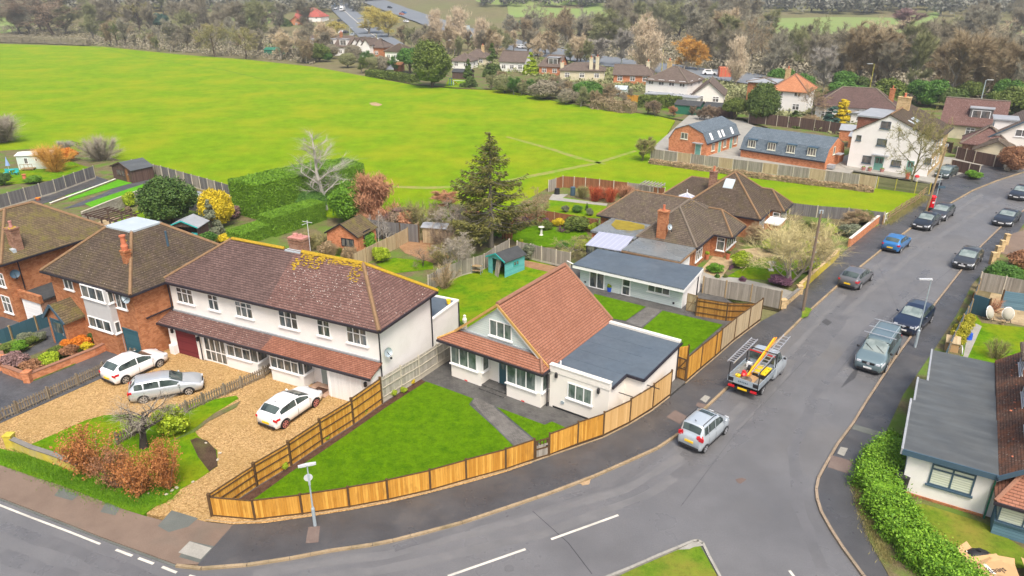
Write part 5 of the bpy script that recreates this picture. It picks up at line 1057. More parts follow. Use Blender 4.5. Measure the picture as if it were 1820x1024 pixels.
door(T,rside(11.6),-7.6,-5.3,.05,1.95,"door_white",handle=False,name='garage_door');win(T,rside(11.62),-3.6,-1.9,.7,2.05,3,.7,name='bay_window')
win(T,rside(13.02),.9,3.9,.75,2.05,4,.7,name='bay_window');win(T,front(.58),12.2,12.95,.75,2.05,1,.7)
MB().slab([(2.9,-8.2,2.1),(6.45,-7.9,2.1),(5.95,-4.45,2.35),(2.6,-4.8,2.35)],.05).obj('conservatory_roof',"polycarb",T);MB().box(2.95,6.3,-8.1,-4.7,0,2.05).obj('conservatory_wall',"glass",T);b=MB()
for i in range(5):b.box(3.0+i*.8,3.08+i*.8,-8.16,-8.1,0,2.08)
b.obj('conservatory_frame',"trim_dark",T);wallbox(T,1.8,6.2,-4.7,.3,2.1,"brick_red",name='rear_room');o=MB().prism([(2.3,-.5),(3.6,-.3),(5.4,-.6),(5.8,-1.6),(5.0,-2.8),(3.6,-3.2),(2.6,-2.2)],2.28,2.31).obj('roof_moss',"moss_olive",T);MB().box(1.7,6.2,-4.8,-.1,2.1,2.28).obj('rear_room_roof',"roof_wet",T);win(T,front(.3),1.2,2.2,1.2,2.1,2,.7)
# ---- second brick bungalow
C2=Fr((16.45,77.44),-32.4);T=bld('brick_bungalow',"farther brick bungalow with steep brown hip roof and one skylight",'bungalow',C2)
wallbox(T,.3,11.4,.3,6.2,2.2,"brick_red");wallbox(T,3.7,11.4,-3.0,.31,2.2,"brick_red",name='front_wall');wallbox(T,11.3,12.6,.9,4.0,2.2,"brick_red",name='side_wing')
f1,e1=hip(0,9,-.3,6.5,2.3,4.0,'x',2.2,2.8);f2,e2=hip(3.4,11.65,-3.2,5.0,2.3,5.7,'y',3.9,3.9);f3,e3=hip(8.0,13.0,.75,4.4,2.3,3.95,'x',2,1.9)
roofpart(T,f1+f3,"tile_brown");roofpart(T,f2,"tile_brown",name='main_roof');ridge(T,e1[:2],"ridge_tan",.08);ridge(T,e2,"ridge_tan",.11);ridge(T,[e3[0]]+e3[-2:],"ridge_tan",.1)
gutter(T,[((3.4,-3.25,2.2),(11.7,-3.25,2.2)),((11.7,-3.2,2.2),(11.7,.7,2.2)),((13.05,.8,2.2),(13.05,4.4,2.2))]);chimney(T,5.2,1.2,3.6,5.3,.7,.6,"brick_brown",1)
n_=Vector((0,-3.4,4.1)).normalized();a=Vector((6.9,-.9,2.3+3.4*(2.3/3.9)+.06));d=Vector((0,3.9,3.4)).normalized();MB().slab([a,a+Vector((1.0,0,0)),a+Vector((1.0,0,0))+d*1.15,a+d*1.15],-.06,(0,0,1)).obj('skylight',"lead_pale",T)
win(T,rside(11.42),-2.6,-.6,.7,2.05,4,.7,name='bay_window');win(T,rside(12.62),1.1,3.8,.75,2.05,4,.7,name='bay_window');win(T,front(.88),11.9,12.6,.75,2.05,1,.7);MB().box(12.0,13.4,-3.0,-.6,1.9,2.0).obj('porch_canopy',"upvc_white",T)
q=[(1.6,-1.6,2.3),(4.6,-1.6,2.3),(4.6,.4,2.3),(1.6,.4,2.3)];b=MB()
for i in range(4):b.add([q[i],q[(i+1) % 4],(3.1,-.6,3.1)],[(0,1,2)])
o=b.obj('roof_lantern',"polycarb",T);b=MB()
for p in q:b.beam(p,(3.1,-.6,3.12),.07)
b.beam((3.1,-.6,3.1),(3.1,-.6,3.5),.06);b.obj('lantern_ribs',"upvc_white",o);MB().box(1.6,4.6,-1.6,.4,0,2.28).obj('lantern_room',"brick_red",T)

# ---- brick house with big pyramid roof (left of the white pair)
B=Fr((-33.45,47.75),-27.5);T=bld('brick_house',"detached red brick house with brown pyramid roof topped by a pale lead square",'house',B)
wallbox(T,.35,9.2,.35,8.6,5.0,"brick_red");TZ=7.9
tp=[B.L(193,401.5,TZ),B.L(233.6,411.7,TZ),B.L(281.8,396.4,TZ),B.L(242,387.6,TZ)];cs=[(0,0,5.1),(9.58,0,5.1),(9.58,9.2,5.1),(0,9.2,5.1)];x0_,x1_=min(p.x for p in tp),max(p.x for p in tp);y0_,y1_=min(p.y for p in tp),max(p.y for p in tp)
tq=[(x0_,y0_,TZ),(x1_,y0_,TZ),(x1_,y1_,TZ),(x0_,y1_,TZ)]
roofpart(T,[[cs[0],cs[1],tq[1],tq[0]],[cs[1],cs[2],tq[2],tq[1]],[cs[2],cs[3],tq[3],tq[2]],[cs[3],cs[0],tq[0],tq[3]]],"tile_brown");MB().box(x0_-.12,x1_+.12,y0_-.12,y1_+.12,TZ-.06,TZ+.06).obj('lead_roof',"lead_pale",T)
ridge(T,[(tq[i],cs[i]) for i in range(4)],"ridge_tan",.12);moss(T,x1_-.3,x1_+.1,y0_-.8,TZ-.6,y0_+.4,TZ-.05,22,8,big=.09);gutter(T,perim(-.04,9.62,-.04,9.2,5.0,'fr'))
chimney(T,B.fy(1.7,222,449)[0],1.75,5.7,7.2,.42,.42,"brick_red",0);xx=B.fy(1.7,222,449)[0];MB().lathe([(.2,7.25),(.24,7.6),(.17,7.75),(.16,8.2),(.21,8.25),(.21,8.35),(.12,8.35)],12,(xx,1.75,0)).obj('chimney_pot',"terracotta",T);MB().box(xx-.35,xx+.35,1.35,1.6,5.85,6.2).obj('chimney_flashing',"lead_pale",T)
v=B.fx(8.4,294,433);MB().lathe([(.08,v[1]-.2),(.07,v[1]+.9)],8,(8.5,v[0]+.1,0)).obj('vent_pipe',"trim_slate",T)
win(T,front(.35),*wp(B,.35,(111.5,493),(132.5,517)),2,None);win(T,front(.35),*wp(B,.35,(203,518.5),(227,551)),2,None)
q0=wp(B,.0,(143,502),(195,538));wallbox(T,q0[0],q0[1],-.1,.36,5.0,"render_bay",name='bay');win(T,front(-.1),q0[0]+.05,q0[1]-.3,q0[2]-.05,q0[3]-.05,3,None,name='bay_window');q1=wp(B,.0,(155,556),(206,592));win(T,front(-.1),q0[0]+.05,q0[1]-.3,q1[2],q1[3]-.1,3,None,name='bay_window')
win(T,rside(q0[1]),-.06,.34,q0[2]-.05,q0[3]-.05,1,None,name='bay_window');win(T,rside(q0[1]),-.06,.34,q1[2],q1[3]-.1,1,None,name='bay_window');MB().box(q0[0]-.01,q0[1]+.01,-.11,.3,.0,q1[2]-.1).obj('bay_plinth',"brick_red",T)
u0,z1=B.fy(.35,216,574);u1,_z=B.fy(.35,254,625);door(T,front(.35),u0,u1-.1,.08,2.15,"door_tealh","door_teal",handle=False,name='garage_door')
dish(T,(9.0,.35,B.fy(.35,248,533)[1]),(.15,-1,.2),r=.36);lantern(T,(u0-.25,.3,1.8));MB().box(9.2,9.32,1.0,4.2,2.9,2.97).obj('side_ledge',"trim_dark",T)
px0,px1=1.15,3.2;wallbox(T,px0,px1,-1.0,.36,2.2,"brick_red",name='porch_wall');ap=((px0+px1)/2,3.35);MB().slab([(px0,-.98,2.2),(px1,-.98,2.2),(ap[0],-.98,3.2)],1.2,(0,1,0)).obj('porch_gable',"brick_red",T)
roofpart(T,[[(ap[0],-1.2,ap[1]),(px1+.2,-1.2,2.15),(px1+.2,.4,2.15),(ap[0],.4,ap[1])],[(ap[0],-1.2,ap[1]),(ap[0],.4,ap[1]),(px0-.2,.4,2.15),(px0-.2,-1.2,2.15)]],"tile_moss",.1,'porch_roof');gutter(T,[((ap[0],-1.22,ap[1]-.05),(px1+.2,-1.22,2.1)),((ap[0],-1.22,ap[1]-.05),(px0-.2,-1.22,2.1))],"trim_slate",.05,.2,'bargeboard')
door(T,front(-1.0),px0+.35,px1-.35,.06,2.15,"door_teal","trim_slate",1,name='front_door');win(T,front(-1.0),px0+.42,px0+.75,.2,2.0,1,None,frame='trim_slate',sill=False)
# ---- far left brick house
A=Fr((-37.28,49.16),-27.5);T=bld('brick_house',"leftmost red brick house with mossy brown roof and square brick chimney stack",'house',A)
wallbox(T,-9,-.35,.35,8.8,4.9,"brick_red");f,e=hip(-9.2,.1,0,9.16,5.0,7.6,'y',3.6,3.4);roofpart(T,f,"tile_moss");ridge(T,e,"ridge_tan",.12);gutter(T,perim(-9,.12,-.04,9.2,4.9,'fr'))
q=A.L(48,452,5.35);chimney(T,-.95,1.9,4.8,7.0,.75,.6,"brick_brown",1,potmat="pink");moss(T,-1.3,-.6,1.6,7.1,2.2,7.1,30,9,big=.1);MB().box(-1.4,-.5,1.35,1.6,5.3,5.6).obj('chimney_flashing',"lead_pale",T)
dish(T,(-.35,.9,3.9),(1,-.3,.2),"trim_slate");pipe(T,(-.3,1.35,4.9),(-.3,1.35,2.5));win(T,front(.35),-1.6,-.75,2.9,4.0,2,.6);win(T,front(.35),-1.9,-.8,.7,2.1,2,.6);win(T,front(.35),-4.5,-2.5,2.9,4.0,3,.6)
# ---- garage between them
T=bld('garage',"small brick garage with black felt roof and white up and over door",'garage',A)
wallbox(T,-.3,2.3,.9,4.6,2.2,"brick_brown");MB().box(-.3,2.45,1.0,4.7,2.2,2.32).obj('flat_roof',"felt_shed",T);MB().box(-.35,2.35,.75,1.0,2.0,2.62).obj('parapet',"brick_red",T);door(T,front(.88),-.1,2.1,.05,2.0,"door_whiteh","upvc_white",name='garage_door')

# ---- white three storey house
Wf=Fr((47.0,100.23),-38);T=bld('white_house',"tall white gabled house with green front doors and yellow brick flank",'house',Wf)
MB().slab([(0,0,0),(10.05,0,0),(10.05,0,4.95),(4.31,0,7.5),(0,0,4.95)],.3,(0,1,0)).obj('gable_wall',"render_white",T);wallbox(T,.01,10.0,.3,11.6,4.9,"brick_yellow");MB().slab([(0,11.6,4.9),(10,11.6,4.9),(4.31,11.6,7.4)],.3,(0,1,0)).obj('rear_gable',"brick_yellow",T)
roofpart(T,[[(4.31,-.15,7.65),(10.4,-.15,4.95),(10.4,11.9,4.95),(4.31,11.9,7.65)],[(4.31,-.15,7.65),(4.31,11.9,7.65),(-.2,11.9,4.95),(-.2,-.15,4.95)]],"tile_brown");ridge(T,[((4.31,-.15,7.7),(4.31,11.9,7.7))],"ridge_tan",.12);gutter(T,[((10.42,-.1,4.85),(10.42,11.9,4.85))])
wallbox(T,.2,3.4,.6,7.5,6.9,"tile_red",4.9,name='dormer');MB().box(0,4.2,.4,8.0,6.9,7.1).obj('dormer_roof',"lead_grey",T);chimney(T,4.3,7.2,7.0,9.0,1.6,.8,"brick_yellow",4)
for yy in (1.6,3.4,4.4):a=Vector((6.2,yy,7.65-(6.2-4.31)*(2.7/6.09)+.04));d=Vector((6.09,0,-2.7)).normalized();MB().slab([a,a+d*1.1,a+d*1.1+Vector((0,.6,0)),a+Vector((0,.6,0))],-.06,(0,0,1)).obj('skylight',"lead_pale",T)
def ww(a,c,n=2,**k):u0,u1,z0,z1=wp(Wf,0,a,c);win(T,front(0),u0,u1,z0,z1,n,None,"trim_slate","glass_far",bar=.035,**k)
ww((1567,215),(1582,230));ww((1523,240),(1530,250),1);ww((1560,246),(1575,260));ww((1534,276),(1547,291));ww((1585,284),(1600,297));ww((1645,280),(1654,292),1)
u0,u1,z0,z1=wp(Wf,0,(1551,280),(1569,308));door(T,front(0),u0+.25,u1-.1,.08,2.0,"door_mint","upvc_white",2,name='front_door');MB().box(u0-.1,u1+.3,-.7,0,2.15,2.25).obj('door_canopy',"lead_grey",T);u0,u1,z0,z1=wp(Wf,0,(1612,287),(1622,314));door(T,front(0),u0,u0+1.0,.08,2.0,"door_mint","upvc_white",2,name='side_door')
for i,(a,z) in enumerate(((1.0,3.2),(3.4,3.2),(6.0,3.2))):win(T,rside(10.0),a,a+1.3,z,z+1.2,2,.65);win(T,rside(10.0),a,a+1.3,.9,2.1,2,.65)
# ---- terraced pair behind it with orange brick and slate mansards
M1=Fr((24.01,110.48),-43);T=bld('mansard_house',"orange brick house end on to the field with slate mansard roof and four rooflights",'house',M1)
PR=[(-.1,1.95),(.9,3.55),(3.05,4.4),(5.6,3.45),(6.45,1.95)]
MB().slab([(0,0,0),(6.3,0,0)]+[(p[0],0,p[1]-.05) for p in PR[::-1]],.25,(0,1,0)).obj('gable_wall',"brick_orange",T);wallbox(T,.02,6.28,.25,9.9,1.9,"brick_orange")
b=MB()
for i in range(4):b.slab([(PR[i][0],-.1,PR[i][1]),(PR[i+1][0],-.1,PR[i+1][1]),(PR[i+1][0],10.1,PR[i+1][1]),(PR[i][0],10.1,PR[i][1])],.12)
b.obj('roof',"tile_slate",T);gutter(T,[((6.5,-.1,1.9),(6.5,10.1,1.9))]);win(T,front(0),*wp(M1,0,(1211,235),(1222,248)),2,None,"cream_frame","glass_far")
door(T,front(0),4.5,5.5,0,1.75,"door_mint","cream_frame",name='front_door');MB().box(4.2,5.8,-.6,0,1.85,1.95).obj('door_canopy',"lead_grey",T)
for yy in (1.4,3.9,5.0,7.8):MB().slab([(6.3,yy,2.25),(6.3,yy+.55,2.25),(5.75,yy+.55,3.15),(5.75,yy,3.15)],-.08,(-.3,0,-1)).obj('rooflight',"upvc_white",T)
for yy in (1.6,5.2,8.6):win(T,rside(6.3),yy,yy+.9,.6,1.7,2,None,"cream_frame","glass_far")
for yy in (3.6,7.2):door(T,rside(6.3),yy,yy+.9,0,1.75,"door_mint","cream_frame",name='front_door');
M2=Fr((33.8,106.2),-42);T=bld('mansard_house',"long orange brick terrace with slate mansard roof and four dormer windows",'terrace',M2)
zb=M2.fy(.75,1400,254.5)[1];zt2=M2.fy(3.5,1410,234)[1]
PR=[(-.15,1.15),(.75,zb),(3.5,zt2),(6.3,zb),(7.15,1.15)];wallbox(T,.05,12.2,.02,6.9,1.2,"brick_orange");b=MB()
for xx in (0,12.15):MB().slab([(xx,0.02,0),(xx,6.95,0)]+[(xx,p[0],p[1]-.1) for p in PR[::-1]],.2,(1,0,0)).obj('gable_wall',"brick_orange",T)
b=MB()
for i in range(4):b.slab([(-.15,PR[i][0],PR[i][1]),(12.3,PR[i][0],PR[i][1]),(12.3,PR[i+1][0],PR[i+1][1]),(-.15,PR[i+1][0],PR[i+1][1])],.12)
b.obj('roof',"tile_slate",T);gutter(T,[((-.15,-.2,1.12),(12.3,-.2,1.12))])
for px in ((1337,1345),(1372,1381),(1406,1416),(1443,1453)):
    u0,z1=M2.fy(.2,px[0]-6,248+(px[0]-1337)*.131);win(T,front(.12),u0,u0+1.15,z1-1.05,z1,3,None,"cream_frame","glass_far",name='dormer_window',bar=.07);MB().box(u0-.1,u0+1.25,.0,.9,z1+.02,z1+.12).obj('dormer_roof',"trim_slate",T)
    MB().box(u0+.02,u0+1.13,.13,.9,z1-1.0,z1+.02).obj('dormer_cheek',"tile_slate",T)
win(T,rside(12.35),2.2,2.9,1.8,2.9,1,None,"cream_frame","glass_far");MB().box(12.35,13.2,3.0,4.4,1.7,1.8).box(12.35,13.2,.6,1.6,.2,.7).obj('door_canopy',"lead_grey",T)

# ---- right hand terrace with stepped flat roofs
Rf=Fr((19.62,29.72),-31);T=bld('corner_house',"white rendered corner house with stepped grey felt flat roofs and blinds in its window",'house',Rf)
SEG=[(0,5.2,-.2,-.15),(5.2,8.1,-.2,.0),(8.1,12.6,.38,.0)]
for i,(y0,y1,x0,dx) in enumerate(((-.2,5.2,-.28,0),(5.2,8.1,-.12,0),(8.1,12.6,.38,0))):
    MB().box(x0,3.75,y0,y1-.01,2.62-.002*i,2.76-.05*i).obj('flat_roof',"felt_grey",T);MB().box(x0-.1,x0,y0-.05,y1-.03,2.5,2.84-.05*i).obj('roof_edge',"lead_grey",T);wallbox(T,x0+.3,3.6,y0+.25,y1,2.6-.002*i,"render_white",name='wall')
MB().box(-.3,3.75,-.27,-.2,2.5,2.8).obj('fascia',"trim_slate",T);MB().box(.02,3.62,.0,.06,0,.28).obj('brick_plinth',"brick_red",T)
q=wp(Rf,.05,(1656,822),(1718,883));win(T,front(.05),q[0]+.05,q[1]+.15,q[2]+.12,q[3],2,.76,"trim_slate","blind",bar=.08)
# main roof with dormers rising to the right
MB().slab([(3.7,-.3,2.75),(3.7,12.8,2.75),(8.2,12.8,6.4),(8.2,-.3,6.4)],.15).obj('main_roof',"tile_mottled",T);wallbox(T,3.6,12,.2,12.5,2.5,"render_white",name='main_wall');MB().slab([(3.6,.15,2.6),(12.5,.15,2.6),(8.2,.15,6.3)],.1,(0,1,0)).obj('gable',"render_white",T);MB().slab([(8.2,-.3,6.4),(12.7,-.3,2.75),(12.7,12.8,2.75),(8.2,12.8,6.4)],.15).obj('rear_roof',"tile_brown",T)
for i,yy in enumerate((1.9,5.6,9.4)):
    x0=4.75;d=wallbox(T,x0,7.6,yy,yy+2.1,4.75,"render_white",3.3,name='dormer');MB().slab([(x0-.25,yy-.2,4.72),(x0-.25,yy+2.3,4.72),(7.9,yy+2.3,5.6),(7.9,yy-.2,5.6)],.12).obj('dormer_roof',"tile_red" if i<2 else "tile_grey",d);win(T,lside(x0),yy+.15,yy+1.95,3.55,4.6,3,None,name='dormer_window')
moss(T,4.2,4.7,0.0,3.1,12,3.5,40,12,big=.08,mat="terracotta",name='roof_lichen');MB().beam((3.7,-.35,2.7),(8.2,-.35,6.4),.1,.2).obj('bargeboard',"trim_slate",T)
# bay with red tiles in the corner
bx=Rf.L(1800,960,0);wallbox(T,3.95,8.0,-1.1,.1,.95,"clad_blue",name='bay_wall');MB().box(4.0,8.0,-1.05,.1,.95,2.0).obj('bay_core',"glass_screen",T);win(T,front(-1.08),4.0,6.0,.95,2.05,2,.75,"trim_slate","blind",name='bay_window');win(T,front(-1.08),6.0,8.0,.95,2.05,2,.75,"trim_slate","blind",name='bay_window')
roofpart(T,[[(3.7,-1.4,2.1),(8.4,-1.4,2.1),(8.4,.15,3.0),(4.6,.15,3.0)],[(3.7,.15,2.1),(3.7,-1.4,2.1),(4.6,.15,3.0)]],"tile_new",.1,'bay_roof');ridge(T,[((3.7,-1.4,2.16),(4.6,.1,3.04))],"ridge_red",.1);gutter(T,[((3.65,-1.45,2.05),(8.4,-1.45,2.05))]);pipe(T,(3.68,-.05,2.7),(3.68,-.05,.1),"bin_green")
# ---------------------------------------------------------------- fences, walls, gates
def fence(name,label,px,h,mat,post,step=1.83,world=False,cap=None,gravel=None,rails=0,h2=None,z=.05,postw=.1,ph=.08,cat='fence',group=None,even=False,pname='panel',style='board'):
    P=[Vector((p[0],p[1],z)) if world else G(p[0],p[1],z) for p in px]
    o=P[0].copy();T=thing(name,label,cat,(o.x,o.y,z),0,group)
    tot=sum((P[i+1]-P[i]).length for i in range(len(P)-1));acc=0;posts=[]
    for i in range(len(P)-1):
        a,b=P[i],P[i+1];L=(b-a).length;n=1 if even else max(1,round(L/step));d=(b-a)/L
        for k in range(n):
            s,e=a+d*(L*k/n)-o,a+d*(L*(k+1)/n)-o;hh=h if not h2 else h+(h2-h)*(acc+L*(k+.5)/n)/tot;s=s+d*postw/2;e=e-d*postw/2;nn=Vector((-d.y,d.x,0))
            posts.append((a+d*(L*k/n)-o,hh));g=gravel or 0
            b_=MB()
            if style=='picket':
                m_=max(2,int((e-s).length/.15));dd=(e-s)/m_
                for j in range(m_):c=s+dd*(j+.5)+nn*.02;hp=hh*R.uniform(.93,1.0);w_=d*.045;b_.add([c-w_,c+w_,c+w_+Vector((0,0,hp-.05)),c+Vector((0,0,hp)),c-w_+Vector((0,0,hp-.05))]+[q+nn*.02 for q in (c-w_,c+w_,c+w_+Vector((0,0,hp-.05)),c+Vector((0,0,hp)),c-w_+Vector((0,0,hp-.05)))],[(0,1,2,3,4),(9,8,7,6,5),(0,5,6,1),(1,6,7,2),(2,7,8,3),(3,8,9,4),(4,9,5,0)])
                for rz in (.25,.75):b_.beam(s+Vector((0,0,hh*rz)),e+Vector((0,0,hh*rz)),.03,.07)
            elif style=='post_rail':
                for rz in (.35,.65,.95):b_.beam(s+Vector((0,0,hh*rz)),e+Vector((0,0,hh*rz)),.04,.09)
            elif style=='wire':
                for rz in (.3,.6,.95):b_.beam(s+Vector((0,0,hh*rz)),e+Vector((0,0,hh*rz)),.012,.012)
            elif style=='slat':
                for j in range(6):b_.beam(s+Vector((0,0,hh*(j+.5)/6)),e+Vector((0,0,hh*(j+.5)/6)),.03,hh/6*.86)
            else:
                q0,q1=s+Vector((0,0,g)),e+Vector((0,0,g));up=Vector((0,0,hh-g));tn=nn*.02;b_.add([q0-tn,q1-tn,q1-tn+up,q0-tn+up,q0+tn,q1+tn,q1+tn+up,q0+tn+up],[(0,1,2,3),(7,6,5,4),(3,2,6,7),(0,4,5,1),(0,3,7,4),(1,5,6,2)])
            pan=b_.obj(pname,mat if isinstance(mat,str) else mat[(k+i) % len(mat)],T)
            if cap:MB().beam(s+Vector((0,0,hh+.02)),e+Vector((0,0,hh+.02)),.07,.04).obj('capping_rail',cap,pan)
            if gravel:MB().beam(s+Vector((0,0,g/2)),e+Vector((0,0,g/2)),.05,g).obj('gravel_board',"post_concrete" if post=="post_concrete" else post,pan)
            if rails:
                r_=MB()
                for rz in (.22,.58,.9):r_.beam(s-nn*.045*rails+Vector((0,0,hh*rz)),e-nn*.045*rails+Vector((0,0,hh*rz)),.04,.06)
                r_.obj('rails',post,pan)
        acc+=L
    posts.append((P[-1]-o,h2 or h))
    for p,hh in posts:
        q=MB().box(p.x-postw/2,p.x+postw/2,p.y-postw/2,p.y+postw/2,0,hh+ph)
        if post=="post_dark":q.add([(p.x-postw*.6,p.y-postw*.6,hh+ph),(p.x+postw*.6,p.y-postw*.6,hh+ph),(p.x+postw*.6,p.y+postw*.6,hh+ph),(p.x-postw*.6,p.y+postw*.6,hh+ph),(p.x,p.y,hh+ph+.05)],[(0,1,4),(1,2,4),(2,3,4),(3,0,4),(3,2,1,0)])
        q.obj('post',post,T)
    return T
FF=dict(cap="post_dark",gravel=.12,z=.10,even=True)
fence("front_fence","low new orange timber fence curving along the pavement below the front lawn",[(378,917.6),(454,924.4),(538,914.5),(621.5,901.9),(690,889.2),(765.4,871.9),(829,853.5),(899,834.5),(949.5,817.3)],1.12,["wood_orange"],"post_dark",h2=1.3,**FF)
fence("front_fence","new timber fence with pale panels between the wooden wicket gate and the driveway opening",[(976.2,809.7),(1026.4,790.2),(1071.8,774.5),(1118.5,751.7),(1159.1,726.3),(1190.3,702.2)],1.35,["wood_orange","wood_orange","wood_fresh","wood_fresh","wood_fresh"],"post_dark",h2=1.72,**FF)
fence("boundary_fence","bright orange timber fence with exposed rails between gravel drive and mulch bed",[(378,917.6),(456.5,864.3),(517.4,827.5),(572.3,789.8),(628.2,754.2),(679,717.4)],1.2,"wood_orange","post_dark",h2=1.78,cap="post_dark",z=.10,even=True,rails=1,postw=.14)
fence("boundary_fence","weathered grey trellis topped fence with concrete posts beside the white rendered flank wall",[(680.5,716),(714.5,694.5),(746,675.5),(777.4,654),(800.8,638.7),(830,618)],1.75,"wood_trellis","post_concrete",gravel=.3,z=.10,even=True,rails=1)
FS=[(1218.7,677.7),(1244,655.4),(1270,633.8),(1279,625.7),(1303.7,604),(1329,585),(1350.7,568.5)]
fence("roadside_fence","tall timber fence beside the pavement, three orange panels then faded pale panels",FS,1.75,["wood_orange","wood_orange","wood_orange","wood_pale","wood_pale","wood_pale"],"post_dark",cap="post_dark",gravel=.12,z=.10,even=True)
def gate(name,label,a,b,h,mat,frame,z=.1,brace=True,cutout=False,slots=False,cat='gate'):
    A,B_=G(*a,z),G(*b,z);d=B_-A;L=d.length;T=thing(name,label,cat,(A.x,A.y,z),math.atan2(d.y,d.x));w=MB().box(.04,L-.04,-.015,.015,.05,h*(.72 if slots else 1))
    o=w.obj('boards',mat,T);f=MB()
    for x in (0,L-.07):f.box(x,x+.07,-.035,.035,0,h)
    for zz in (.05,h*.5,h-.08):f.box(.07,L-.07,-.04,.0,zz,zz+.08)
    if brace:f.beam((.1,-.03,.1),(L-.1,-.03,h-.1),.03,.07)
    if slots:
        for k in range(4):f.box(L*(k+.6)/4.4,L*(k+.6)/4.4+.05,-.02,.02,h*.72,h)
    f.obj('gate_frame',frame,T);MB().box(L-.2,L-.08,-.07,-.04,h*.6,h*.6+.05).obj('latch',"plastic_black",T);return T
gate("wicket_gate","small weathered wooden gate with slotted top set in the low front fence",(951,817),(975,810),1.2,"wood_grey","post_dark",slots=True,brace=False)
gate("driveway_gate","orange brown timber gate standing open at the pavement beside the bungalow's side wing",(1192,668),(1218,678),1.6,"wood_brown","post_dark")
fence("drive_fence","short stained timber fence panels behind the open gate against the side wing",[(1178,660),(1184,646),(1222,640)],1.1,"wood_orange","post_dark",z=.10,even=True)
fence("driveway_screen","rich brown timber double gates and screen between the garden building and the road",[(1236,561),(1290,570),(1342,571)],1.45,"wood_brown","post_dark",z=.12,rails=1,even=True,cap="post_dark")
gate("garden_gate","narrow braced timber gate at the right end of the pale green garden building",(1219,552),(1237,557),1.5,"wood_pale","post_wood")
fence("driveway_fence","weathered close board fence of the brick bungalow's driveway behind the brown gates",[(1248,522),(1288,530),(1333,537),(1385,549)],1.5,"wood_grey","post_wood",even=True)
fence("back_fence","pale grey panel fence with concrete posts behind the lawn and turquoise shed",[(919,456),(943,461),(962,466),(988,472),(1013,477)],1.5,"wood_grey","post_concrete",gravel=.2,even=True)
fence("side_fence","long pale panel fence between the lawn and the wilder garden on its left",[(762,520),(779,508.5),(800,500),(820,492),(842,486),(861,480),(880,466),(905,452)],1.5,"wood_grey","post_concrete",gravel=.2,even=True)
fence("field_fence","long weathered fence with concrete posts along the field below the mansard houses",[(1156,283),(1555,335)],1.5,["wood_grey","wood_grey","wood_pale"],"post_concrete",gravel=.15,z=.0,step=2.0)
fence("field_rail_fence","mossy green slatted fence continuing the field fence up to the bare tree",[(1558,335),(1590,339),(1625,344),(1650,347)],1.4,"wood_green","pole_mossy",z=.0,style='slat',even=True)
fence("field_fence","dark grey closeboard fence with concrete posts between the brick bungalow and the field",[(1402,382),(1450,388),(1505,392),(1568,400)],1.4,"wood_slate","post_concrete",z=.0,step=2.2)
fence("field_gate_fence","low wire and post fence slanting along the field edge by the pavement",[(1568,400),(1600,378),(1625,363),(1640,350),(1652,340)],1.0,"post_wood","post_wood",style='post_rail',z=.05)
fence("garden_fence","brown panel fence around the garden with red stemmed shrubs",[(975,342),(1000,334),(1040,337),(1090,343),(1140,349),(1180,356)],1.5,["wood_grey","wood_red","wood_red","wood_red"],"post_concrete",z=.02)
fence("garden_fence","reddish brown panel fence behind the round lawn with the bird bath",[(952,393),(985,398),(1020,404),(1062,412)],1.3,"wood_red","post_wood",z=.05)
fence("garden_fence","dark slate blue fence between the brick outbuilding and the timber frame shed",[(643,418),(680,426),(745,432)],1.9,"wood_slate","post_dark",z=.05,step=2.2)
fence("garden_fence","pale patchy fence running from the white pair up to the bare hawthorn",[(630,480),(672,458),(705,442),(745,420)],1.5,"wood_pale","post_wood",z=.05)
fence("left_garden_fence","tall grey panel fence with concrete posts between the left hand gardens",[(-60,392),(20,368),(100,344),(170,318)],1.7,"wood_slate","post_concrete",z=.05,gravel=.25)
fence("field_boundary_fence","grey panel fence running from the dark summerhouse down to the tall hedge",[(238,306),(290,318),(330,330),(372,342),(425,358)],1.7,["wood_slate","wood_slate","wood_slate","wood_grey"],"post_concrete",z=.02,gravel=.2)
fence("ranch_fence","broken brown rail fence behind the pale bare shrub by the field",[(130,262),(150,268),(170,278)],1.0,"wood_dark","post_wood",style='post_rail',z=.02)
fence("picket_fence","old wooden picket fence between the block paved drive and the gravel drive",[(0,750),(32,736),(88,710),(140,686),(186,665),(236,640),(268,625)],.85,"wood_old","wood_old",style='picket',even=True)
fence("picket_fence","old wooden picket fence dividing the two gravel drives",[(210,792),(238,776),(284,752),(333,734),(362,720),(400,703),(430,690),(470,672),(486,660)],.8,"wood_old","wood_old",style='picket',even=True)
fence("teal_fence","dark teal painted fence panels beside the white garage door",[(-40,630),(23,606),(68,588),(108,573)],1.15,"wood_teal","post_wood",z=.06,postw=.12,even=True)
fence("red_fence","maroon panel fence with white posts behind the slate roofed terrace",[(1330,219),(1360,222),(1420,229),(1500,240),(1512,244)],1.9,"wood_dark","post_concrete",z=.0,step=2.4)
fence("forecourt_fence","dark maroon fence panels with pale posts beside the white house's forecourt",[(1688,303),(1720,310),(1738,314)],1.5,"wood_dark","post_concrete",z=.05);fence("forecourt_fence","taller maroon fence panels with pale posts by the tan driveway",[(1698,282),(1730,290),(1765,297),(1783,299)],1.7,"wood_dark","post_concrete",z=.05)
fence("right_fence","grey panel fence above the two egg chairs on the right edge",[(1737,516),(1780,524),(1860,540)],1.6,"wood_grey","post_concrete",z=.1);fence("right_fence","charcoal horizontal board screen behind the two egg chairs",[(1776,548),(1830,556),(1880,566)],1.5,"clad_blue","post_dark",z=.1)
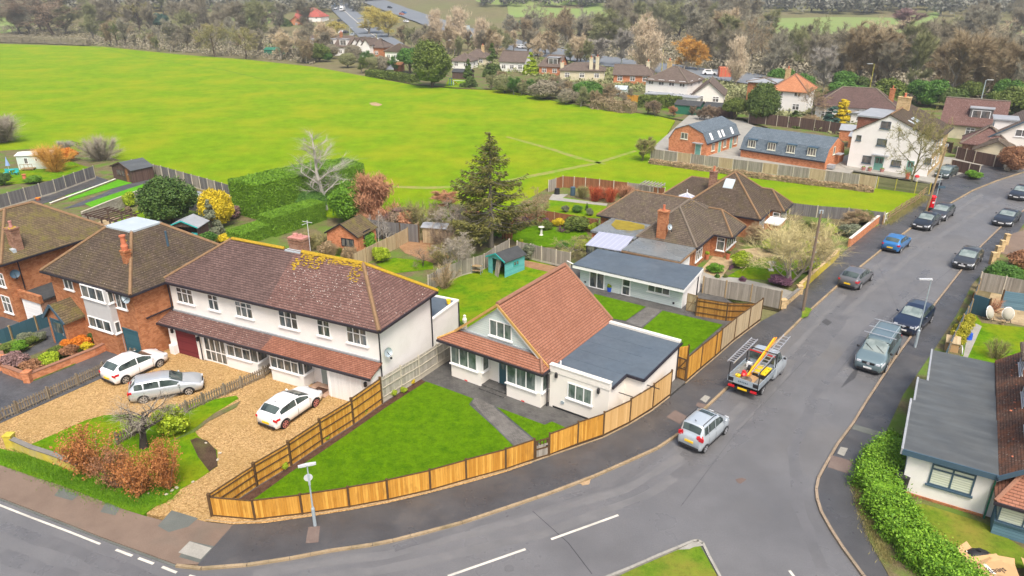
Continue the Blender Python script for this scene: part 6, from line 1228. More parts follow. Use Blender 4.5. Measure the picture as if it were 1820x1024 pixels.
fence("boundary_fence","dark slatted fence along the right hand pavement by the grey van",[(1672,660),(1690,620),(1706,588),(1722,560),(1736,522)],1.3,"trim_slate","post_wood",z=.1,style='slat');fence("tall_gate","dark slate double gate across the corner by the bamboo",[(1722,556),(1752,566)],1.6,"wood_teal","post_dark",z=.1,cat='gate')

def brickwall(name,label,px,h,w,mat,cap=None,piers=(),z=.05,h2=None,capmat=None,pierh=.18,cat='wall'):
    P=[G(p[0],p[1],z) for p in px];o=P[0];T=thing(name,label,cat,(o.x,o.y,z));b=MB();c=MB()
    for i in range(len(P)-1):
        a,e=P[i]-o,P[i+1]-o;ha,he=(h,h) if not h2 else (h+(h2-h)*i/(len(P)-1),h+(h2-h)*(i+1)/(len(P)-1));d=(e-a).normalized();n=Vector((-d.y,d.x,0))*w/2;e2=e+d*(w/2 if i==len(P)-2 else 0)
        b.add([a-n,e2-n,e2+n,a+n]+[q+Vector((0,0,k)) for q,k in ((a-n,ha),(e2-n,he),(e2+n,he),(a+n,ha))],[(3,2,1,0),(4,5,6,7),(0,1,5,4),(1,2,6,5),(2,3,7,6),(3,0,4,7)])
        c.beam(a+Vector((0,0,ha+.03)),e2+Vector((0,0,he+.03)),w+.06,.06)
    b.obj('wall',mat,T)
    if capmat:c.obj('coping',capmat,T)
    for i in piers:
        p=P[i]-o;q=MB().box(p.x-w*.95,p.x+w*.95,p.y-w*.95,p.y+w*.95,0,h+pierh);q.box(p.x-w*1.1,p.x+w*1.1,p.y-w*1.1,p.y+w*1.1,h+pierh,h+pierh+.07);q.obj('pier',mat,T)
    return T
brickwall("brick_wall","low red brick wall with corner pier around the heather bed",[(8,662),(52,679),(110,656),(170,632),(210,612),(206,602)],.55,.23,"brick_orange",piers=(1,),capmat="ridge_red",z=.06)
brickwall("brick_wall","low red brick wall with square pier at the left edge of the block paving",[(-60,646),(0,660),(8,650),(2,625)],.5,.23,"brick_orange",piers=(2,),capmat="ridge_red",z=.06)
brickwall("rendered_wall","low yellowish lichen covered wall with grey coping by the grass verge",[(22,795),(60,812),(100,825),(141,842)],.62,.22,"ivory_wall",piers=(0,),capmat="stone_dark")
brickwall("garden_wall","yellow brick garden wall along the pavement beneath the bare pollard",[(1420,520),(1450,492),(1478,468),(1488,456)],.75,.22,"ivory_wall",capmat="brick_yellow")
brickwall("garden_wall","orange brick garden wall with pale coping rising to the field corner",[(1508,440),(1530,422),(1550,405),(1566,393)],.9,.22,"brick_orange",capmat="stone_white")
brickwall("garden_wall","short yellow brick wall with piers at the brick bungalow's driveway entrance",[(1391,548),(1404,537),(1420,523)],.55,.22,"brick_yellow",piers=(0,2),capmat="stone_dark")
brickwall("block_wall","pale concrete block wall with a step beyond the timber pergola",[(150,398),(165,392),(200,377),(250,358),(262,352)],1.3,.2,"block_grey",capmat="post_concrete")
brickwall("low_border_wall","long thin pink edged wall beside the bright artificial lawn",[(90,365),(150,343),(205,322)],.25,.18,"kerb_stone",capmat="stone_white");brickwall("pier_wall","row of brick gate piers stepping along the right hand pavement",[(1762,470),(1770,458),(1778,448),(1786,436)],.5,.2,"brick_yellow",piers=(0,1,2,3),pierh=.6,z=.1)
fence("dark_gate","dark red boarded gates in the fence behind the pillar of the white house",[(1655,262),(1676,268),(1690,272)],1.5,"wood_dark","post_dark",z=.05)
# ---------------------------------------------------------------- vehicles in view
car("parked_car","white three door hatchback with dark rear glass, farther car on the gravel drive","car",'hatch',"paint_white",(223.9,682.5),(284.9,653.1),'R',('wide',))
car("parked_car","silver estate car in front of the white hatchback on the gravel drive","car",'estate',"paint_silver",(257.6,717.4),(336.3,702.6),'R')
car("parked_car","white hatchback with red alloy wheels alone on the second gravel drive","car",'hatch2',"paint_white",(507.4,761.7),(560.7,724.2),'R',('wide','aerial'),rimm="rim_red")
car("parked_car","small tall silver hatchback with sunroof and roof rails by the curved kerb","car",'mpv',"paint_silverblue",(1252,804.3),(1286.6,772.6),'R',('rails','sunroof','aerial'))
car("parked_car","dark grey hatchback with yellow rear plate parked beyond the telegraph pole","car",'hatch3',"paint_grey",(1527.5,514.7),(1546.6,499.4),'R',('wide',))
car("parked_car","bright blue hatchback parked on the road beside the orange brick wall","car",'hatch',"paint_blue",(1600.7,448.7),(1612.6,439.5),'R')
car("parked_car","black saloon facing the camera, nearer of the two by the red pillar box","car",'saloon',"paint_black",(1665.4,401),(1654.5,409),'L',('pale',))
car("parked_car","dark grey hatchback just behind the black saloon near the red pillar box","car",'hatch3',"paint_darkgrey",(1691.3,385.2),(1681.9,392),'L',('pale',))
car("parked_car","black coupe alone on the right side of the upper road","car",'coupe',"paint_black",(1809.3,394.6),(1798.4,403.5),'L',('pale',))
car("parked_car","very dark hatchback with silver grille line half on the right kerb","car",'hatch3',"paint_darkgrey",(1742,467),(1730.7,479.6),'L',('pale','badge'))
car("parked_car","navy blue sport utility car parked just behind the grey van","car",'suv',"paint_navy",(1651.6,576),(1632.8,594.7),'L',('pale','badge'))
car("parked_van","grey blue panel van with roof rails and round front badge by the right kerb","van",'van',"paint_vangrey",(1596,627),(1571.9,662.5),'L',('rails','bars','wipers','badge','pale','frontfix','blackmirror'))
car("parked_car","dark car cut off by the right edge of the picture on the upper road","car",'saloon',"paint_black",(1832,350),(1822,357),'L',('pale',))
car("parked_car","dark green car parked on the forecourt beside the white gabled house","car",'hatch3',"paint_green",(1681,306),(1656,317),'R',('pale','far'))
# tipper pickup
A,Bp=G(1354.4,701.8),G(1388,666.3);d=(Bp-A).normalized();n=Vector((-d.y,d.x,0));ctr=(A+Bp)/2+n*.92
T=thing("pickup_truck","silver dropside pickup truck with ladders on its frame and an open tool filled bed","truck",(ctr.x,ctr.y,0),math.atan2(d.y,d.x));WB=(Bp-A).length;XR=-WB/2
car(None,None,None,'cab',"paint_silverblue",None,None,None,('blackmirror',),parent=T,wheels=False,xoff=WB/2-1.6)
for wx in (WB/2,XR):
    for s in (1,-1):wheel(T,wx,s*.86,.35,s,"rim",.24,True)
xc=WB/2+.9-2.42      # cab rear
xb0,xb1=XR-1.05,xc-.02
MB().box(xb0,xb1+.9,-.42,.42,.42,.62).obj('chassis',"plastic_black",T);bed=MB().box(xb0,xb1,-1.0,1.0,.80,.88).obj('bed_floor',"stone_dark",T)
b=MB()
for s in (1,-1):MB().box(xb0,xb1,s*1.0-.02,s*1.0+.02,.84,1.24).obj('side_board',"paint_bed",T)
tg=MB().box(xb0-.04,xb0,-1.02,1.02,.84,1.24).obj('tailgate',"paint_bed",T)
for s in (1,-1):MB().box(xb0-.055,xb0-.04,s*.78-.15,s*.78+.15,.92,1.18).obj('tail_sticker',"plastic_black",tg)
b=MB()
for k in range(6):b.box(xb0-.052,xb0-.04,-.3+k*.11,-.24+k*.11,1.0,1.08)
b.obj('tailgate_lettering',"trim_slate",tg)
MB().box(xb1-.02,xb1+.03,-1.0,1.0,.84,1.1).obj('bulkhead',"paint_bed",T);b=MB()
for s in (1,-1):b.beam((xb1,s*.95,1.0),(xb1,s*.95,2.15),.05).beam((xb0-.03,s*.95,.8),(xb0-.03,s*.95,2.15),.05).beam((xb0-.03,s*.95,2.1),(xb1,s*.95,2.1),.04)
b.beam((xb1,-.95,2.15),(xb1,.95,2.15),.05).obj('ladder_frame',"plastic_black",T)
b=MB().box(xb1+.05,xb1+.06,-.82,-.05,1.35,1.85).box(xb1+.05,xb1+.06,.05,.82,1.35,1.85).obj('cab_rear_window',"glass_car",T)
MB().box(xb1+.03,xb1+.055,-.85,.85,1.88,1.96).obj('brake_light',"toy_red",T)
for s in (1,-1):MB().box(xb0-.08,xb0-.02,s*.72-.2,s*.72+.2,.52,.66).obj('tail_light',"lamp_red",T);MB().box(XR-.5,XR+.5,s*.95-.12,s*.95+.1,.72,.80).obj('mudguard',"plastic_black",T)
MB().box(xb0-.06,xb0-.03,-.3,.3,.50,.62).obj('number_plate',"plate_yellow",T);MB().box(xb0-.02,xb0+.06,-1.0,1.0,.44,.54).obj('rear_bar',"plastic_black",T)
fr_T=T
def onT(x,y,z):c,s=math.cos(fr_T.rotation_euler.z),math.sin(fr_T.rotation_euler.z);return (fr_T.location.x+x*c-y*s,fr_T.location.y+x*s+y*c,z)
def ladder(label,p,q,w=.42,mat="alu",n=11,dbl=False):
    P,Q=Vector(onT(*p)),Vector(onT(*q));d=(Q-P).normalized();s=d.cross(Vector((0,0,1))).normalized();T_=thing("ladder",label,"ladder",P);L=(Q-P).length
    for k in (1,-1):MB().beam(s*w/2*k,d*L+s*w/2*k,.035,.09).obj('rail',mat,T_)
    b=MB()
    for i in range(n):b.beam(d*L*(i+.5)/n-s*w/2,d*L*(i+.5)/n+s*w/2,.035,.035)
    b.obj('rungs',mat,T_);return T_
ladder("long aluminium ladder lying on the left side of the pickup's frame",(xb0-.1,.92,2.2),(xb1+.9,.92,2.35),.4,n=13);ladder("aluminium ladder slanting over the pickup's cab beside the yellow pole",(xb0+.25,-.55,1.75),(xb1+2.5,-.62,2.42),.42,n=13)
T2=thing("roof_pole","yellow pole pair slanting over the pickup bed and cab","pole",onT(xb0+.1,-.15,1.5));c,s=Vector(onT(xb0+.1,-.15,1.5)),Vector(onT(xb1+1.6,-.12,2.45));MB().beam((0,0,0),s-c,.1,.1).beam(Vector((.13,0,0)),s-c+Vector((.13,0,.02)),.06,.1).obj('pole',"lamp_orange",T2);MB().beam((.02,0,.06),(s-c)*.96+Vector((.02,0,.06)),.05,.03).obj('sleeve',"toy_yellow",T2)
rz=fr_T.rotation_euler.z
def item(name,label,cat,x,y,z,parts):
    t=thing(name,label,cat,onT(x,y,z),rz)
    for nm,mt,fn in parts:b=MB();fn(b);b.obj(nm,mt,t)
item("toolbox","flat yellow lidded toolbox in the right front corner of the pickup bed","toolbox",xb1-.85,-.42,.89,[("box","plastic_black",lambda b:b.box(-.55,.55,-.4,.4,0,.3)),("lid","toy_yellow",lambda b:b.box(-.57,.57,-.42,.42,.3,.36)),("clips","trim_dark",lambda b:b.box(-.3,-.24,-.36,-.3,.36,.38).box(.24,.3,-.36,-.3,.36,.38))])
item("bucket","small yellow bucket near the pickup's tailgate","bucket",xb0+.45,.55,.89,[("body","toy_yellow",lambda b:b.lathe([(.13,0),(.17,.3),(.14,.3)],12)),("handle","plastic_black",lambda b:b.tube([(-.16,0,.3),(0,0,.44),(.16,0,.3)],.012,5))])
item("rubble_sack","crumpled red sack in the middle of the pickup bed","sack",xb0+.95,.35,.89,[("sack","toy_red",lambda b:b.ball((0,0,.15),.26,.2,.2,8).ball((.15,.1,.25),.15,.12,.12,8)),("neck","toy_red",lambda b:b.lathe([(.05,.3),(.1,.42)],8))])
item("cable_reel","black and yellow cable reel behind the pickup's cab","reel",xb1-.9,.35,.89,[("reel","plastic_black",lambda b:b.tube([(0,-.12,.22),(0,.12,.22)],.2,14)),("rim","toy_yellow",lambda b:b.tube([(0,-.14,.22),(0,-.12,.22)],.23,14))])
item("cement_tub","dark round tub at the back of the pickup bed","tub",xb0+.35,-.05,.89,[("tub","trim_slate",lambda b:b.lathe([(.24,0),(.34,.22),(.30,.22),(.26,.06)],16)),("rope","trunk_pole",lambda b:b.lathe([(.3,.22),(.32,.26)],14))])
item("timber_offcuts","brown boards lying across the pickup bed","timber",xb0+1.0,-.1,.89,[("board","cardboard",lambda b:b.box(-.7,.7,-.35,.1,0,.05).box(-.6,.6,-.2,.2,.05,.08)),("batten","post_wood",lambda b:b.beam((-.6,.3,.1),(.7,.5,.14),.06))])
item("carton","white carton behind the pickup's cab window","box",xb1-.35,.6,.89,[("carton","upvc_white",lambda b:b.box(-.15,.15,-.15,.15,0,.3)),("flap","stone_white",lambda b:b.box(-.15,.0,-.15,.15,.3,.33))])

# ---------------------------------------------------------------- lamps, poles, post box
def lamp(label,px,py,H,arm,head=(.55,.2),rot=0.0,r=.055,base=.09,bh=1.1,mat="metal_galv",z=.1,name="street_lamp",hm="metal_pale",double=False,group=None):
    p=G(px,py,z);T=thing(name,label,"street lamp",(p.x,p.y,z),rot,group)
    MB().lathe([(base,0),(base,bh),(r,bh+.1),(r*.7,H)],10).obj('pole',mat,T)
    MB().beam((0,0,H-.02),(arm,0,H+.06),.05).obj('arm',mat,T)
    for s in ((1,-1) if double else (1,)):
        b=MB();b.slab([(s*(arm-.1),-head[1]/2,H+.14),(s*(arm+head[0]),-head[1]*.35,H+.12),(s*(arm+head[0]),head[1]*.35,H+.12),(s*(arm-.1),head[1]/2,H+.14)],.09)
        o=b.obj('lamp_head',hm,T);MB().box(min(s*arm,s*(arm+head[0]*.8)),max(s*arm,s*(arm+head[0]*.8)),-head[1]*.25,head[1]*.25,H+.0,H+.03).obj('lens',"lamp_clear",o)
    return T
T=lamp("short grey street lamp with round sign in front of the low orange fence",560,934,3.42,.06,(.34,.16),.35,.045,.085,1.0,double=True)
b=MB().tube([(-.02,-.07,2.85),(-.02,-.085,2.85)],.2,16);b.obj('round_sign',"metal_pale",T,label="small round road sign seen edge on");MB().box(-.05,.05,-.13,-.09,2.45,3.05).obj('sign_bracket',"metal_galv",T)
lamp("grey street lamp with flat white head beside the navy car and grey van",1626,617,5.1,.05,(.75,.2),math.pi-.1,.045,.10,1.3)
lamp("tall galvanised street lamp standing among dark shrubs beyond the white house",1737,205,6.6,.3,(1.0,.3),-.2,.11,.16,1.2,z=0)
for i,(px,py,top,lab,mt) in enumerate([(1176,127,88,"distant moss yellow lamp post left of the far white hipped house","pole_mossy"),(1299,150,110,"distant grey lamp post above the cream gabled house","metal_galv"),(1544,168,114,"distant moss yellow lamp post behind the long purple roof","pole_mossy"),(949,100,80,"distant lamp post by the dormered semi on the dual carriageway","metal_galv"),(1006,104,86,"distant lamp post left of the chimneyed cream bungalow","metal_galv"),(1047,0,0,None,None),
                                           (598,68,36,"distant yellow lamp post on the left of the main road","pole_mossy"),(622,66,50,"distant grey lamp post in the middle of the main road","metal_galv"),(670,76,62,"distant moss based lamp post right of the main road","pole_mossy"),(732,82,64,"distant lamp post left of the poplars","pole_mossy"),(806,98,72,"distant lamp post beneath the tall poplars","pole_mossy"),(1104,128,108,"distant lamp post above the orange brick bungalow","metal_galv")]):
    if lab:lamp(lab,px,py,max(3.5,HT(px,py,top)),.5,(1.2,.4),0 if i % 2 else math.pi,.10,.14,1,mt,z=0)
def pole(label,px,py,H,top=(0,0),mat="trunk_pole",r=.12,steps=True):
    p=G(px,py,.1);T=thing("telegraph_pole",label,"pole",(p.x,p.y,.1));MB().tube([(0,0,0),(top[0],top[1],H)],[r,r*.7],9).obj('pole',mat,T)
    MB().box(top[0]-.14,top[0]+.14,top[1]-.05,top[1]+.05,H-.25,H+.02).obj('cap',"metal_galv",T);b=MB()
    for i in range(8 if steps else 2):b.beam((top[0]*.8,top[1],H*.45+i*.4),(top[0]*.8+(.2 if i % 2 else -.2),top[1],H*.45+i*.4),.025)
    k_=b.obj('foot_steps',"metal_galv",T);k_['kind']='stuff';return T
pole("brown wooden telegraph pole on the pavement before the bare pollard tree",1427,552,8.2,(.1,0));pole("pale wooden telegraph pole beside the red pillar box",1646,376,7.6,(.6,0),"post_wood",.13)
p=G(1653,374,.1);T=thing("pillar_box","red cylindrical pillar box with black base by the telegraph pole","post box",(p.x,p.y,.1),0,None,(1.25,1.25,1.12));MB().lathe([(.27,0),(.27,.32)],16).obj('base',"plastic_black",T);MB().lathe([(.24,.32),(.24,1.35),(.29,1.38),(.29,1.45),(.16,1.56),(.01,1.6)],16).obj('body',"post_red",T);MB().box(-.12,.12,-.26,-.22,1.1,1.16).obj('slot',"plastic_black",T);MB().box(-.08,.08,-.255,-.22,.8,.98).obj('collection_plate',"plate_white",T)
p=G(1660,368,.1);T=thing("direction_sign","thin grey sign post with small blank green plates beside the pillar box","sign",(p.x,p.y,.1));MB().lathe([(.05,0),(.04,4.0)],8).obj('post',"metal_galv",T);MB().box(-.1,.75,-.05,-.03,2.2,2.5).obj('plate',"trim_slate",T)
p=G(1662,340,.1);T=thing("estate_board","dark low notice board behind the pillar box","board",(p.x,p.y,.1),.5);MB().box(-1.0,1.0,-.05,.05,.3,1.0).obj('board',"plastic_black",T);b=MB();b.box(-.9,-.8,-.05,.05,0,.3).box(.8,.9,-.05,.05,0,.3).obj('legs',"plastic_black",T)
for i,(px,py,c) in enumerate(((1612,318,"orange"),(1628,322,"white"))):
    p=G(px,py,0.06);T=thing("planter","small %s flower pot by the white house's fence" % c,"planter",p);MB().lathe([(.2,0),(.28,.5),(.24,.5)],12).obj('pot',"terracotta" if i==0 else "stone_white",T);MB().ball((0,0,.62),.3,.3,.22,10).obj('flowers',"toy_red",T)
for i,px in enumerate((1534,1545,1567)):
    p=G(px,303+i*1.5,.06);T=thing("tub","pink tub planter against the white house wall, %s" % ("left of the pair beside the door","right of the pair beside the door","right of the green front door")[i],"planter",p);MB().lathe([(.22,0),(.3,.5),(.26,.5)],12).obj('tub',"pink",T);MB().ball((0,0,.5),.24,.24,.12,8).obj('plant',"leaf_mid",T)
# ---------------------------------------------------------------- sheds, pergola, garden furniture
def shed(name,label,px,py,ang,w,d,h,hr,wall,roof,trim,cat='shed',ridge_x=False,open_front=False,wins=(),doorx=None,z=.08,glassm="glass",group=None):
    o=G(px,py,z);T=thing(name,label,cat,(o.x,o.y,z),math.radians(ang),group);b=MB()
    if open_front:b.box(0,.04,0,d,0,h).box(w-.04,w,0,d,0,h).box(.04,w-.04,d-.04,d,0,h).box(.04,w*.25,0,.04,0,h)
    else:b.box(0,w,0,d,0,h)
    if ridge_x:b.slab([(0,0,h),(0,d,h),(0,d/2,hr-.04)],.04,(1,0,0)).slab([(w,0,h),(w,d,h),(w,d/2,hr-.04)],.04,(-1,0,0))
    else:b.slab([(0,0,h),(w,0,h),(w/2,0,hr-.04)],.04,(0,1,0)).slab([(0,d,h),(w,d,h),(w/2,d,hr-.04)],.04,(0,-1,0))
    b.obj('wall',wall,T);e=.15
    q=[[(-e,-e,h-.02),(w+e,-e,h-.02),(w+e,d/2,hr),(-e,d/2,hr)],[(w+e,d+e,h-.02),(-e,d+e,h-.02),(-e,d/2,hr),(w+e,d/2,hr)]] if ridge_x else [[(w+e,-e,h-.02),(w+e,d+e,h-.02),(w/2,d+e,hr),(w/2,-e,hr)],[(-e,d+e,h-.02),(-e,-e,h-.02),(w/2,-e,hr),(w/2,d+e,hr)]]
    r=MB()
    for p_ in q:r.slab(p_,.06)
    r.obj('roof',roof,T)
    g=[((w/2,-e-.02,hr),(w+e,-e-.02,h)),((w/2,-e-.02,hr),(-e,-e-.02,h))] if not ridge_x else [((w+e+.02,d/2,hr),(w+e+.02,-e,h)),((w+e+.02,d/2,hr),(w+e+.02,d+e,h))]
    gutter(T,g,trim,.04,.12,'bargeboard')
    for (f,a,c,z0,z1,n_) in wins:win(T,{'f':front(0),'r':rside(w),'l':lside(0)}[f],a,c,z0,z1,n_,None,trim,glassm,False,.05)
    if doorx:door(T,front(0),doorx[0],doorx[1],.05,1.85,doorx[2] if len(doorx)>2 else wall,trim)
    return T
T=shed("garden_shed","turquoise shed with black felt roof and gaping open front",868,484,-42,2.0,2.6,1.5,2.05,"wood_aqua","felt_shed","aqua",open_front=True,wins=(('r',1.1,1.8,.75,1.2,2),),z=.12)
MB().slab([(.9,-.15,0),(1.5,-.35,0),(1.45,.15,1.5),(.95,.1,1.6)],.05,(0,1,0)).obj('leaning_panel',"wood_grey",T)
shed("summerhouse","dark brown summerhouse with grey felt roof at the corner of the grey fence",203,318,-33,4.3,3.0,1.7,2.5,"wood_dark","felt_grey","wood_dark",'summerhouse',wins=(('f',1.0,2.0,.7,1.5,3),('f',2.1,2.8,.7,1.5,2),('l',1.0,2.0,.7,1.5,2)),doorx=(3.0,3.8,"wood_red"))
T=shed("garden_shelter","open timber shelter with grey roof and teal trim beside the round bay tree",305,432,-5,2.9,2.2,1.7,2.35,"wood_dark","lead_grey","aqua",open_front=True);MB().box(2.0,2.8,-.05,.5,0,1.0).obj('stored_cover',"aqua",T)
T=shed("brick_outbuilding","small brick outbuilding with mossy tiled hip roof and white framed window",584,447,-22,3.4,3.2,1.9,3.0,"brick_orange","tile_moss","trim_dark",'outbuilding',wins=(('r',1.0,2.2,1.35,2.1,1),('f',1.6,3.0,.8,1.6,3)))
shed("leanto_shed","small slate topped shed beside the dark blue fence",752,432,-12,2.4,1.5,1.7,1.9,"wood_pale","lead_grey","post_wood",ridge_x=True);shed("grey_shed","low grey roofed shed half hidden behind the golden conifer",330,372,-30,3.4,2.0,1.6,1.9,"wood_slate","lead_grey","wood_slate",ridge_x=True);shed("grey_shed","little grey shed below the dark fence next to the tall hedge",402,372,-30,1.8,1.4,1.2,1.5,"wood_slate","lead_grey","wood_slate",ridge_x=True)
T=shed("mobile_cabin","pale blue white mobile cabin with wooden steps in the far left garden",34,302,10,4.3,2.6,2.0,2.2,"clad_pale","stone_white","upvc_white",'cabin',ridge_x=True,wins=(('f',.9,1.4,.8,1.6,1),('f',2.3,2.6,1.1,1.5,1),('f',3.2,3.5,1.1,1.5,1)));b=MB()
for i in range(4):b.box(.6+i*.5,.65+i*.5,-.9,-.85,0,.9)
b.beam((.6,-.87,.9),(2.15,-.87,.9),.05).box(.6,2.2,-.9,0,.2,.3).obj('deck',"post_wood",T)
def pergola(label,px,ang,w,d,h,n,mat="wood_dark"):
    o=G(*px,.08);T=thing("pergola",label,"pergola",o,math.radians(ang))
    for x in (.2,w/2,w-.2):
        for y in (.2,d-.2):MB().box(x-.06,x+.06,y-.06,y+.06,0,h).obj('post',mat,T)
    b=MB()
    for y in (.2,d-.2):b.beam((-.2,y,h),(w+.2,y,h),.07,.15)
    b.obj('beams',mat,T);b=MB()
    for i in range(n):x=w*i/(n-1);b.beam((x,-.3,h+.12),(x,d+.3,h+.12),.06,.12)
    b.obj('rafters',mat,T);return T
pergola("brown timber pergola over the patio behind the brick houses",(158,418),-27,4.6,2.6,2.1,8);pergola("small weathered pergola in the corner by the farther brick bungalow",(1136,352),-32,2.4,1.6,1.6,7,"wood_trellis");pergola("small rustic rose arch at the edge of the round lawn",(889,425),-30,1.2,.8,1.8,4,"wood_red")
def potted(label,px,py,z=.1,h=.4,mat="terracotta",leaf="leaf_lime",r=.22):
    p=G(px,py,z);T=thing("plant_pot",label,"plant pot",p);MB().lathe([(r*.7,0),(r,h),(r*.85,h),(r*.8,h*.8)],12).obj('pot',mat,T)
    o=bpy.data.objects.new('plant',K('bush')[1]);sc.collection.objects.link(o);o.parent=T;o.location=(0,0,h*.8);o.scale=(r,r,r*.9);setmat(o,leaf);return T
potted("terracotta pot with lime plant left of the teal front door",111,594,.06,.35,"cardboard");potted("leafy pot right of the teal front door",128,597,.06,.15,"post_dark","leaf_mid");potted("terracotta tub with yellow plant beneath the nearer brick bungalow's bay",1256,461,.09,.5);potted("terracotta tub with green plant at the corner of the nearer brick bungalow",1293,461,.09,.6,leaf="leaf_olive");potted("orange pot on the round lawn's edge by the turquoise shed",926,437,.1,.4);potted("blue pot beside the garden building's back door",1083,518,.13,.35,"toy_blue")
p=G(962,418,.1);T=thing("bird_bath","pale stone bird bath on the round lawn","bird bath",p);MB().lathe([(.22,0),(.12,.12),(.1,.7),(.14,.75)],12).obj('pedestal',"stone_white",T);MB().lathe([(.12,.75),(.32,.88),(.30,.88),(.2,.82)],14).obj('bowl',"stone_white",T)
p=G(1370,481,.1);T=thing("garden_urn","white classical urn on the front lawn of the brick bungalow","urn",p);MB().box(-.2,.2,-.2,.2,0,.12).lathe([(.08,.12),(.07,.4)],10).obj('foot',"pot_white",T);MB().lathe([(.08,.4),(.2,.5),(.24,.72),(.34,.8),(.30,.8),(.2,.72)],14).obj('bowl',"pot_white",T)
p=G(17,306,.1);T=thing("parasol","furled blue and white parasol over the table in the far left garden","parasol",p);MB().lathe([(.03,0),(.03,2.0)],6).obj('pole',"upvc_white",T);MB().lathe([(.3,.9),(.12,1.6),(.02,2.1)],10).obj('canopy',"canvas_blue",T)
p=G(21,310,.1);T=thing("garden_table","aqua garden table under the furled parasol","table",p);MB().lathe([(.55,.62),(.55,.66),(.01,.67)],14).obj('table_top',"aqua",T);b=MB()
for k in range(4):MB().beam((.4*math.cos(k*1.57+.7),.4*math.sin(k*1.57+.7),0),(.3*math.cos(k*1.57+.7),.3*math.sin(k*1.57+.7),.62),.05).obj('leg',"aqua",T)
for i,(px,py,l) in enumerate(((12,312,"left of the aqua table"),(30,311,"right of the aqua table"))):
    p=G(px,py,.1);T=thing("garden_chair","low aqua garden chair "+l,"chair",p);MB().box(-.25,.25,-.25,.25,.35,.40).obj('seat',"aqua",T);MB().box(-.25,.25,.22,.26,.40,.85).obj('backrest',"aqua",T);b=MB()
    for x in (-.22,.22):
        for y in (-.22,.22):MB().box(x-.02,x+.02,y-.02,y+.02,0,.35).obj('leg',"aqua",T)
def tub(name,label,cat,px,py,prof,mat,z=.1,lid=None):
    p=G(px,py,z);T=thing(name,label,cat,p);MB().lathe(prof,12).obj('body',mat,T)
    if lid:MB().lathe([(prof[-1][0]*1.05,prof[-1][1]),(.02,prof[-1][1]+.08)],12).obj('lid',lid,T)
tub("water_tub","bright yellow tub at the end of the tarmac yard","tub",150,318,[(.35,0),(.45,.4),(.4,.4)],"toy_yellow",lid="toy_yellow");tub("compost_bin","green compost bin behind the white pair","bin",612,443,[(.4,0),(.3,.45)],"bin_green",lid="aqua");tub("compost_bin","dark compost bin at the garden's far corner, left one","bin",990,345,[(.35,0),(.3,.7)],"plastic_black",lid="plastic_black");tub("water_butt","dark blue water butt beside the paved corner","water butt",1018,347,[(.3,0),(.3,1.0)],"trim_slate",lid="trim_slate")
tub("chimney_pot_planter","terracotta planter on the lawn near the grey fence","planter",44,318,[(.25,0),(.2,.5),(.28,.6)],"terracotta",lid="terracotta");tub("planter","small orange planter at the foot of the grey fence","planter",68,356,[(.2,0),(.3,.3)],"terracotta",lid="leaf_orange");tub("dustbin","black wheelie bin behind the corner hedge","bin",1598,872,[(.32,0),(.36,1.0)],"plastic_black",lid="plastic_black",z=.14)
tub("bucket","upturned blue bucket on the path in the right hand garden","bucket",1720,603,[(.28,0),(.24,.5),(.01,.52)],"toy_blue",z=.14,lid="toy_blue")
# egg chairs, boxes, workbench
for i,(px,py,rr_,l) in enumerate(((1765,572,.5,"left of the two pale rattan egg chairs"),(1792,575,-.2,"right of the two pale rattan egg chairs"))):
    p=G(px,py,.14);T=thing("egg_chair",l,"chair",p,rr_);b=MB();V=[];n=16;m_=7
    for j in range(m_+1):
        t=(j/m_)*1.45
        for k in range(n):a=6.283*k/n;V.append((.42*math.sin(t)*math.cos(a),.45-.3*math.cos(t)+.15*math.sin(t)*math.sin(a),.62+.48*math.sin(t)*math.sin(a)))
    b.add(V,[(j*n+k,j*n+(k+1) % n,(j+1)*n+(k+1) % n,(j+1)*n+k) for j in range(m_) for k in range(n)]).obj('shell',"rattan",T);MB().tube([V[m_*n+k] for k in range(n)]+[V[m_*n]],.03,5).obj('rim',"upvc_white",T);b=MB()
    for k in range(4):MB().beam((.3*math.cos(k*1.57+.8),.25+.3*math.sin(k*1.57+.8),0),(.1*math.cos(k*1.57+.8),.25+.1*math.sin(k*1.57+.8),.35),.03).obj('leg',"plastic_black",T)
p=G(1781,577,.14);T=thing("garden_stool","small low brown stool between the egg chairs","stool",p);MB().lathe([(.18,.3),(.18,.34)],12).obj('seat',"post_wood",T);MB().lathe([(.1,0),(.06,.3)],8).obj('base',"post_wood",T)
p=G(1690,622,.14);T=thing("hen_coop","small slatted wooden box with grey hoop beside the fence","hutch",p,-.5);MB().box(-.4,.4,-.35,.35,0,.7).obj('box',"cardboard",T);MB().slab([(-.45,-.4,.7),(.45,-.4,.7),(.45,.4,.95),(-.45,.4,.95)],.05).obj('lid',"wood_pale",T);MB().tube([(.5+.02*k,.45*math.cos(k*.35),.45*math.sin(k*.35)) for k in range(10)],.04,6).obj('hoop',"metal_pale",T)
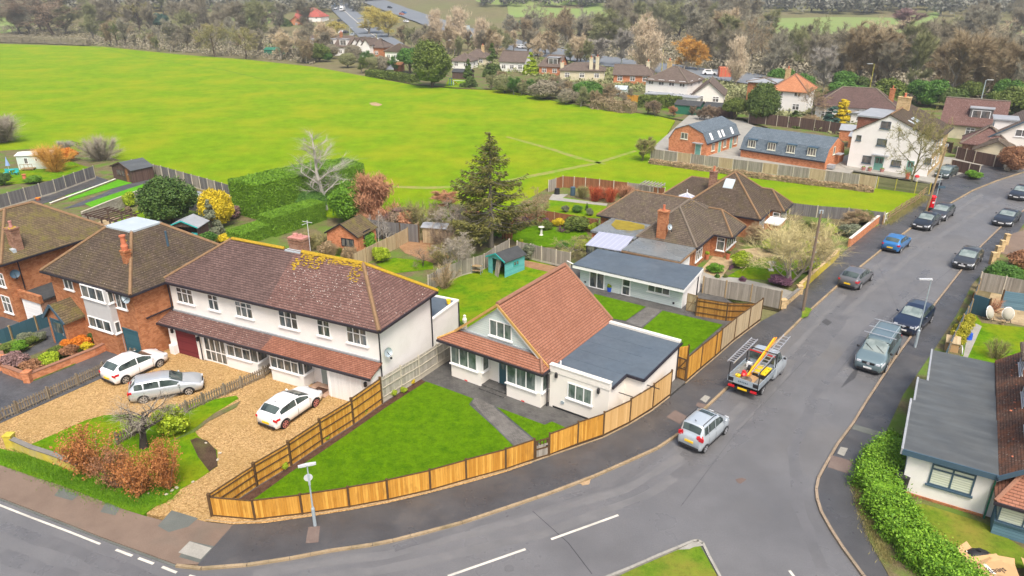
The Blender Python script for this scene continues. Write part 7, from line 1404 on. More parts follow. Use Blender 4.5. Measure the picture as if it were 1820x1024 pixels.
def carton(label,px,py,ang,w,d,h,text=None,tilt=0,z=.14):
    p=G(px,py,z);T=thing("cardboard_box",label,"cardboard box",p,math.radians(ang));MB().box(0,w,0,d,0,h).obj('box',"cardboard",T);b=MB();b.slab([(0,0,h),(w,0,h),(w,-.3,h+.12),(0,-.3,h+.10)],.01).slab([(0,d,h),(w,d,h),(w,d+.25,h+.16),(0,d+.25,h+.1)],.01).obj('flap',"cardboard",T)
    MB().box(w*.42,w*.5,.0,d,h,h+.006).obj('tape',"stone_white",T)
    if text:
        cu=bpy.data.curves.new('lettering','FONT');cu.body=text;cu.size=.42;cu.extrude=.004;o=bpy.data.objects.new('lettering',cu);sc.collection.objects.link(o);dg=bpy.context.evaluated_depsgraph_get();me=bpy.data.meshes.new_from_object(o.evaluated_get(dg));bpy.data.objects.remove(o)
        me.materials.clear();me.materials.append(M("trim_dark"));q=bpy.data.objects.new('lettering',me);sc.collection.objects.link(q);q.parent=T;q.location=(w*.12,d*.35,h+.01)
    return T
carton("big flattened cardboard box lettered sleep at the garden's bottom corner",1775,1008,190,2.0,1.2,.4,"sleep");carton("cardboard box lettered deals, rightmost in the pile",1822,1012,250,1.6,1.1,.5,"deals");carton("small plain cardboard box at the left end of the pile",1728,1012,30,.8,.6,.4);carton("medium open cardboard box in front of the lettered boxes",1752,1026,-20,1.2,.8,.35)
p=G(1736,996,.14);T=thing("rubbish_bag","black plastic bag behind the cardboard boxes","bag",p);MB().ball((0,0,.25),.6,.4,.3,10).obj('bag',"plastic_black",T,smooth=True);MB().lathe([(.05,.5),(.12,.62)],6).obj('knot',"plastic_black",T)
# clutter by the turquoise shed and white pair
p=G(848,486,.12);T=thing("potting_table","small metal shelf table beside the turquoise shed","table",p,-.3);MB().box(-.45,.45,-.25,.25,.7,.74).box(-.45,.45,-.25,.25,.3,.33).obj('shelves',"post_wood",T)
for x in (-.42,.42):
    for y in (-.22,.22):MB().box(x-.02,x+.02,y-.02,y+.02,0,.85).obj('leg',"metal_galv",T)
p=G(826,574,.12);T=thing("garden_ornaments","white figure ornament on the lawn edge by the rear extension","ornament",p);MB().lathe([(.15,0),(.18,.3),(.08,.5)],10).obj('body',"pot_white",T);MB().ball((0,0,.58),.12,.1,.1,8).obj('head',"pot_white",T)
for i,(px,py,c) in enumerate(((816,580,"terracotta"),(821,583,"stone_dark"),(813,586,"plastic_black"))):potted(("terracotta pot on the lawn edge behind the rear extension","grey pot between terracotta and black ones by the rear extension","black pot nearest the rear extension's corner")[i],px,py,.12,.25,c,"leaf_mid",.16)
# ladder frame outdoors, trellis, climbing frame, rotary line
p=G(735,470,.1)
T=thing("swing_frame","yellow slide and climbing frame at the far edge of the field","slide",G(800,152,0),-.6);MB().slab([(0,0,1.5),(.5,0,1.5),(.5,2.6,.2),(0,2.6,.2)],.08).obj('slide',"toy_yellow",T);b=MB().beam((-.1,-.3,0),(-.1,0,1.8),.08).beam((.6,-.3,0),(.6,0,1.8),.08).beam((-.1,0,1.7),(.6,0,1.7),.08);b.obj('ladder',"toy_blue",T)
T=thing("goal_frame","white goal frame on the far lawn by the yellow slide","goal",G(806,152,0),-.2);MB().beam((0,0,0),(0,0,1.2),.1).beam((4,0,0),(4,0,1.2),.1).beam((0,0,1.2),(4,0,1.2),.1).obj('frame',"upvc_white",T);MB().beam((0,0,1.2),(0,1,0),.05).beam((4,0,1.2),(4,1,0),.05).obj('stays',"upvc_white",T)
for px,lab in ((1490,"white five bar gate leaning at the pavement corner of the field"),):
    p=G(1571,398,.1);T=thing("barrier",lab,"gate",p,.8);b=MB().beam((0,0,0),(0,0,1.1),.06).beam((.9,0,0),(.2,0,1.1),.05).beam((0,0,1.1),(.6,0,1.1),.05);b.obj('frame',"upvc_white",T);MB().beam((.1,0,.5),(.6,0,.5),.04).obj('rail',"upvc_white",T)
T=thing("litter","white scrap of litter on the pavement below the hedge","litter",G(1560,971,.11),.5);MB().box(0,.45,0,.14,0,.03).obj('scrap',"upvc_white",T);MB().box(.05,.2,.14,.2,0,.02).obj('corner',"upvc_white",T)
for i,(px,py,s) in enumerate(((296,880,.13),(306,873,.14),(314,868,.14),(343,857,.1),(264,878,.1),(391,806,.12),(387,818,.12),(366,788,.1))):
    o=G(px,py,.08);q=MB();q.ball((0,0,s*.25),s*.9,s*.6,s*.5,8);k=q.obj("kerb_rock","post_concrete");k.location=o;k.rotation_euler=(0,0,i*1.3);tag(k,"pale painted rock edging the neighbour's lawn beside the gravel drive","rock","pale rocks edging the lawn")
# ---------------------------------------------------------------- vegetation placed on the ground
WID={}
def width(me):
    if me.name not in WID:
        c=np.empty(len(me.vertices)*3,'f');me.vertices.foreach_get('co',c);c=c.reshape(-1,3);WID[me.name]=float(np.percentile(c[:,0],99)-np.percentile(c[:,0],1)+np.percentile(c[:,1],99)-np.percentile(c[:,1],1))/2
    return WID[me.name]
def PL(kind,v,name,label,cat,px,py,top,wpx,leaf,bark=None,group=None,z=.06,parts=('trunk','crown')):
    pm=K(kind,v);p=G(px,py,z);H=max(.15,HT(px,py,top,z));dist=Vector((p.x,p.y,CAMH)).length;w=wpx/FPX*(p.y*_c+CAMH*_s)
    ws=(w/width(pm[1]))/(H/pm[2]);return plant(pm,name,label,cat,p,H,ws,leaf,bark,group=group,parts=parts)
rs=random.Random(5)
def scatter(poly,n,kinds,name,label,cat,group,hr,leafs,barks,ws=(.85,1.2),parts=('trunk','crown')):
    xs=[p[0] for p in poly];ys=[p[1] for p in poly];k=0;pts=[]
    def inside(x,y):
        c=False;j=len(poly)-1
        for i in range(len(poly)):
            if (poly[i][1]>y)!=(poly[j][1]>y) and x<(poly[j][0]-poly[i][0])*(y-poly[i][1])/(poly[j][1]-poly[i][1])+poly[i][0]:c=not c
            j=i
        return c
    while k<n:
        x,y=rs.uniform(min(xs),max(xs)),rs.uniform(min(ys),max(ys))
        if not inside(x,y):continue
        if 540<x<740 and y<112 and n>12 and any(abs(x-np.interp(yy,(4,22,48,72,92),(598,612,640,672,700)))<24 for yy in (y,y-20,y-40)):continue
        if 680<x<775 and y<62:continue
        md=16 if n>20 else 8
        if any(abs(x-a)*.6+abs(y-b)*2.2<md*(1-.6*k/n) for a,b in pts) and rs.random()<.93:continue
        pts.append((x,y));kd,v=rs.choice(kinds);p=G(x,y,0);p.z=max(hgt(p.x,p.y),-.3) if hgt(p.x,p.y)>-.2 else -.05
        plant(K(kd,v),name,label,cat,p,rs.uniform(*hr),rs.uniform(*ws),rs.choice(leafs),rs.choice(barks),group=group,parts=parts);k+=1
SP=('stem','foliage')
# big individual trees
PL_=[
 ('birch',0,'birch_tree','tall bare white birch in front of the tall clipped hedge','tree',579,372,226,96,'twig_white','bark_white'),
 ('poplar',0,'bare_tree','dense rusty brown bare tree standing right of the birch','tree',668,405,300,70,'twig_rust','bark_brown'),
 ('bare',1,'bare_tree','grey silvery bare tree drooping left of the spruce','tree',800,428,352,84,'twig_grey','bark_grey'),
 ('bare',2,'bare_tree','lichen grey bare hawthorn left of the turquoise shed','tree',815,492,410,70,'twig_grey','bark_pale'),
 ('small',0,'fruit_tree','small bare fruit tree in the middle garden','tree',752,474,436,50,'twig_brown','bark_brown'),
 ('bare',0,'bare_tree','small bare tree with mossy branches right of the spruce','tree',954,400,328,62,'twig_tan','bark_green'),
 ('bare',3,'bare_tree','small pale bare tree leaning over the back fence','tree',1010,462,418,66,'twig_olive','bark_pale'),
 ('knob',1,'pollard_tree','bare pollard with thick dark trunk by the picket fence','tree',256,796,704,118,'twig_grey','bark_dark'),
 ('pollard',0,'pollard_tree','wide bare pale golden pollard tree by the yellow brick wall','tree',1404,503,386,160,'twig_gold','bark_pale'),
 ('bare',1,'bare_tree','tall bare tree in front of the white gabled house','tree',1617,340,186,92,'twig_olive','bark_green'),
 ('wisp',1,'bare_shrub','pale fuzzy bare shrub behind the dark summerhouse','shrub',181,285,234,58,'twig_grey','bark_grey'),
 ('wisp',2,'willow_tree','small orange stemmed willow beside the mobile cabin','tree',98,306,248,54,'twig_orange','bark_brown'),
 ('wisp',0,'bare_shrub','grey bare shrub at the far left edge of the field','shrub',4,252,198,72,'twig_grey','bark_grey'),
 ('fuzzy',2,'bare_bush','bushy grey and green bush at the left end of the field fence','bush',1142,285,242,34,'twig_olive','bark_green'),
 ('bushfine',1,'bay_tree','large round dark green bay tree beside the open shelter','tree',308,398,313,84,'leaf_dark','bark_brown'),
 ('bushfine',0,'golden_conifer','bright golden conifer right of the round bay tree','conifer',390,404,334,50,'leaf_gold','bark_brown'),
 ('cone',1,'grey_conifer','dull grey green conifer in front of the golden conifer','conifer',378,416,354,34,'leaf_grey','bark_brown'),
 ('yew',0,'yew_tree','big dark yew at the far edge of the field beside the slide','tree',768,155,66,62,'leaf_olive','bark_brown'),
 ('tree',1,'evergreen_tree','bright green round tree left of the big yew','tree',729,130,84,42,'leaf_mid','bark_brown'),
 ('cone',0,'conifer','narrow dark conifer standing right of the yellow slide','conifer',833,154,104,26,'leaf_conifer','bark_brown'),
 ('cone',1,'conifer','taller dark conifer behind the gardens left of the dormered semi','conifer',875,136,76,30,'leaf_conifer','bark_brown'),
 ('cone',2,'conifer','bright green conifer in front of the dormered brick semi','conifer',943,132,92,28,'leaf_lime','bark_brown'),
 ('yew',1,'conifer','large dark green conifer behind the slate roofed terrace','conifer',1350,218,142,50,'leaf_conifer','bark_brown'),
 ('tree',2,'evergreen_tree','dull olive tree left of the large dark conifer','tree',1306,212,172,38,'leaf_olive','bark_brown'),
 ('cone',0,'conifer','squat dark green conifer above the terrace roof','conifer',1411,224,196,42,'leaf_conifer','bark_brown'),
 ('column',0,'conifer','dark narrow conifer beside the yellow one','conifer',1475,229,188,24,'leaf_blue','bark_brown'),
 ('column',1,'yellow_conifer','brilliant yellow narrow conifer by the white house','conifer',1493,226,176,23,'leaf_gold','bark_brown'),
 ('bare',2,'bare_tree','thin bare tree forking behind the squat conifer','tree',1440,214,146,50,'twig_tan','bark_pale'),
 ('fuzzy',1,'beech_shrub','tan bare bush behind the terrace roof, between two conifers','bush',1444,228,202,36,'twig_tan','bark_brown'),
 ('bushfine',1,'beech_bush','round copper beech bush beside the tan driveway','bush',1797,304,258,46,'leaf_rust','bark_brown'),
 ('bush',0,'box_hedge','small bright green hedge at the forecourt mouth','hedge',1729,318,303,26,'leaf_hedge','bark_brown'),
 ('bush',1,'lime_bush','round lime green bush beside the picket fence and pollard','bush',309,772,722,50,'leaf_lime','bark_brown'),
 ('bush',2,'green_bush','round green bush beside the pale patchy garden fence','bush',680,466,438,30,'leaf_lime','bark_brown'),
 ('bush',3,'green_bush','feathery green bush below the silver birch stems','bush',652,445,414,32,'leaf_hedge','bark_brown'),
 ('bush',4,'green_bush','dark green bush beside the open shelter','bush',373,436,410,26,'leaf_mid','bark_brown'),
 ('bush',5,'yellow_bush','pale yellow bush at the corner of the plum tiled roof','bush',400,430,416,26,'leaf_gold','bark_brown'),
 ('bush',0,'small_shrub','lime shrub on the pale block wall','shrub',232,368,340,20,'leaf_lime','bark_brown'),
 ('fuzzy',0,'red_shrub','dark red bare shrub behind the slate blue fence','shrub',724,410,368,62,'twig_purple','bark_brown'),
 ('fuzzy',2,'bare_shrub','reddish bare shrub behind the silvery tree','shrub',795,370,340,48,'twig_rust','bark_brown'),
 ('bushfine',2,'laurel_bush','green laurel mass below the birch','bush',628,395,318,68,'leaf_hedge','bark_brown'),
 ('bushfine',3,'ivy_bush','ivy green bush left of the birch foot','bush',556,380,340,46,'leaf_mid','bark_brown'),
 ('wisp',0,'red_dogwood','left coral red stemmed shrub against the brown fence','shrub',1056,358,327,24,'leaf_redstem','bark_brown'),
 ('wisp',1,'red_dogwood','right coral red stemmed shrub against the brown fence','shrub',1085,360,328,24,'leaf_redstem','bark_brown'),
 ('wisp',2,'green_willow','olive green shrub left of the red stemmed shrubs','shrub',1034,352,326,24,'twig_olive','bark_green'),
 ('wisp',0,'red_shrub','dull brown red shrub between the two coral shrubs','shrub',1070,354,330,20,'twig_rust','bark_brown'),
 ('wisp',1,'bare_shrub','pale pinkish bare shrub right of the coral shrubs','shrub',1112,352,326,34,'twig_rust','bark_brown'),
 ('bush',1,'round_bush','round olive bush at the right end of the round lawn','bush',1024,410,384,38,'leaf_olive','bark_brown'),
 ('bush',2,'yellow_bush','yellow green bush behind the bird bath','bush',993,402,387,20,'leaf_gold','bark_brown'),
 ('bush',3,'lime_bush','lime green bush at the brick bungalow corner','bush',1055,414,396,18,'leaf_lime','bark_brown'),
 ('bush',4,'green_bush','leafy bush left of the rustic rose arch','bush',884,424,396,22,'leaf_hedge','bark_brown'),
 ('bush',5,'green_bush','leafy bush right of the rustic rose arch','bush',906,416,396,22,'leaf_hedge','bark_brown'),
 ('bush',0,'grey_shrub','grey green shrub right of the turquoise shed','shrub',940,460,432,26,'leaf_grey','bark_brown'),
 ('bush',1,'yellow_bush','yellow green bush by the glazed lean-to','bush',1034,446,424,24,'leaf_lime','bark_brown'),
 ('bush',2,'golden_shrub','golden green shrub before the nearer brick bungalow bay','shrub',1315,474,446,34,'leaf_lime','bark_brown'),
 ('bush',3,'green_bush','low green bush beside the sandy terrace','bush',1270,484,468,26,'leaf_hedge','bark_brown'),
 ('bush',4,'green_bush','leafy green bush under the pollard near its trunk','bush',1368,448,422,26,'leaf_lime','bark_brown'),
 ('bush',5,'green_bush','leafy bush between the pollard trunks and the wall','bush',1436,486,450,30,'leaf_lime','bark_brown'),
 ('bush',0,'heather_shrub','purple heather mound below the pollard','shrub',1386,507,490,38,'leaf_purple','bark_brown'),
 ('bush',1,'olive_shrub','olive gold shrub behind the orange wall near the field','shrub',1532,398,372,34,'leaf_olive','bark_brown'),
 ('bush',2,'yellow_shrub','bright yellow conifer shrub behind the orange wall','shrub',1546,392,374,14,'leaf_gold','bark_brown'),
 ('bush',3,'olive_shrub','grey olive shrub at the lower end of the orange wall','shrub',1508,420,398,32,'leaf_grey','bark_brown'),
 ('fuzzy',0,'bare_shrub','tan bare shrub along the dark field fence','shrub',1510,404,368,44,'twig_tan','bark_brown'),
 ('fuzzy',1,'bare_shrub','pale bare shrub in front of the brick bungalow porch','shrub',1335,434,396,40,'twig_tan','bark_brown'),
 ('bush',4,'bamboo_clump','yellow bamboo clump farther end beside the slatted fence','bamboo',1716,585,556,26,'leaf_bamboo','bark_green'),
 ('bush',5,'bamboo_clump','yellow bamboo clump middle of the slatted fence','bamboo',1706,602,572,28,'leaf_bamboo','bark_green'),
 ('bush',0,'bamboo_clump','yellow bamboo clump nearest the flat roof','bamboo',1697,616,588,26,'leaf_bamboo','bark_green'),
 ('bushfine',0,'laurel_bush','dark green bush above the weathered fence on the right edge','bush',1778,508,468,52,'leaf_mid','bark_brown'),
 ('bush',1,'green_bush','dark leafy bush cut off by the right edge','bush',1815,515,492,34,'leaf_mid','bark_brown'),
 ('bush',2,'red_bush','clipped reddish round bush at the right edge','bush',1808,476,444,40,'leaf_rust','bark_brown'),
 ('shrub',0,'bare_shrub','dry tan climber behind the egg chairs','shrub',1762,556,528,40,'twig_rust','bark_brown'),
 ('shrub',1,'bare_shrub','small bare bush on the right hand lawn','shrub',1768,640,600,34,'twig_olive','bark_green'),
 ('wisp',2,'pampas_grass','cream pampas plumes behind the orange willow','grass clump',116,268,246,28,'twig_white','bark_pale'),
 ('bush',3,'orange_bush','orange gold shrub by the pampas plumes','bush',122,286,262,30,'leaf_orange','bark_brown'),
 ('bush',4,'dark_bush','dark bush at the left edge by the grey fence','bush',8,330,306,22,'leaf_dark','bark_brown'),
 ('bush',5,'green_bush','low green bush beside the willow foot','bush',60,326,312,26,'leaf_hedge','bark_brown'),
 ('bush',0,'brown_bush','reddish brown bush at the left end of the tall hedge','bush',412,388,366,30,'twig_purple','bark_brown'),
 ('shrub',0,'bare_climber','grey bare climber at the hedge end','shrub',430,372,324,26,'twig_grey','bark_grey'),
 ('shrub',1,'bare_shrub','olive bare shrub behind the white pair chimney','shrub',566,440,410,44,'twig_olive','bark_green'),
 ('wisp',1,'bare_shrub','tan bare shrub left of the brick outbuilding','shrub',545,444,408,40,'twig_olive','bark_green'),
 ('shrub',2,'bare_shrub','bare twiggy shrub on the leaf littered soil','shrub',790,470,430,44,'twig_olive','bark_green'),
 ('shrub',0,'bare_shrub','bare fan shaped shrub at the lawn edge by the side fence','shrub',790,512,462,50,'twig_tan','bark_green'),
 ('birch',1,'birch_tree','left of three slender birch stems before the slate fence','tree',657,428,378,18,'twig_white','bark_white'),
 ('birch',2,'birch_tree','middle of three slender birch stems before the slate fence','tree',673,434,372,18,'twig_white','bark_white'),
 ('birch',1,'birch_tree','right of three slender birch stems before the slate fence','tree',689,430,380,30,'twig_white','bark_white'),
 ('bush',3,'dark_shrub','dark purple shrub on the border of the round lawn','shrub',928,402,386,30,'leaf_purple','bark_brown'),
 ('shrub',1,'bare_shrub','brown bare shrub behind the round lawn','shrub',935,396,370,34,'twig_rust','bark_brown'),
 ('bush',4,'small_shrub','white flecked shrub on the upper lawn, left of two','shrub',1005,378,364,12,'leaf_grey','bark_brown'),('cone',0,'small_conifer','tiny dark conifer on the upper lawn','conifer',1043,374,360,7,'leaf_dark','bark_brown'),
 ('bush',5,'small_shrub','green shrub on the upper lawn, right of the flecked one','shrub',1026,378,364,16,'leaf_mid','bark_brown'),('bush',0,'small_shrub','flecked shrub by the brick bungalow wing','shrub',1048,384,370,12,'leaf_grey','bark_brown'),
]
for t in PL_:PL(*t[:9],t[9],t[10],parts=SP if t[0] in ('shrub','wisp','bush') else ('trunk','crown'))
H_=HT(873,440,234);pm=spruce('spruce');p=G(873,440,.06);w_=134/FPX*(p.y*_c+CAMH*_s)
plant(pm,'spruce_tree','tall drooping spruce with bare lower trunk in the middle of the gardens','tree',p,H_,(w_/width(pm[1]))/(H_/pm[2]),'leaf_spruce','bark_grey')
scatter([(700,440),(745,405),(800,380),(850,400),(860,440),(830,470),(780,440)],9,[('shrub',0),('shrub',1),('small',0),('small',1),('wisp',1)],'bare_shrub',"bare twiggy shrub in the tangle left of the tall spruce",'shrub','tangled shrubs left of the spruce',(2.2,4),['twig_grey','twig_brown','twig_olive','twig_tan'],['bark_grey','bark_pale'],(.9,1.3))
scatter([(700,412),(760,390),(850,372),(900,395),(880,420),(800,425)],8,[('shrub',0),('bush',1),('small',2)],'bare_shrub',"low shrub between the slate fence and the field behind the spruce",'shrub','low shrubs behind the spruce',(1.2,2.6),['twig_rust','twig_brown','leaf_olive'],['bark_grey'],(1,1.4))
scatter([(555,450),(600,462),(650,470),(560,440)],5,[('wisp',0),('shrub',1),('bush',2)],'garden_shrub',"twiggy olive shrub in the garden behind the white pair",'shrub','shrubs behind the white pair',(.9,1.8),['twig_olive','leaf_olive','twig_tan'],['bark_grey'])
scatter([(1250,505),(1300,470),(1330,500),(1290,515)],5,[('bush',1),('bush',3)],'garden_shrub',"low plant in the soil border behind the driveway fence",'plant','low plants in the bungalow border',(.3,.6),['leaf_mid','leaf_purple','leaf_olive'],['bark_grey'])
scatter([(1420,470),(1480,440),(1540,402),(1500,400),(1400,405),(1380,430)],12,[('shrub',0),('bush',1),('bush',3),('wisp',2)],'garden_shrub',"shrub in the second brick bungalow's front garden",'shrub','shrubs in the second bungalow garden',(.7,1.8),['twig_tan','leaf_olive','leaf_lime','twig_olive'],['bark_grey'],(1,1.4))
scatter([(200,385),(260,365),(340,400),(410,400),(420,420),(330,410),(220,400)],10,[('shrub',0),('bush',1),('bush',3)],'garden_shrub',"low shrub around the pergola and bay tree garden",'shrub','shrubs in the pergola garden',(.5,1.2),['twig_brown','leaf_olive','leaf_mid'],['bark_grey'])
scatter([(905,400),(960,396),(1040,418),(1045,440),(1020,446),(960,444),(1000,442)],9,[('bush',1),('shrub',0),('bush',3)],'border_shrub',"small border shrub ringing the round lawn",'shrub','border shrubs round the round lawn',(.5,1.2),['twig_rust','leaf_olive','leaf_mid','leaf_purple'],['bark_grey'],(1,1.4))
# copper beech hedge bushes by the verge
for i,(px,py,top,w) in enumerate(((172,840,762,76),(212,868,792,54),(250,878,800,72),(300,868,778,52))):
    PL('leafyshrub',i,'beech_hedge_bush',('leftmost and tallest coppery beech bush beside the lichen covered wall','darker coppery beech bush second from the lichen covered wall','broad coppery beech bush in front of the pollard trunk','rightmost coppery beech bush nearest the gravel drive')[i],'bush',px,py,top,w,"leaf_beech" if i!=1 else "leaf_rust","bark_pale",parts=SP)
# flower beds of the block paved house
for i,(px,py,top,w,lf,lab) in enumerate(((30,650,628,40,"twig_purple","greyish heather mound at the bed's left end"),(60,662,640,34,"leaf_rust","rusty mound second from the left in the brick bed"),(86,648,628,34,"leaf_lime","yellow green shrub in the brick bed"),(104,634,616,30,"leaf_olive","olive spotted shrub mid brick bed"),(126,634,612,28,"leaf_rust","dull red shrub mid brick bed"),(128,616,600,30,"leaf_orange","orange shrub beside the bay window"),(148,616,598,30,"leaf_orange","bright orange shrub by the bay window corner"),(156,622,608,18,"leaf_gold","small golden shrub before the orange ones"),(168,608,592,22,"leaf_dark","dark green shrub next to the teal garage"),
     (12,628,612,30,"leaf_olive","olive mound in the left bed"),(34,624,606,30,"leaf_hedge","bright green mound in the left bed"),(46,606,592,24,"leaf_grey","grey lavender mound in the left bed's far end"),(58,612,598,20,"leaf_olive","olive tuft mid left bed"),(73,604,590,20,"leaf_grey","grey lavender mound at the right tip of the left bed"),(74,626,612,0,"leaf_grey",""))):
    if w:PL('bush',i % 6,'border_plant',lab,'plant',px,py,top,w,lf,None,z=.14,parts=SP)
for i,(px,py) in enumerate(((468,856),(488,834),(507,836),(552,800),(582,784),(604,768),(632,748),(650,738),(700,706),(735,684),(720,700))):
    PL('bush',i % 6,'border_plant','small yellow green seedling shrub planted in the mulch below the boundary fence','plant',px-2,py-2,py-10-(i % 3)*2,9+(i % 3)*2,"leaf_gold" if i % 3==0 else "leaf_lime",None,group='seedling shrubs in the mulch bed',z=.13,parts=SP)
# hedges
def HG(name,label,px,w,h,leaf,n,size,seed=1,h2=None,wob=.12,z=0,jit=.05):P=[G(a,b,.05) for a,b in px];return hedge_run(name,label,'hedge',[(q.x,q.y) for q in P],w,h,leaf,n,size,seed,wob,jit=jit,h2=h2)
HG("tall_hedge","tall dense clipped green hedge in front of the birch",[(462,378),(505,366),(560,352),(610,342)],4.6,3.9,"leaf_laurel",70000,.11,2,h2=3.7,wob=.10,jit=.03)
HG("clipped_hedge","stepped clipped green hedge, lower front part",[(434,430),(486,412)],2.3,1.35,"leaf_laurel",22000,.07,3,wob=.03,jit=.02);HG("clipped_hedge","stepped clipped green hedge, higher rear part",[(490,414),(556,392)],2.3,2.1,"leaf_laurel",30000,.07,4,wob=.03,jit=.02)
HG("laurel_hedge","bright green laurel hedge wrapping the corner lawn by the right pavement",[(1590,812),(1566,838),(1558,870),(1578,918),(1600,955),(1640,1000),(1700,1050)],1.6,1.1,"leaf_laurel_lime",46000,.075,5,wob=.35,jit=.16)
HG("hedge","low dull hedge at the far left edge of the field",[(-30,74),(60,76),(155,80)],2.5,2.6,"far_brown",12000,.22,6,wob=.5,jit=.2)
HG("hedge","bramble hedge between the field and the far gardens",[(660,135),(700,140),(735,146)],2.5,1.6,"leaf_olive",4000,.3,7);HG("hedge","brown reed like hedge edging the field near the white hipped house",[(1060,192),(1120,200)],2,1.8,"far_rust",9000,.16,9,wob=.5,jit=.2)
HG("hedge","clipped hedge left of the white hipped house garden",[(1146,190),(1170,192)],2.5,2.2,"leaf_olive",3000,.25,10);HG("hedge","clipped hedge right half before the white hipped house",[(1176,190),(1200,192)],2.5,2.2,"leaf_olive",3000,.25,11)
HG("low_hedge","small clipped box hedge on the right edge lawn",[(1775,492),(1800,498),(1840,503)],.8,.6,"leaf_hedge",2500,.1,12)
HG("bank_growth","dry undergrowth at the foot of the long field fence",[(1160,290),(1350,316),(1545,340)],.9,.55,"twig_tan",9000,.14,13)
# field-edge and garden bushes
FK=[('far',0),('far',1),('far',2),('fuzzy',0),('fuzzy',1)];BB=["bark_brown","bark_grey","bark_pale"]
scatter([(560,108),(600,100),(660,112),(700,125),(735,142),(640,130)],12,[('fuzzy',0),('bushfine',3),('bushfine',1),('fuzzy',2)],'field_edge_bush',"leafy or twiggy bush in the field edge belt below the white gabled row",'bush','bushes below the white gabled row',(3,6),["leaf_olive","leaf_mid","far_brown","far_olive"],BB,(1,1.4))
scatter([(440,100),(560,70),(600,100),(560,116)],14,FK,'bare_tree',"tan bare tree in the belt left of the white gabled row",'tree','tan trees left of the gabled row',(7,11),["far_tan","far_brown","far_rust"],BB,(1,1.4))
scatter([(150,84),(440,100),(420,72),(160,66)],28,[('far',0),('bare',3),('fuzzy',0),('far',1)],'bare_tree',"bare brown tree in the hedgerow along the field's far left side",'tree','hedgerow trees along the far left of the field',(5,12),["far_brown","far_grey","far_olive","far_rust"],BB,(1,1.5))
scatter([(0,66),(160,66),(420,72),(560,62),(470,40),(300,34),(80,40)],46,FK,'bare_tree',"bare grey brown tree behind the hedgerow on the upper left",'tree','trees behind the upper left hedgerow',(12,19),["far_brown","far_grey","far_brown","far_olive"],BB,(1,1.5))
scatter([(1060,196),(960,178),(860,158),(880,150),(1000,158),(1130,180),(1100,196)],44,[('fuzzy',1),('fuzzy',0),('fuzzy',2),('bushfine',2)],'field_edge_bush',"bush in the overgrown strip between the field and the far bungalows",'bush','bushes between field and far bungalows',(2,4.5),["leaf_mid","far_rust","far_brown","far_olive"],BB,(1,1.6))
scatter([(1120,205),(1170,200),(1300,212),(1290,220),(1215,210)],9,[('fuzzy',0),('fuzzy',2)],'bramble_bush',"rusty bramble bush behind the slate roofed mansard end house",'bush','rusty brambles behind the mansard house',(2,3.2),["twig_rust","twig_brown"],BB,(1.2,1.6))
scatter([(700,100),(880,108),(900,98),(1060,120),(1100,116),(900,86),(700,84)],30,FK,'bare_tree',"bare tree between the far bungalows and the dual carriageway",'tree','trees beside the dual carriageway',(6,10),["far_brown","far_tan","far_olive","far_rust"],BB,(1,1.4))
scatter([(930,78),(1120,105),(1400,140),(1640,180),(1900,200),(1900,130),(1640,120),(1400,96),(1180,80),(960,62)],84,FK+[('bare',0),('bare',2)],'bare_tree',"bare winter tree in the wood behind the far road and roofs",'tree','bare trees of the wood behind the far roofs',(12,16.5),["far_brown","far_brown","far_grey","far_tan","far_olive","far_rust"],BB,(.95,1.35))
scatter([(1440,190),(1640,200),(1900,215),(1900,185),(1640,170),(1440,160)],22,[('fartree',0),('fartree',1),('tree',1)],'evergreen_bush',"dark evergreen shrub in the belt before the bare wood",'bush','evergreens before the bare wood',(3.5,6),["leaf_mid","leaf_conifer","leaf_olive"],BB,(1,1.4))
scatter([(1700,90),(1900,100),(1900,40),(1720,40)],12,FK,'bare_tree',"distant bare tree at the upper right corner",'tree','distant trees upper right',(14,19),["far_grey","far_brown"],BB,(1,1.5))
scatter([(1080,70),(1360,72),(1350,46),(1100,40)],24,FK,'bare_tree',"distant bare tree on the slope below the far pasture",'tree','distant trees below the far pasture',(14,20),["far_grey","far_brown","far_olive","far_brown"],BB,(1,1.5))
scatter([(0,30),(500,24),(560,10),(300,12),(60,14)],26,FK+[('fartree',0)],'bare_tree',"small distant tree in the upper left background",'tree','distant upper left trees',(14,20),["far_grey","far_grey","leaf_blue","far_brown"],BB,(1,1.5))
for px,py,top,w,lf,lab in ((95,62,-14,150,"twig_brown","big spreading bare oak on the upper left"),(250,58,0,80,"twig_olive","big olive brown bare tree on the upper left"),(383,100,34,62,"twig_olive","bare tree at the field corner, left of the last two"),(437,104,40,50,"twig_olive","last bare tree at the field corner on the right"),(210,80,30,40,"leaf_olive","ivy clad tree in the far left hedgerow")):PL('bare',1 if w>100 else 2,'bare_tree',lab,'tree',px,py,top,w,lf,"bark_brown")
PL('tree',0,'evergreen_tree','dark round evergreen in the upper left hedgerow','tree',286,58,22,30,'leaf_blue','bark_brown');PL('cone',1,'conifer','dark conifer beside the red roofed building','conifer',503,48,8,28,'leaf_conifer','bark_brown')
for i,(px,py,top,w) in enumerate(((775,86,10,24),(815,90,6,34),(800,86,22,14),(856,96,26,26),(1142,128,24,44),(1306,150,58,30),(850,92,34,12),(1160,130,50,30))):PL('poplar',i % 2,'poplar_tree',("slim bare poplar leftmost of the far row","tallest bare poplar in the far row","short poplar between the two tall ones","bare poplar at the right end of the far row","broad tan poplar behind the orange brick bungalow","tan poplar right of the white hipped house","small companion poplar of the right end one","olive poplar beside the broad tan one")[i],'tree',px,py,top,w,"far_poplar","bark_pale")
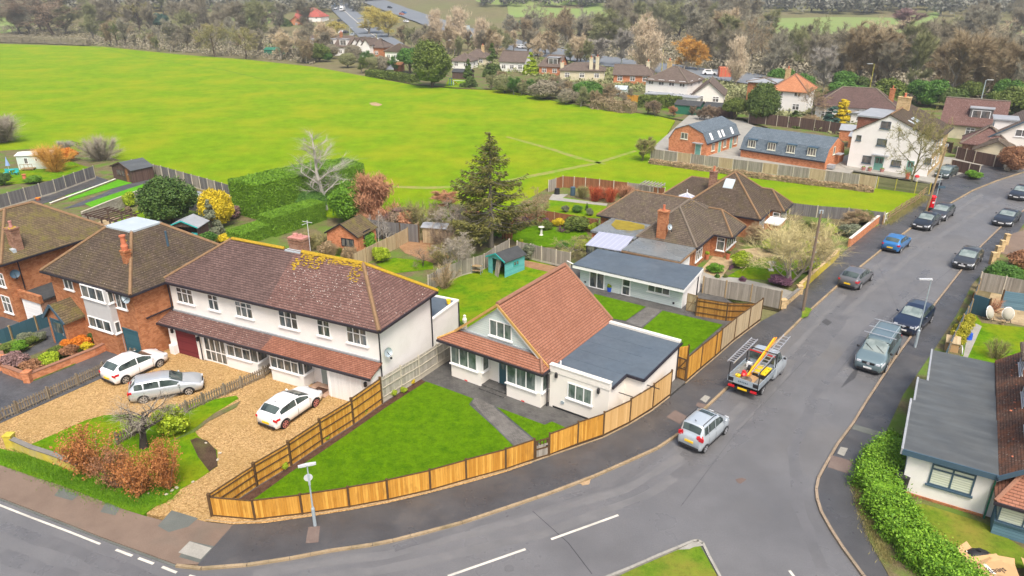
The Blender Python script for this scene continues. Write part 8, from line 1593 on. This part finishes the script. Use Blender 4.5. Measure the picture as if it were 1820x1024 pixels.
for i,(px,py,top,w,lf,lab) in enumerate(((655,60,8,56,"twig_yellow","yellow green willow left of the far road junction"),(692,66,12,50,"twig_yellow","yellow green willow nearest the far lamp post"),(590,64,36,34,"twig_yellow","olive yellow tree between red roofs and the main road"),(1215,124,60,50,"twig_orange","orange twigged willow above the white hipped house"),(1240,126,70,32,"twig_orange","smaller orange willow right of the first"),(1105,118,46,34,"twig_white","pale silver bare tree above the chimneyed bungalow"),(1062,116,64,44,"twig_white","spreading silver bare tree behind the chimneyed bungalow"),(1462,166,76,40,"twig_white","pale trunked tree left of the far yellow lamp"),(1384,34,12,30,"leaf_blue","lone dark tree on the far pasture"),(1605,66,12,50,"twig_purple","purple brown tree crossing the far pasture"),(900,110,74,0,"",""),(1385,172,120,46,"leaf_mid","green ivy covered trees behind the orange roof"),(1420,172,128,40,"leaf_mid","green shrub mass right of the ivy covered trees"),(930,62,34,22,"leaf_blue","dark conifer by the dual carriageway"))):
    if w:PL('tree' if 'leaf' in lf else 'fuzzy' if i<5 else 'far',i % 2,'distant_tree',lab,'tree',px,py,top,w,lf,"bark_pale")
scatter([(900,84),(1060,100),(1100,76),(960,50),(880,56)],14,FK,'bare_tree',"bare tree on the rise beyond the dual carriageway",'tree','trees beyond the dual carriageway',(8,12),['far_brown','far_grey','far_rust'],BB,(1,1.4))
# far wood on the ridge: one mass nobody could count
def far_wood():
    rs_=np.random.RandomState(3);P=[];N=2600
    for _ in range(N):
        a=rs_.uniform(math.radians(42),math.radians(138));r=rs_.uniform(520,760);x,y=r*math.cos(a),r*math.sin(a)
        if abs(x+60)<40 and r<640:continue
        P.append((x,y,hgt(x,y),rs_.uniform(9,15)))
    P=np.array(P);k=90;i=np.repeat(np.arange(len(P)),k);d=unit(rs_.normal(size=(len(i),3)));q=P[i][:,:3]+d*np.stack([P[i][:,3]*.42,P[i][:,3]*.42,P[i][:,3]*.45],1)*rs_.uniform(.5,1,(len(i),1));q[:,2]+=P[i][:,3]*.55
    V,F=leaves(q,1.5,rs_,d);o=bpy.data.objects.new("far_wood",np_mesh("far_wood",V,F,"wood_mass"));sc.collection.objects.link(o);o['kind']='stuff';o['label']="far wood covering the ridge"
leafmat("wood_mass",(.15,.16,.13),(.30,.29,.24),.95,0,.1,.02);far_wood()
def brush(name,label,poly,n,h,size,mat,seed):      # undergrowth nobody could count
    rs_=np.random.RandomState(seed);xs=[p[0] for p in poly];ys=[p[1] for p in poly];Q=[]
    while len(Q)<n:
        x,y=rs_.uniform(min(xs),max(xs)),rs_.uniform(min(ys),max(ys));c=False;j=len(poly)-1
        for i in range(len(poly)):
            if (poly[i][1]>y)!=(poly[j][1]>y) and x<(poly[j][0]-poly[i][0])*(y-poly[i][1])/(poly[j][1]-poly[i][1])+poly[i][0]:c=not c
            j=i
        if c:q=GT(x,y,0) if y<62 else G(x,y,-.1);Q.append((q.x,q.y,q.z))
    Q=np.repeat(np.array(Q),14,axis=0);hh=np.repeat(rs_.uniform(.3,1,n)*h,14);d=unit(rs_.normal(size=(len(Q),3)));d[:,2]=np.abs(d[:,2]);Q=Q+d*hh[:,None]*rs_.uniform(.4,1.1,(len(Q),1))*[1.3,1.3,1]
    V,F=leaves(Q,size,rs_,d);o=bpy.data.objects.new(name,np_mesh(name,V,F,mat));sc.collection.objects.link(o);o['kind']='stuff';o['label']=label
brush("undergrowth","brown undergrowth of the wood behind the far roofs",[(930,82),(1120,108),(1400,142),(1640,182),(1900,200),(1900,66),(1660,62),(1380,66),(1100,60),(1000,62)],5200,3.2,.55,"far_brown",1)
brush("undergrowth","tan scrub behind the left edge of the field",[(160,80),(300,92),(440,102),(560,114),(580,96),(480,50),(300,40),(0,50),(0,64),(160,66)],2600,2.0,.4,"far_brown",2)
brush("undergrowth","olive scrub between the far houses",[(700,104),(900,130),(1100,160),(1300,200),(1480,240),(1640,250),(1560,210),(1300,150),(1000,110),(760,90)],2600,1.3,.4,"far_olive",3)
# rough grass tufts along borders
def tufts(name,label,px,n,h,mat,z=.1,spread=.25,seed=1):
    rs_=np.random.RandomState(seed);A=[np.array(G(a,b,z)) for a,b in px];L=[np.linalg.norm(A[i+1]-A[i]) for i in range(len(A)-1)];i=rs_.choice(len(L),n,p=np.array(L)/sum(L));t=rs_.uniform(0,1,(n,1));A=np.array(A)
    P=A[i]+(A[i+1]-A[i])*t+np.column_stack([rs_.normal(size=(n,2))*spread,np.zeros(n)]);D=unit(np.column_stack([rs_.normal(size=(n,2))*.45,np.ones(n)]));V,F=twig_tris(P,D,h*rs_.uniform(.4,1.2,n),.012,rs_)
    o=bpy.data.objects.new(name,np_mesh(name,V,F,mat));sc.collection.objects.link(o);o['kind']='stuff';o['label']=label
leafmat("blade_green",(.06,.17,.004),(.17,.34,.015));leafmat("blade_dry",(.20,.19,.06),(.38,.33,.13))
tufts("verge_grass_blades","long grass blades on the verge by the pavement",[(0,808),(60,829),(115,853),(165,872),(230,893),(262,899)],12000,.12,"blade_green",.1,.24,1)
tufts("verge_grass_blades","long grass blades on the inner verge",[(30,808),(100,836),(160,862),(240,885),(300,880)],12000,.15,"blade_green",.1,.4,2)
tufts("rough_grass_blades","rough dry grass along the roadside wire fence",[(1572,398),(1605,376),(1645,350)],6000,.35,"blade_dry",.1,.35,3);tufts("rough_grass_blades","rough grass under the right hand hedge",[(1524,860),(1535,905),(1552,950),(1580,1000)],6000,.2,"blade_dry",.1,.18,4)
tufts("rough_grass_blades","rough field grass below the brown garden fence and field fence",[(975,338),(1140,346),(1400,378),(1560,394)],9000,.3,"blade_dry",.0,.5,5);tufts("rough_grass_blades","dry field edge grass behind the left gardens",[(250,300),(330,324),(420,350)],6000,.35,"blade_dry",.0,.4,6)
# ---------------------------------------------------------------- distant houses and traffic
def farhouse(label,px,py,ang,w,d,he,hr,wall="render_white",roof="tile_far",ax='x',s0=None,s1=None,nf=3,nr=2,ch=(),name='house',cat='house',dorm=(),group=None,chm="brick_yellow",z=-.05,wf="upvc_white"):
    o=G(px,py,z);F=Fr((o.x,o.y),ang);T=thing(name,label,cat,(o.x,o.y,z),F.a,group)
    MB().box(0,w,0,d,0,he).obj('wall',wall,T);f,e=hip(-.35,w+.35,-.35,d+.35,he-.02,hr,ax,s0,s1);roofpart(T,f,roof,.15)
    if ax=='y' and s0==0:MB().slab([(0,0,he),(w,0,he),(w/2,0,hr-.15)],.2,(0,1,0)).obj('gable',wall,T)
    if ax=='x' and s1==0:MB().slab([(w,0,he),(w,d,he),(w,d/2,hr-.15)],.2,(-1,0,0)).obj('gable',wall,T)
    if ax=='x' and s0==0:MB().slab([(0,0,he),(0,d,he),(0,d/2,hr-.15)],.2,(1,0,0)).obj('gable',wall,T)
    ridge(T,e,"ridge_grey" if 'orange' not in roof and 'red' not in roof else "ridge_red",.14)
    fl=[(.9,2.1),(3.4,4.6)] if he>4 else [(.8,min(he-.2,2.0))]
    for (z0,z1) in fl:
        for i in range(nf):c=w*(i+.5)/nf;win(T,front(0),c-.65,c+.65,z0,z1,2,.65,wf,"glass_far",False,.1)
        for i in range(nr):c=d*(i+.5)/nr;win(T,rside(w),c-.6,c+.6,z0,z1,2,.65,wf,"glass_far",False,.1)
    for (x,y,top) in ch:chimney(T,x,y,he,top,.9,.7,chm,2)
    for (x,y,ww_,hh,m_) in dorm:q=MB().box(x,x+ww_,y,y+2.2,he+.2,he+.2+hh).obj('dormer',m_,T);win(T,front(y),x+.3,x+ww_-.3,he+.5,he+hh,2,None,wf,"glass_far",False,.1);MB().box(x-.15,x+ww_+.15,y-.15,y+2.4,he+.2+hh,he+.35+hh).obj('dormer_roof',"lead_grey",q)
    return T
farhouse("white rendered house with big grey brown pyramid roof and flat extensions in the distance",1146,178,-35,9.5,8.5,4.3,7.0,ch=((3.2,4.5,8.0),),nf=4)
T=thing("flat_extension","row of low flat roofed white extensions before the pyramid roofed house",'outbuilding',G(1146,186,0),math.radians(-30));MB().box(0,5,0,3,0,2.2).box(5.6,11,-.5,2.6,0,2.1).obj('wall',"render_white",T);MB().box(-.2,5.2,-.2,3.2,2.2,2.35).box(5.4,11.2,-.7,2.8,2.1,2.25).obj('flat_roof',"lead_grey",T);win(T,front(0),1,2.2,.9,1.9,2,None,"upvc_white","glass_far");win(T,front(-.5),7,9,.9,1.8,3,None,"upvc_white","glass_far")
farhouse("cream gabled cottage end with grey roof right of the pyramid roofed house",1230,187,-18,6.2,9.0,2.2,4.9,"render_cream",ax='y',s0=0,s1=0,nf=2,nr=1)
farhouse("orange brick bungalow with dark roof and cream chimney in the distance",1090,149,-14,9.5,7,2.3,4.4,"brick_orange",ax='x',s0=0,s1=2,nf=3,nr=1,ch=((8.2,3.2,5.2),),chm="render_yellowed")
farhouse("distant cream bungalow with three tall yellowed chimneys",995,143,-8,11.5,7,2.6,4.2,"render_yellowed",ax='x',nf=3,nr=2,ch=((8.0,.6,5.6),(9.6,.6,5.9),(.4,2,4.2)),chm="render_yellowed")
farhouse("distant semi with grey roof and white wall left of the gambrel dormer",888,127,-20,7.5,7,2.8,5.4,"render_white",ax='x',s0=0,s1=0,nf=3,nr=1)
farhouse("distant brick semi with gambrel style dark dormer",958,134,-20,6.0,7,2.5,5.2,"brick_orange","tile_far",ax='x',s0=2.0,s1=0,nf=2,nr=2,dorm=((2.2,.6,3.2,2.0,"tile_brown"),))
farhouse("distant white bungalow with brown hip roof right of the big yew",803,122,-20,6,6,2.3,4.3,"render_white",ax='x',nf=2,nr=1);farhouse("distant sandy bungalow with moss topped roof behind the white one",826,116,-16,7,6,2.4,4.6,"render_yellowed",ax='x',nf=2,nr=1,ch=((5,3,5.6),))
farhouse("distant white house with mottled orange roof left of the bright round tree",685,108,-20,7.5,7,3.0,5.2,"render_white","tile_brown",ax='x',nf=3,nr=1)
farhouse("distant long house with dormers and mixed roofs above the field edge",576,98,-22,14,8,3.0,6.4,"render_white","tile_far",ax='x',nf=5,nr=0,dorm=((2.0,.4,2.4,2.2,"render_white"),(6.6,.4,3.0,2.2,"render_white")),ch=((5.4,3.6,7.4),),chm="brick_red")
farhouse("distant cream bungalow with white dormer at the left end of the row",546,92,-20,7,7,2.4,5.4,"render_cream",ax='x',s0=0,s1=0,nf=2,nr=0,dorm=((1.5,.3,2.4,1.8,"render_white"),))
for i,(px,py) in enumerate(((627,100),(636,101),(645,102))):farhouse(("leftmost","middle","rightmost")[i]+" of the three narrow white gables in the distant row",px,py,-20,2.9,7,4.0,6.0,"render_white",ax='y',s0=0,s1=0,nf=1,nr=0)
farhouse("distant red brick and brown roofed house right of the three narrow gables",656,101,-20,6,7,3.2,5.8,"brick_red",ax='x',nf=1,nr=1)
farhouse("distant building with scarlet tiled roof and white wall by the main road",526,44,-10,16,12,4.5,9.5,"render_white","tile_far_red",ax='x',s0=0,nf=3,nr=0,z=.0);farhouse("brown roofed annex behind the scarlet roof",528,27,-8,22,14,5,10,"render_white","tile_far_orange",ax='x',nf=4,nr=0,z=.0)
farhouse("small low annex with scarlet roof left of the white wall",517,47,-10,7,8,3,5.5,"brick_orange","tile_far_red",ax='y',s0=0,nf=1,nr=0,z=.0);farhouse("long white industrial building at the top of the view",500,14,-4,46,24,7,9,"render_white","stone_white",ax='x',nf=7,nr=0,name='warehouse',cat='building',z=5)
farhouse("white house with orange hip roof and yellow chimney behind the conifers",1366,200,-32,6.6,8,4.4,7.2,"render_white","tile_far_orange",ax='y',nf=2,nr=2,ch=((1.8,4,8.0),));farhouse("red brick house end with pale flat roof left of the orange hip roof",1325,184,-30,5.5,7,4.6,5.2,"brick_red","lead_grey",ax='x',nf=1,nr=1)
farhouse("long white house with purple brown hip roof behind the yellow conifer",1446,216,-24,13.5,8,3.0,6.0,"render_white","tile_semi_left",ax='x',nf=4,nr=1,ch=((12.3,4,6.0),),chm="brick_red")
farhouse("flat grey roofed white annex left of the white gabled house",1510,222,-24,9,6,2.3,2.7,"render_white","lead_grey",ax='x',nf=3,nr=0)
farhouse("maroon brown roofed house with black box dormer behind the white gabled house",1668,244,-33,8.5,9,2.4,6.0,"render_yellowed","tile_semi_right",ax='x',s0=0,s1=0,nf=1,nr=1,dorm=((3.6,1.2,3.2,2.3,"wood_slate"),));T=thing("box_dormer_house","white bungalow gable at the top right with navy bargeboard and flat dormer",'house',G(1742,276,0),math.radians(-30));MB().slab([(0,0,0),(9,0,0),(9,0,2.6),(4.8,0,5.6),(0,0,2.4)],.3,(0,1,0)).box(0,9,.3,10,0,2.4).obj('wall',"render_cream",T)
MB().slab([(4.8,-.3,5.75),(9.4,-.3,2.5),(9.4,10,2.5),(4.8,10,5.75)],.14).slab([(4.8,-.3,5.75),(4.8,10,5.75),(-.4,10,2.3),(-.4,-.3,2.3)],.14).obj('roof',"tile_far",T);gutter(T,[((4.8,-.34,5.7),(-.4,-.34,2.25))],"trim_slate",.05,.18,'bargeboard');MB().box(.9,4.4,2.0,6,2.5,5.0).obj('dormer',"render_white",T);MB().box(.6,4.8,1.8,6.2,5.0,5.2).obj('dormer_roof',"lead_grey",T)
win(T,front(0),3.6,6.0,3.2,4.2,3,None,"upvc_white","glass_far");win(T,front(0),1.4,4.0,.5,1.9,2,None,"trim_dark","glass_far");win(T,front(0),6.5,8.6,.8,1.8,3,None,"upvc_white","glass_far")
farhouse("small brown hip roofed garage left of the white bungalow gable",1706,276,-33,6.0,5.5,1.9,4.2,"brick_brown","tile_semi_right",ax='y',nf=0,nr=0,name='garage',cat='garage');farhouse("little grey roofed garage beside the tan driveway",1728,284,-33,5.2,4.5,1.5,3.1,"render_yellowed","tile_grey",ax='y',s0=0,nf=0,nr=0,name='garage',cat='garage')
for px,py,ang,w,d,lab,rf,wl in ((1198,202,-30,5,3.5,"green trimmed shed with dark roof at the far end of the field","felt_shed","bin_green"),(1250,206,-28,5.5,3,"low dark roofed shed behind the mansard end house","felt_shed","wood_dark"),(470,98,-10,6,4,"dark green shed by the far field corner","bin_green","bin_green"),(1092,173,-20,2.6,2.2,"small pale blue shed in the far gardens","lead_pale","clad_pale"),(804,140,-20,5,3,"dark timber shed behind the yellow slide","felt_shed","wood_dark"),(684,124,-10,3,2.4,"pale greenhouse at the field's far edge","polycarb","polycarb"),(700,127,-10,2.6,2,"rusty brown shed right of the pale greenhouse","wood_red","wood_red"),(1490,250,-30,4.5,3,"flat grey roofed shed left of the white gabled house","lead_grey","brick_orange"),(1506,262,-36,3.5,3.5,"grey hipped garden room roof beside the white gabled house","lead_grey","brick_red")):
    o=shed("far_shed",lab,px,py,ang,w,d,1.8,2.5,wl,rf,"trim_dark",ridge_x=True,z=0)
T=thing("container","rust red container in the wood behind the white hipped house",'container',G(1278,138,0),-.1);MB().box(0,5.5,0,2.6,0,2.6).obj('box',"terracotta",T);b=MB()
for i in range(5):b.box(.4+i*1.1,.5+i*1.1,-.05,0,.2,2.5)
b.obj('ribs',"toy_red",T)
b=MB();T=thing("far_fence","pale board fence and orange panel by the white hipped house garden",'fence',G(1104,180,0),-.4);MB().box(0,5,0,.1,0,1.4).obj('panel',"wood_orange",T);MB().box(5,5.15,0,.15,0,1.6).obj('post',"post_wood",T)
# distant traffic: each a car with its own few parts
def farcar(label,px,py,ang,paintm,kind='hatch',z=-.02,group=None,k=1.0):
    c=CARS[kind];p=GT(px,py,.5) if py<62 else G(px,py,.25);key=(kind,paintm)
    if key not in FCAR:
        T=thing('distant_car',label,'car',p,math.radians(ang));L,W=c['L'],c['W'];b=MB()
        b.slab([(L/2,-W/2,.3),(L/2,-W/2,.7),(L*.22,-W/2,.92),(-L*.5,-W/2,.98),(-L*.5,-W/2,.3)],W,(0,1,0)).slab([(L*.2,-W*.43,.9),(.3,-W*.4,1.42),(-L*.38,-W*.4,1.42),(-L*.48,-W*.43,.95)],W*.86,(0,1,0));b.obj('body',paintm,T)
        MB().box(.2-L*.36,.25,-W*.44,W*.44,1.0,1.3).slab([(L*.21,-W*.36,.93),(.33,-W*.34,1.38),(.33,W*.34,1.38),(L*.21,W*.36,.93)],-.04,(0,0,1)).obj('windows',"glass_car",T)
        for x in (L*.31,-L*.31):MB().tube([(x,-W*.51,.32),(x,W*.51,.32)],.32,10).obj('wheels',"tyre",T)
        FCAR[key]=T
    else:T=copy_tree(FCAR[key]);T.location=p;T.rotation_euler=(0,0,math.radians(ang));relabel(T,label)
    T.scale=(k,k,k);return T
FCAR={}
for px,py,a,m_,l in ((607,60,265,"paint_white","white car on the main road beside the chimney of the long house"),(615,60,85,"paint_black","black car on the main road next to the white one"),(627,64,265,"paint_silver","silver car nearest on the main road"),(604,40,85,"paint_darkgrey","dark car by the distant yellow lamp post"),(597,17,265,"paint_white","white car behind the van on the main road"),(596,12,265,"paint_blue","blue car farther up the main road"),(589,4,85,"paint_silver","pale car at the top end of the main road"),
                        (718,25,310,"paint_blue","blue car on the dual carriageway"),(693,15,310,"paint_darkgrey","dark car far along the dual carriageway"),(714,27,310,"terracotta","red car beside the blue one on the dual carriageway"),(722,40,310,"paint_white","white car half hidden by the willow"),(900,78,320,"paint_navy","navy car on the right part of the dual carriageway"),(870,75,320,"paint_darkgrey","dark car left on the dual carriageway beyond the conifer"),(926,86,322,"paint_white","white car by the lamp post on the dual carriageway"),(796,52,315,"paint_white","white car between the poplars"),(1262,133,340,"paint_white","white car glimpsed in the wood"),(640,74,265,"paint_silver","grey car behind the distant dormered roofs")):
    farcar(l,px,py,a,m_)
T=thing("box_van","white box van on the distant main road",'van',GT(609,20,.5),math.radians(265));MB().box(-3,1.6,-1.1,1.1,.6,3.2).box(1.6,3.2,-1.0,1.0,.5,2.2).obj('body',"paint_white",T);MB().box(3.2,3.23,-.9,.9,1.3,2.0).obj('windscreen',"glass_car",T)
for x in (-1.8,2.2):MB().tube([(x,-1.1,.5),(x,1.1,.5)],.5,10).obj('wheels',"tyre",T)
T=thing("motorway_sign","pale sign gantry beside the dual carriageway",'sign',G(735,22,1),-.7);MB().box(-3,3,0,.3,3,8).obj('board',"metal_pale",T);MB().box(-2,-1.7,0,.3,0,3).box(1.7,2,0,.3,0,3).obj('posts',"metal_galv",T)
T=thing("motorway_sign","blue grey road sign half hidden among the poplars",'sign',G(828,68,0),-.2);MB().box(-2,2,0,.2,2.5,5.5).obj('board',"metal_galv",T);MB().box(-1.4,-1.2,0,.2,0,2.5).box(1.2,1.4,0,.2,0,2.5).obj('posts',"metal_galv",T)
# small skylights/aerials on the near roofs and lichen are parts of their houses; haze comes last
# ---------------------------------------------------------------- thin winter haze round the whole place
m=NT("haze_air");pv=m.n("ShaderNodeVolumePrincipled");pv.inputs["Color"].default_value=(.86,.91,.96,1);pv.inputs["Density"].default_value=.00042;pv.inputs["Anisotropy"].default_value=.3
m.t.nodes.remove(m.b);m.t.links.new(pv.outputs[0],m.o.inputs["Volume"])
me=bpy.data.meshes.new("haze");V=[(x,y,z) for z in (-3,95) for y in (-150,2750) for x in (-2700,2700)];me.from_pydata(V,[],[(0,2,3,1),(4,5,7,6),(0,1,5,4),(2,6,7,3),(0,4,6,2),(1,3,7,5)]);me.materials.append(m.m)
o=bpy.data.objects.new("haze",me);sc.collection.objects.link(o);o['kind']='stuff'
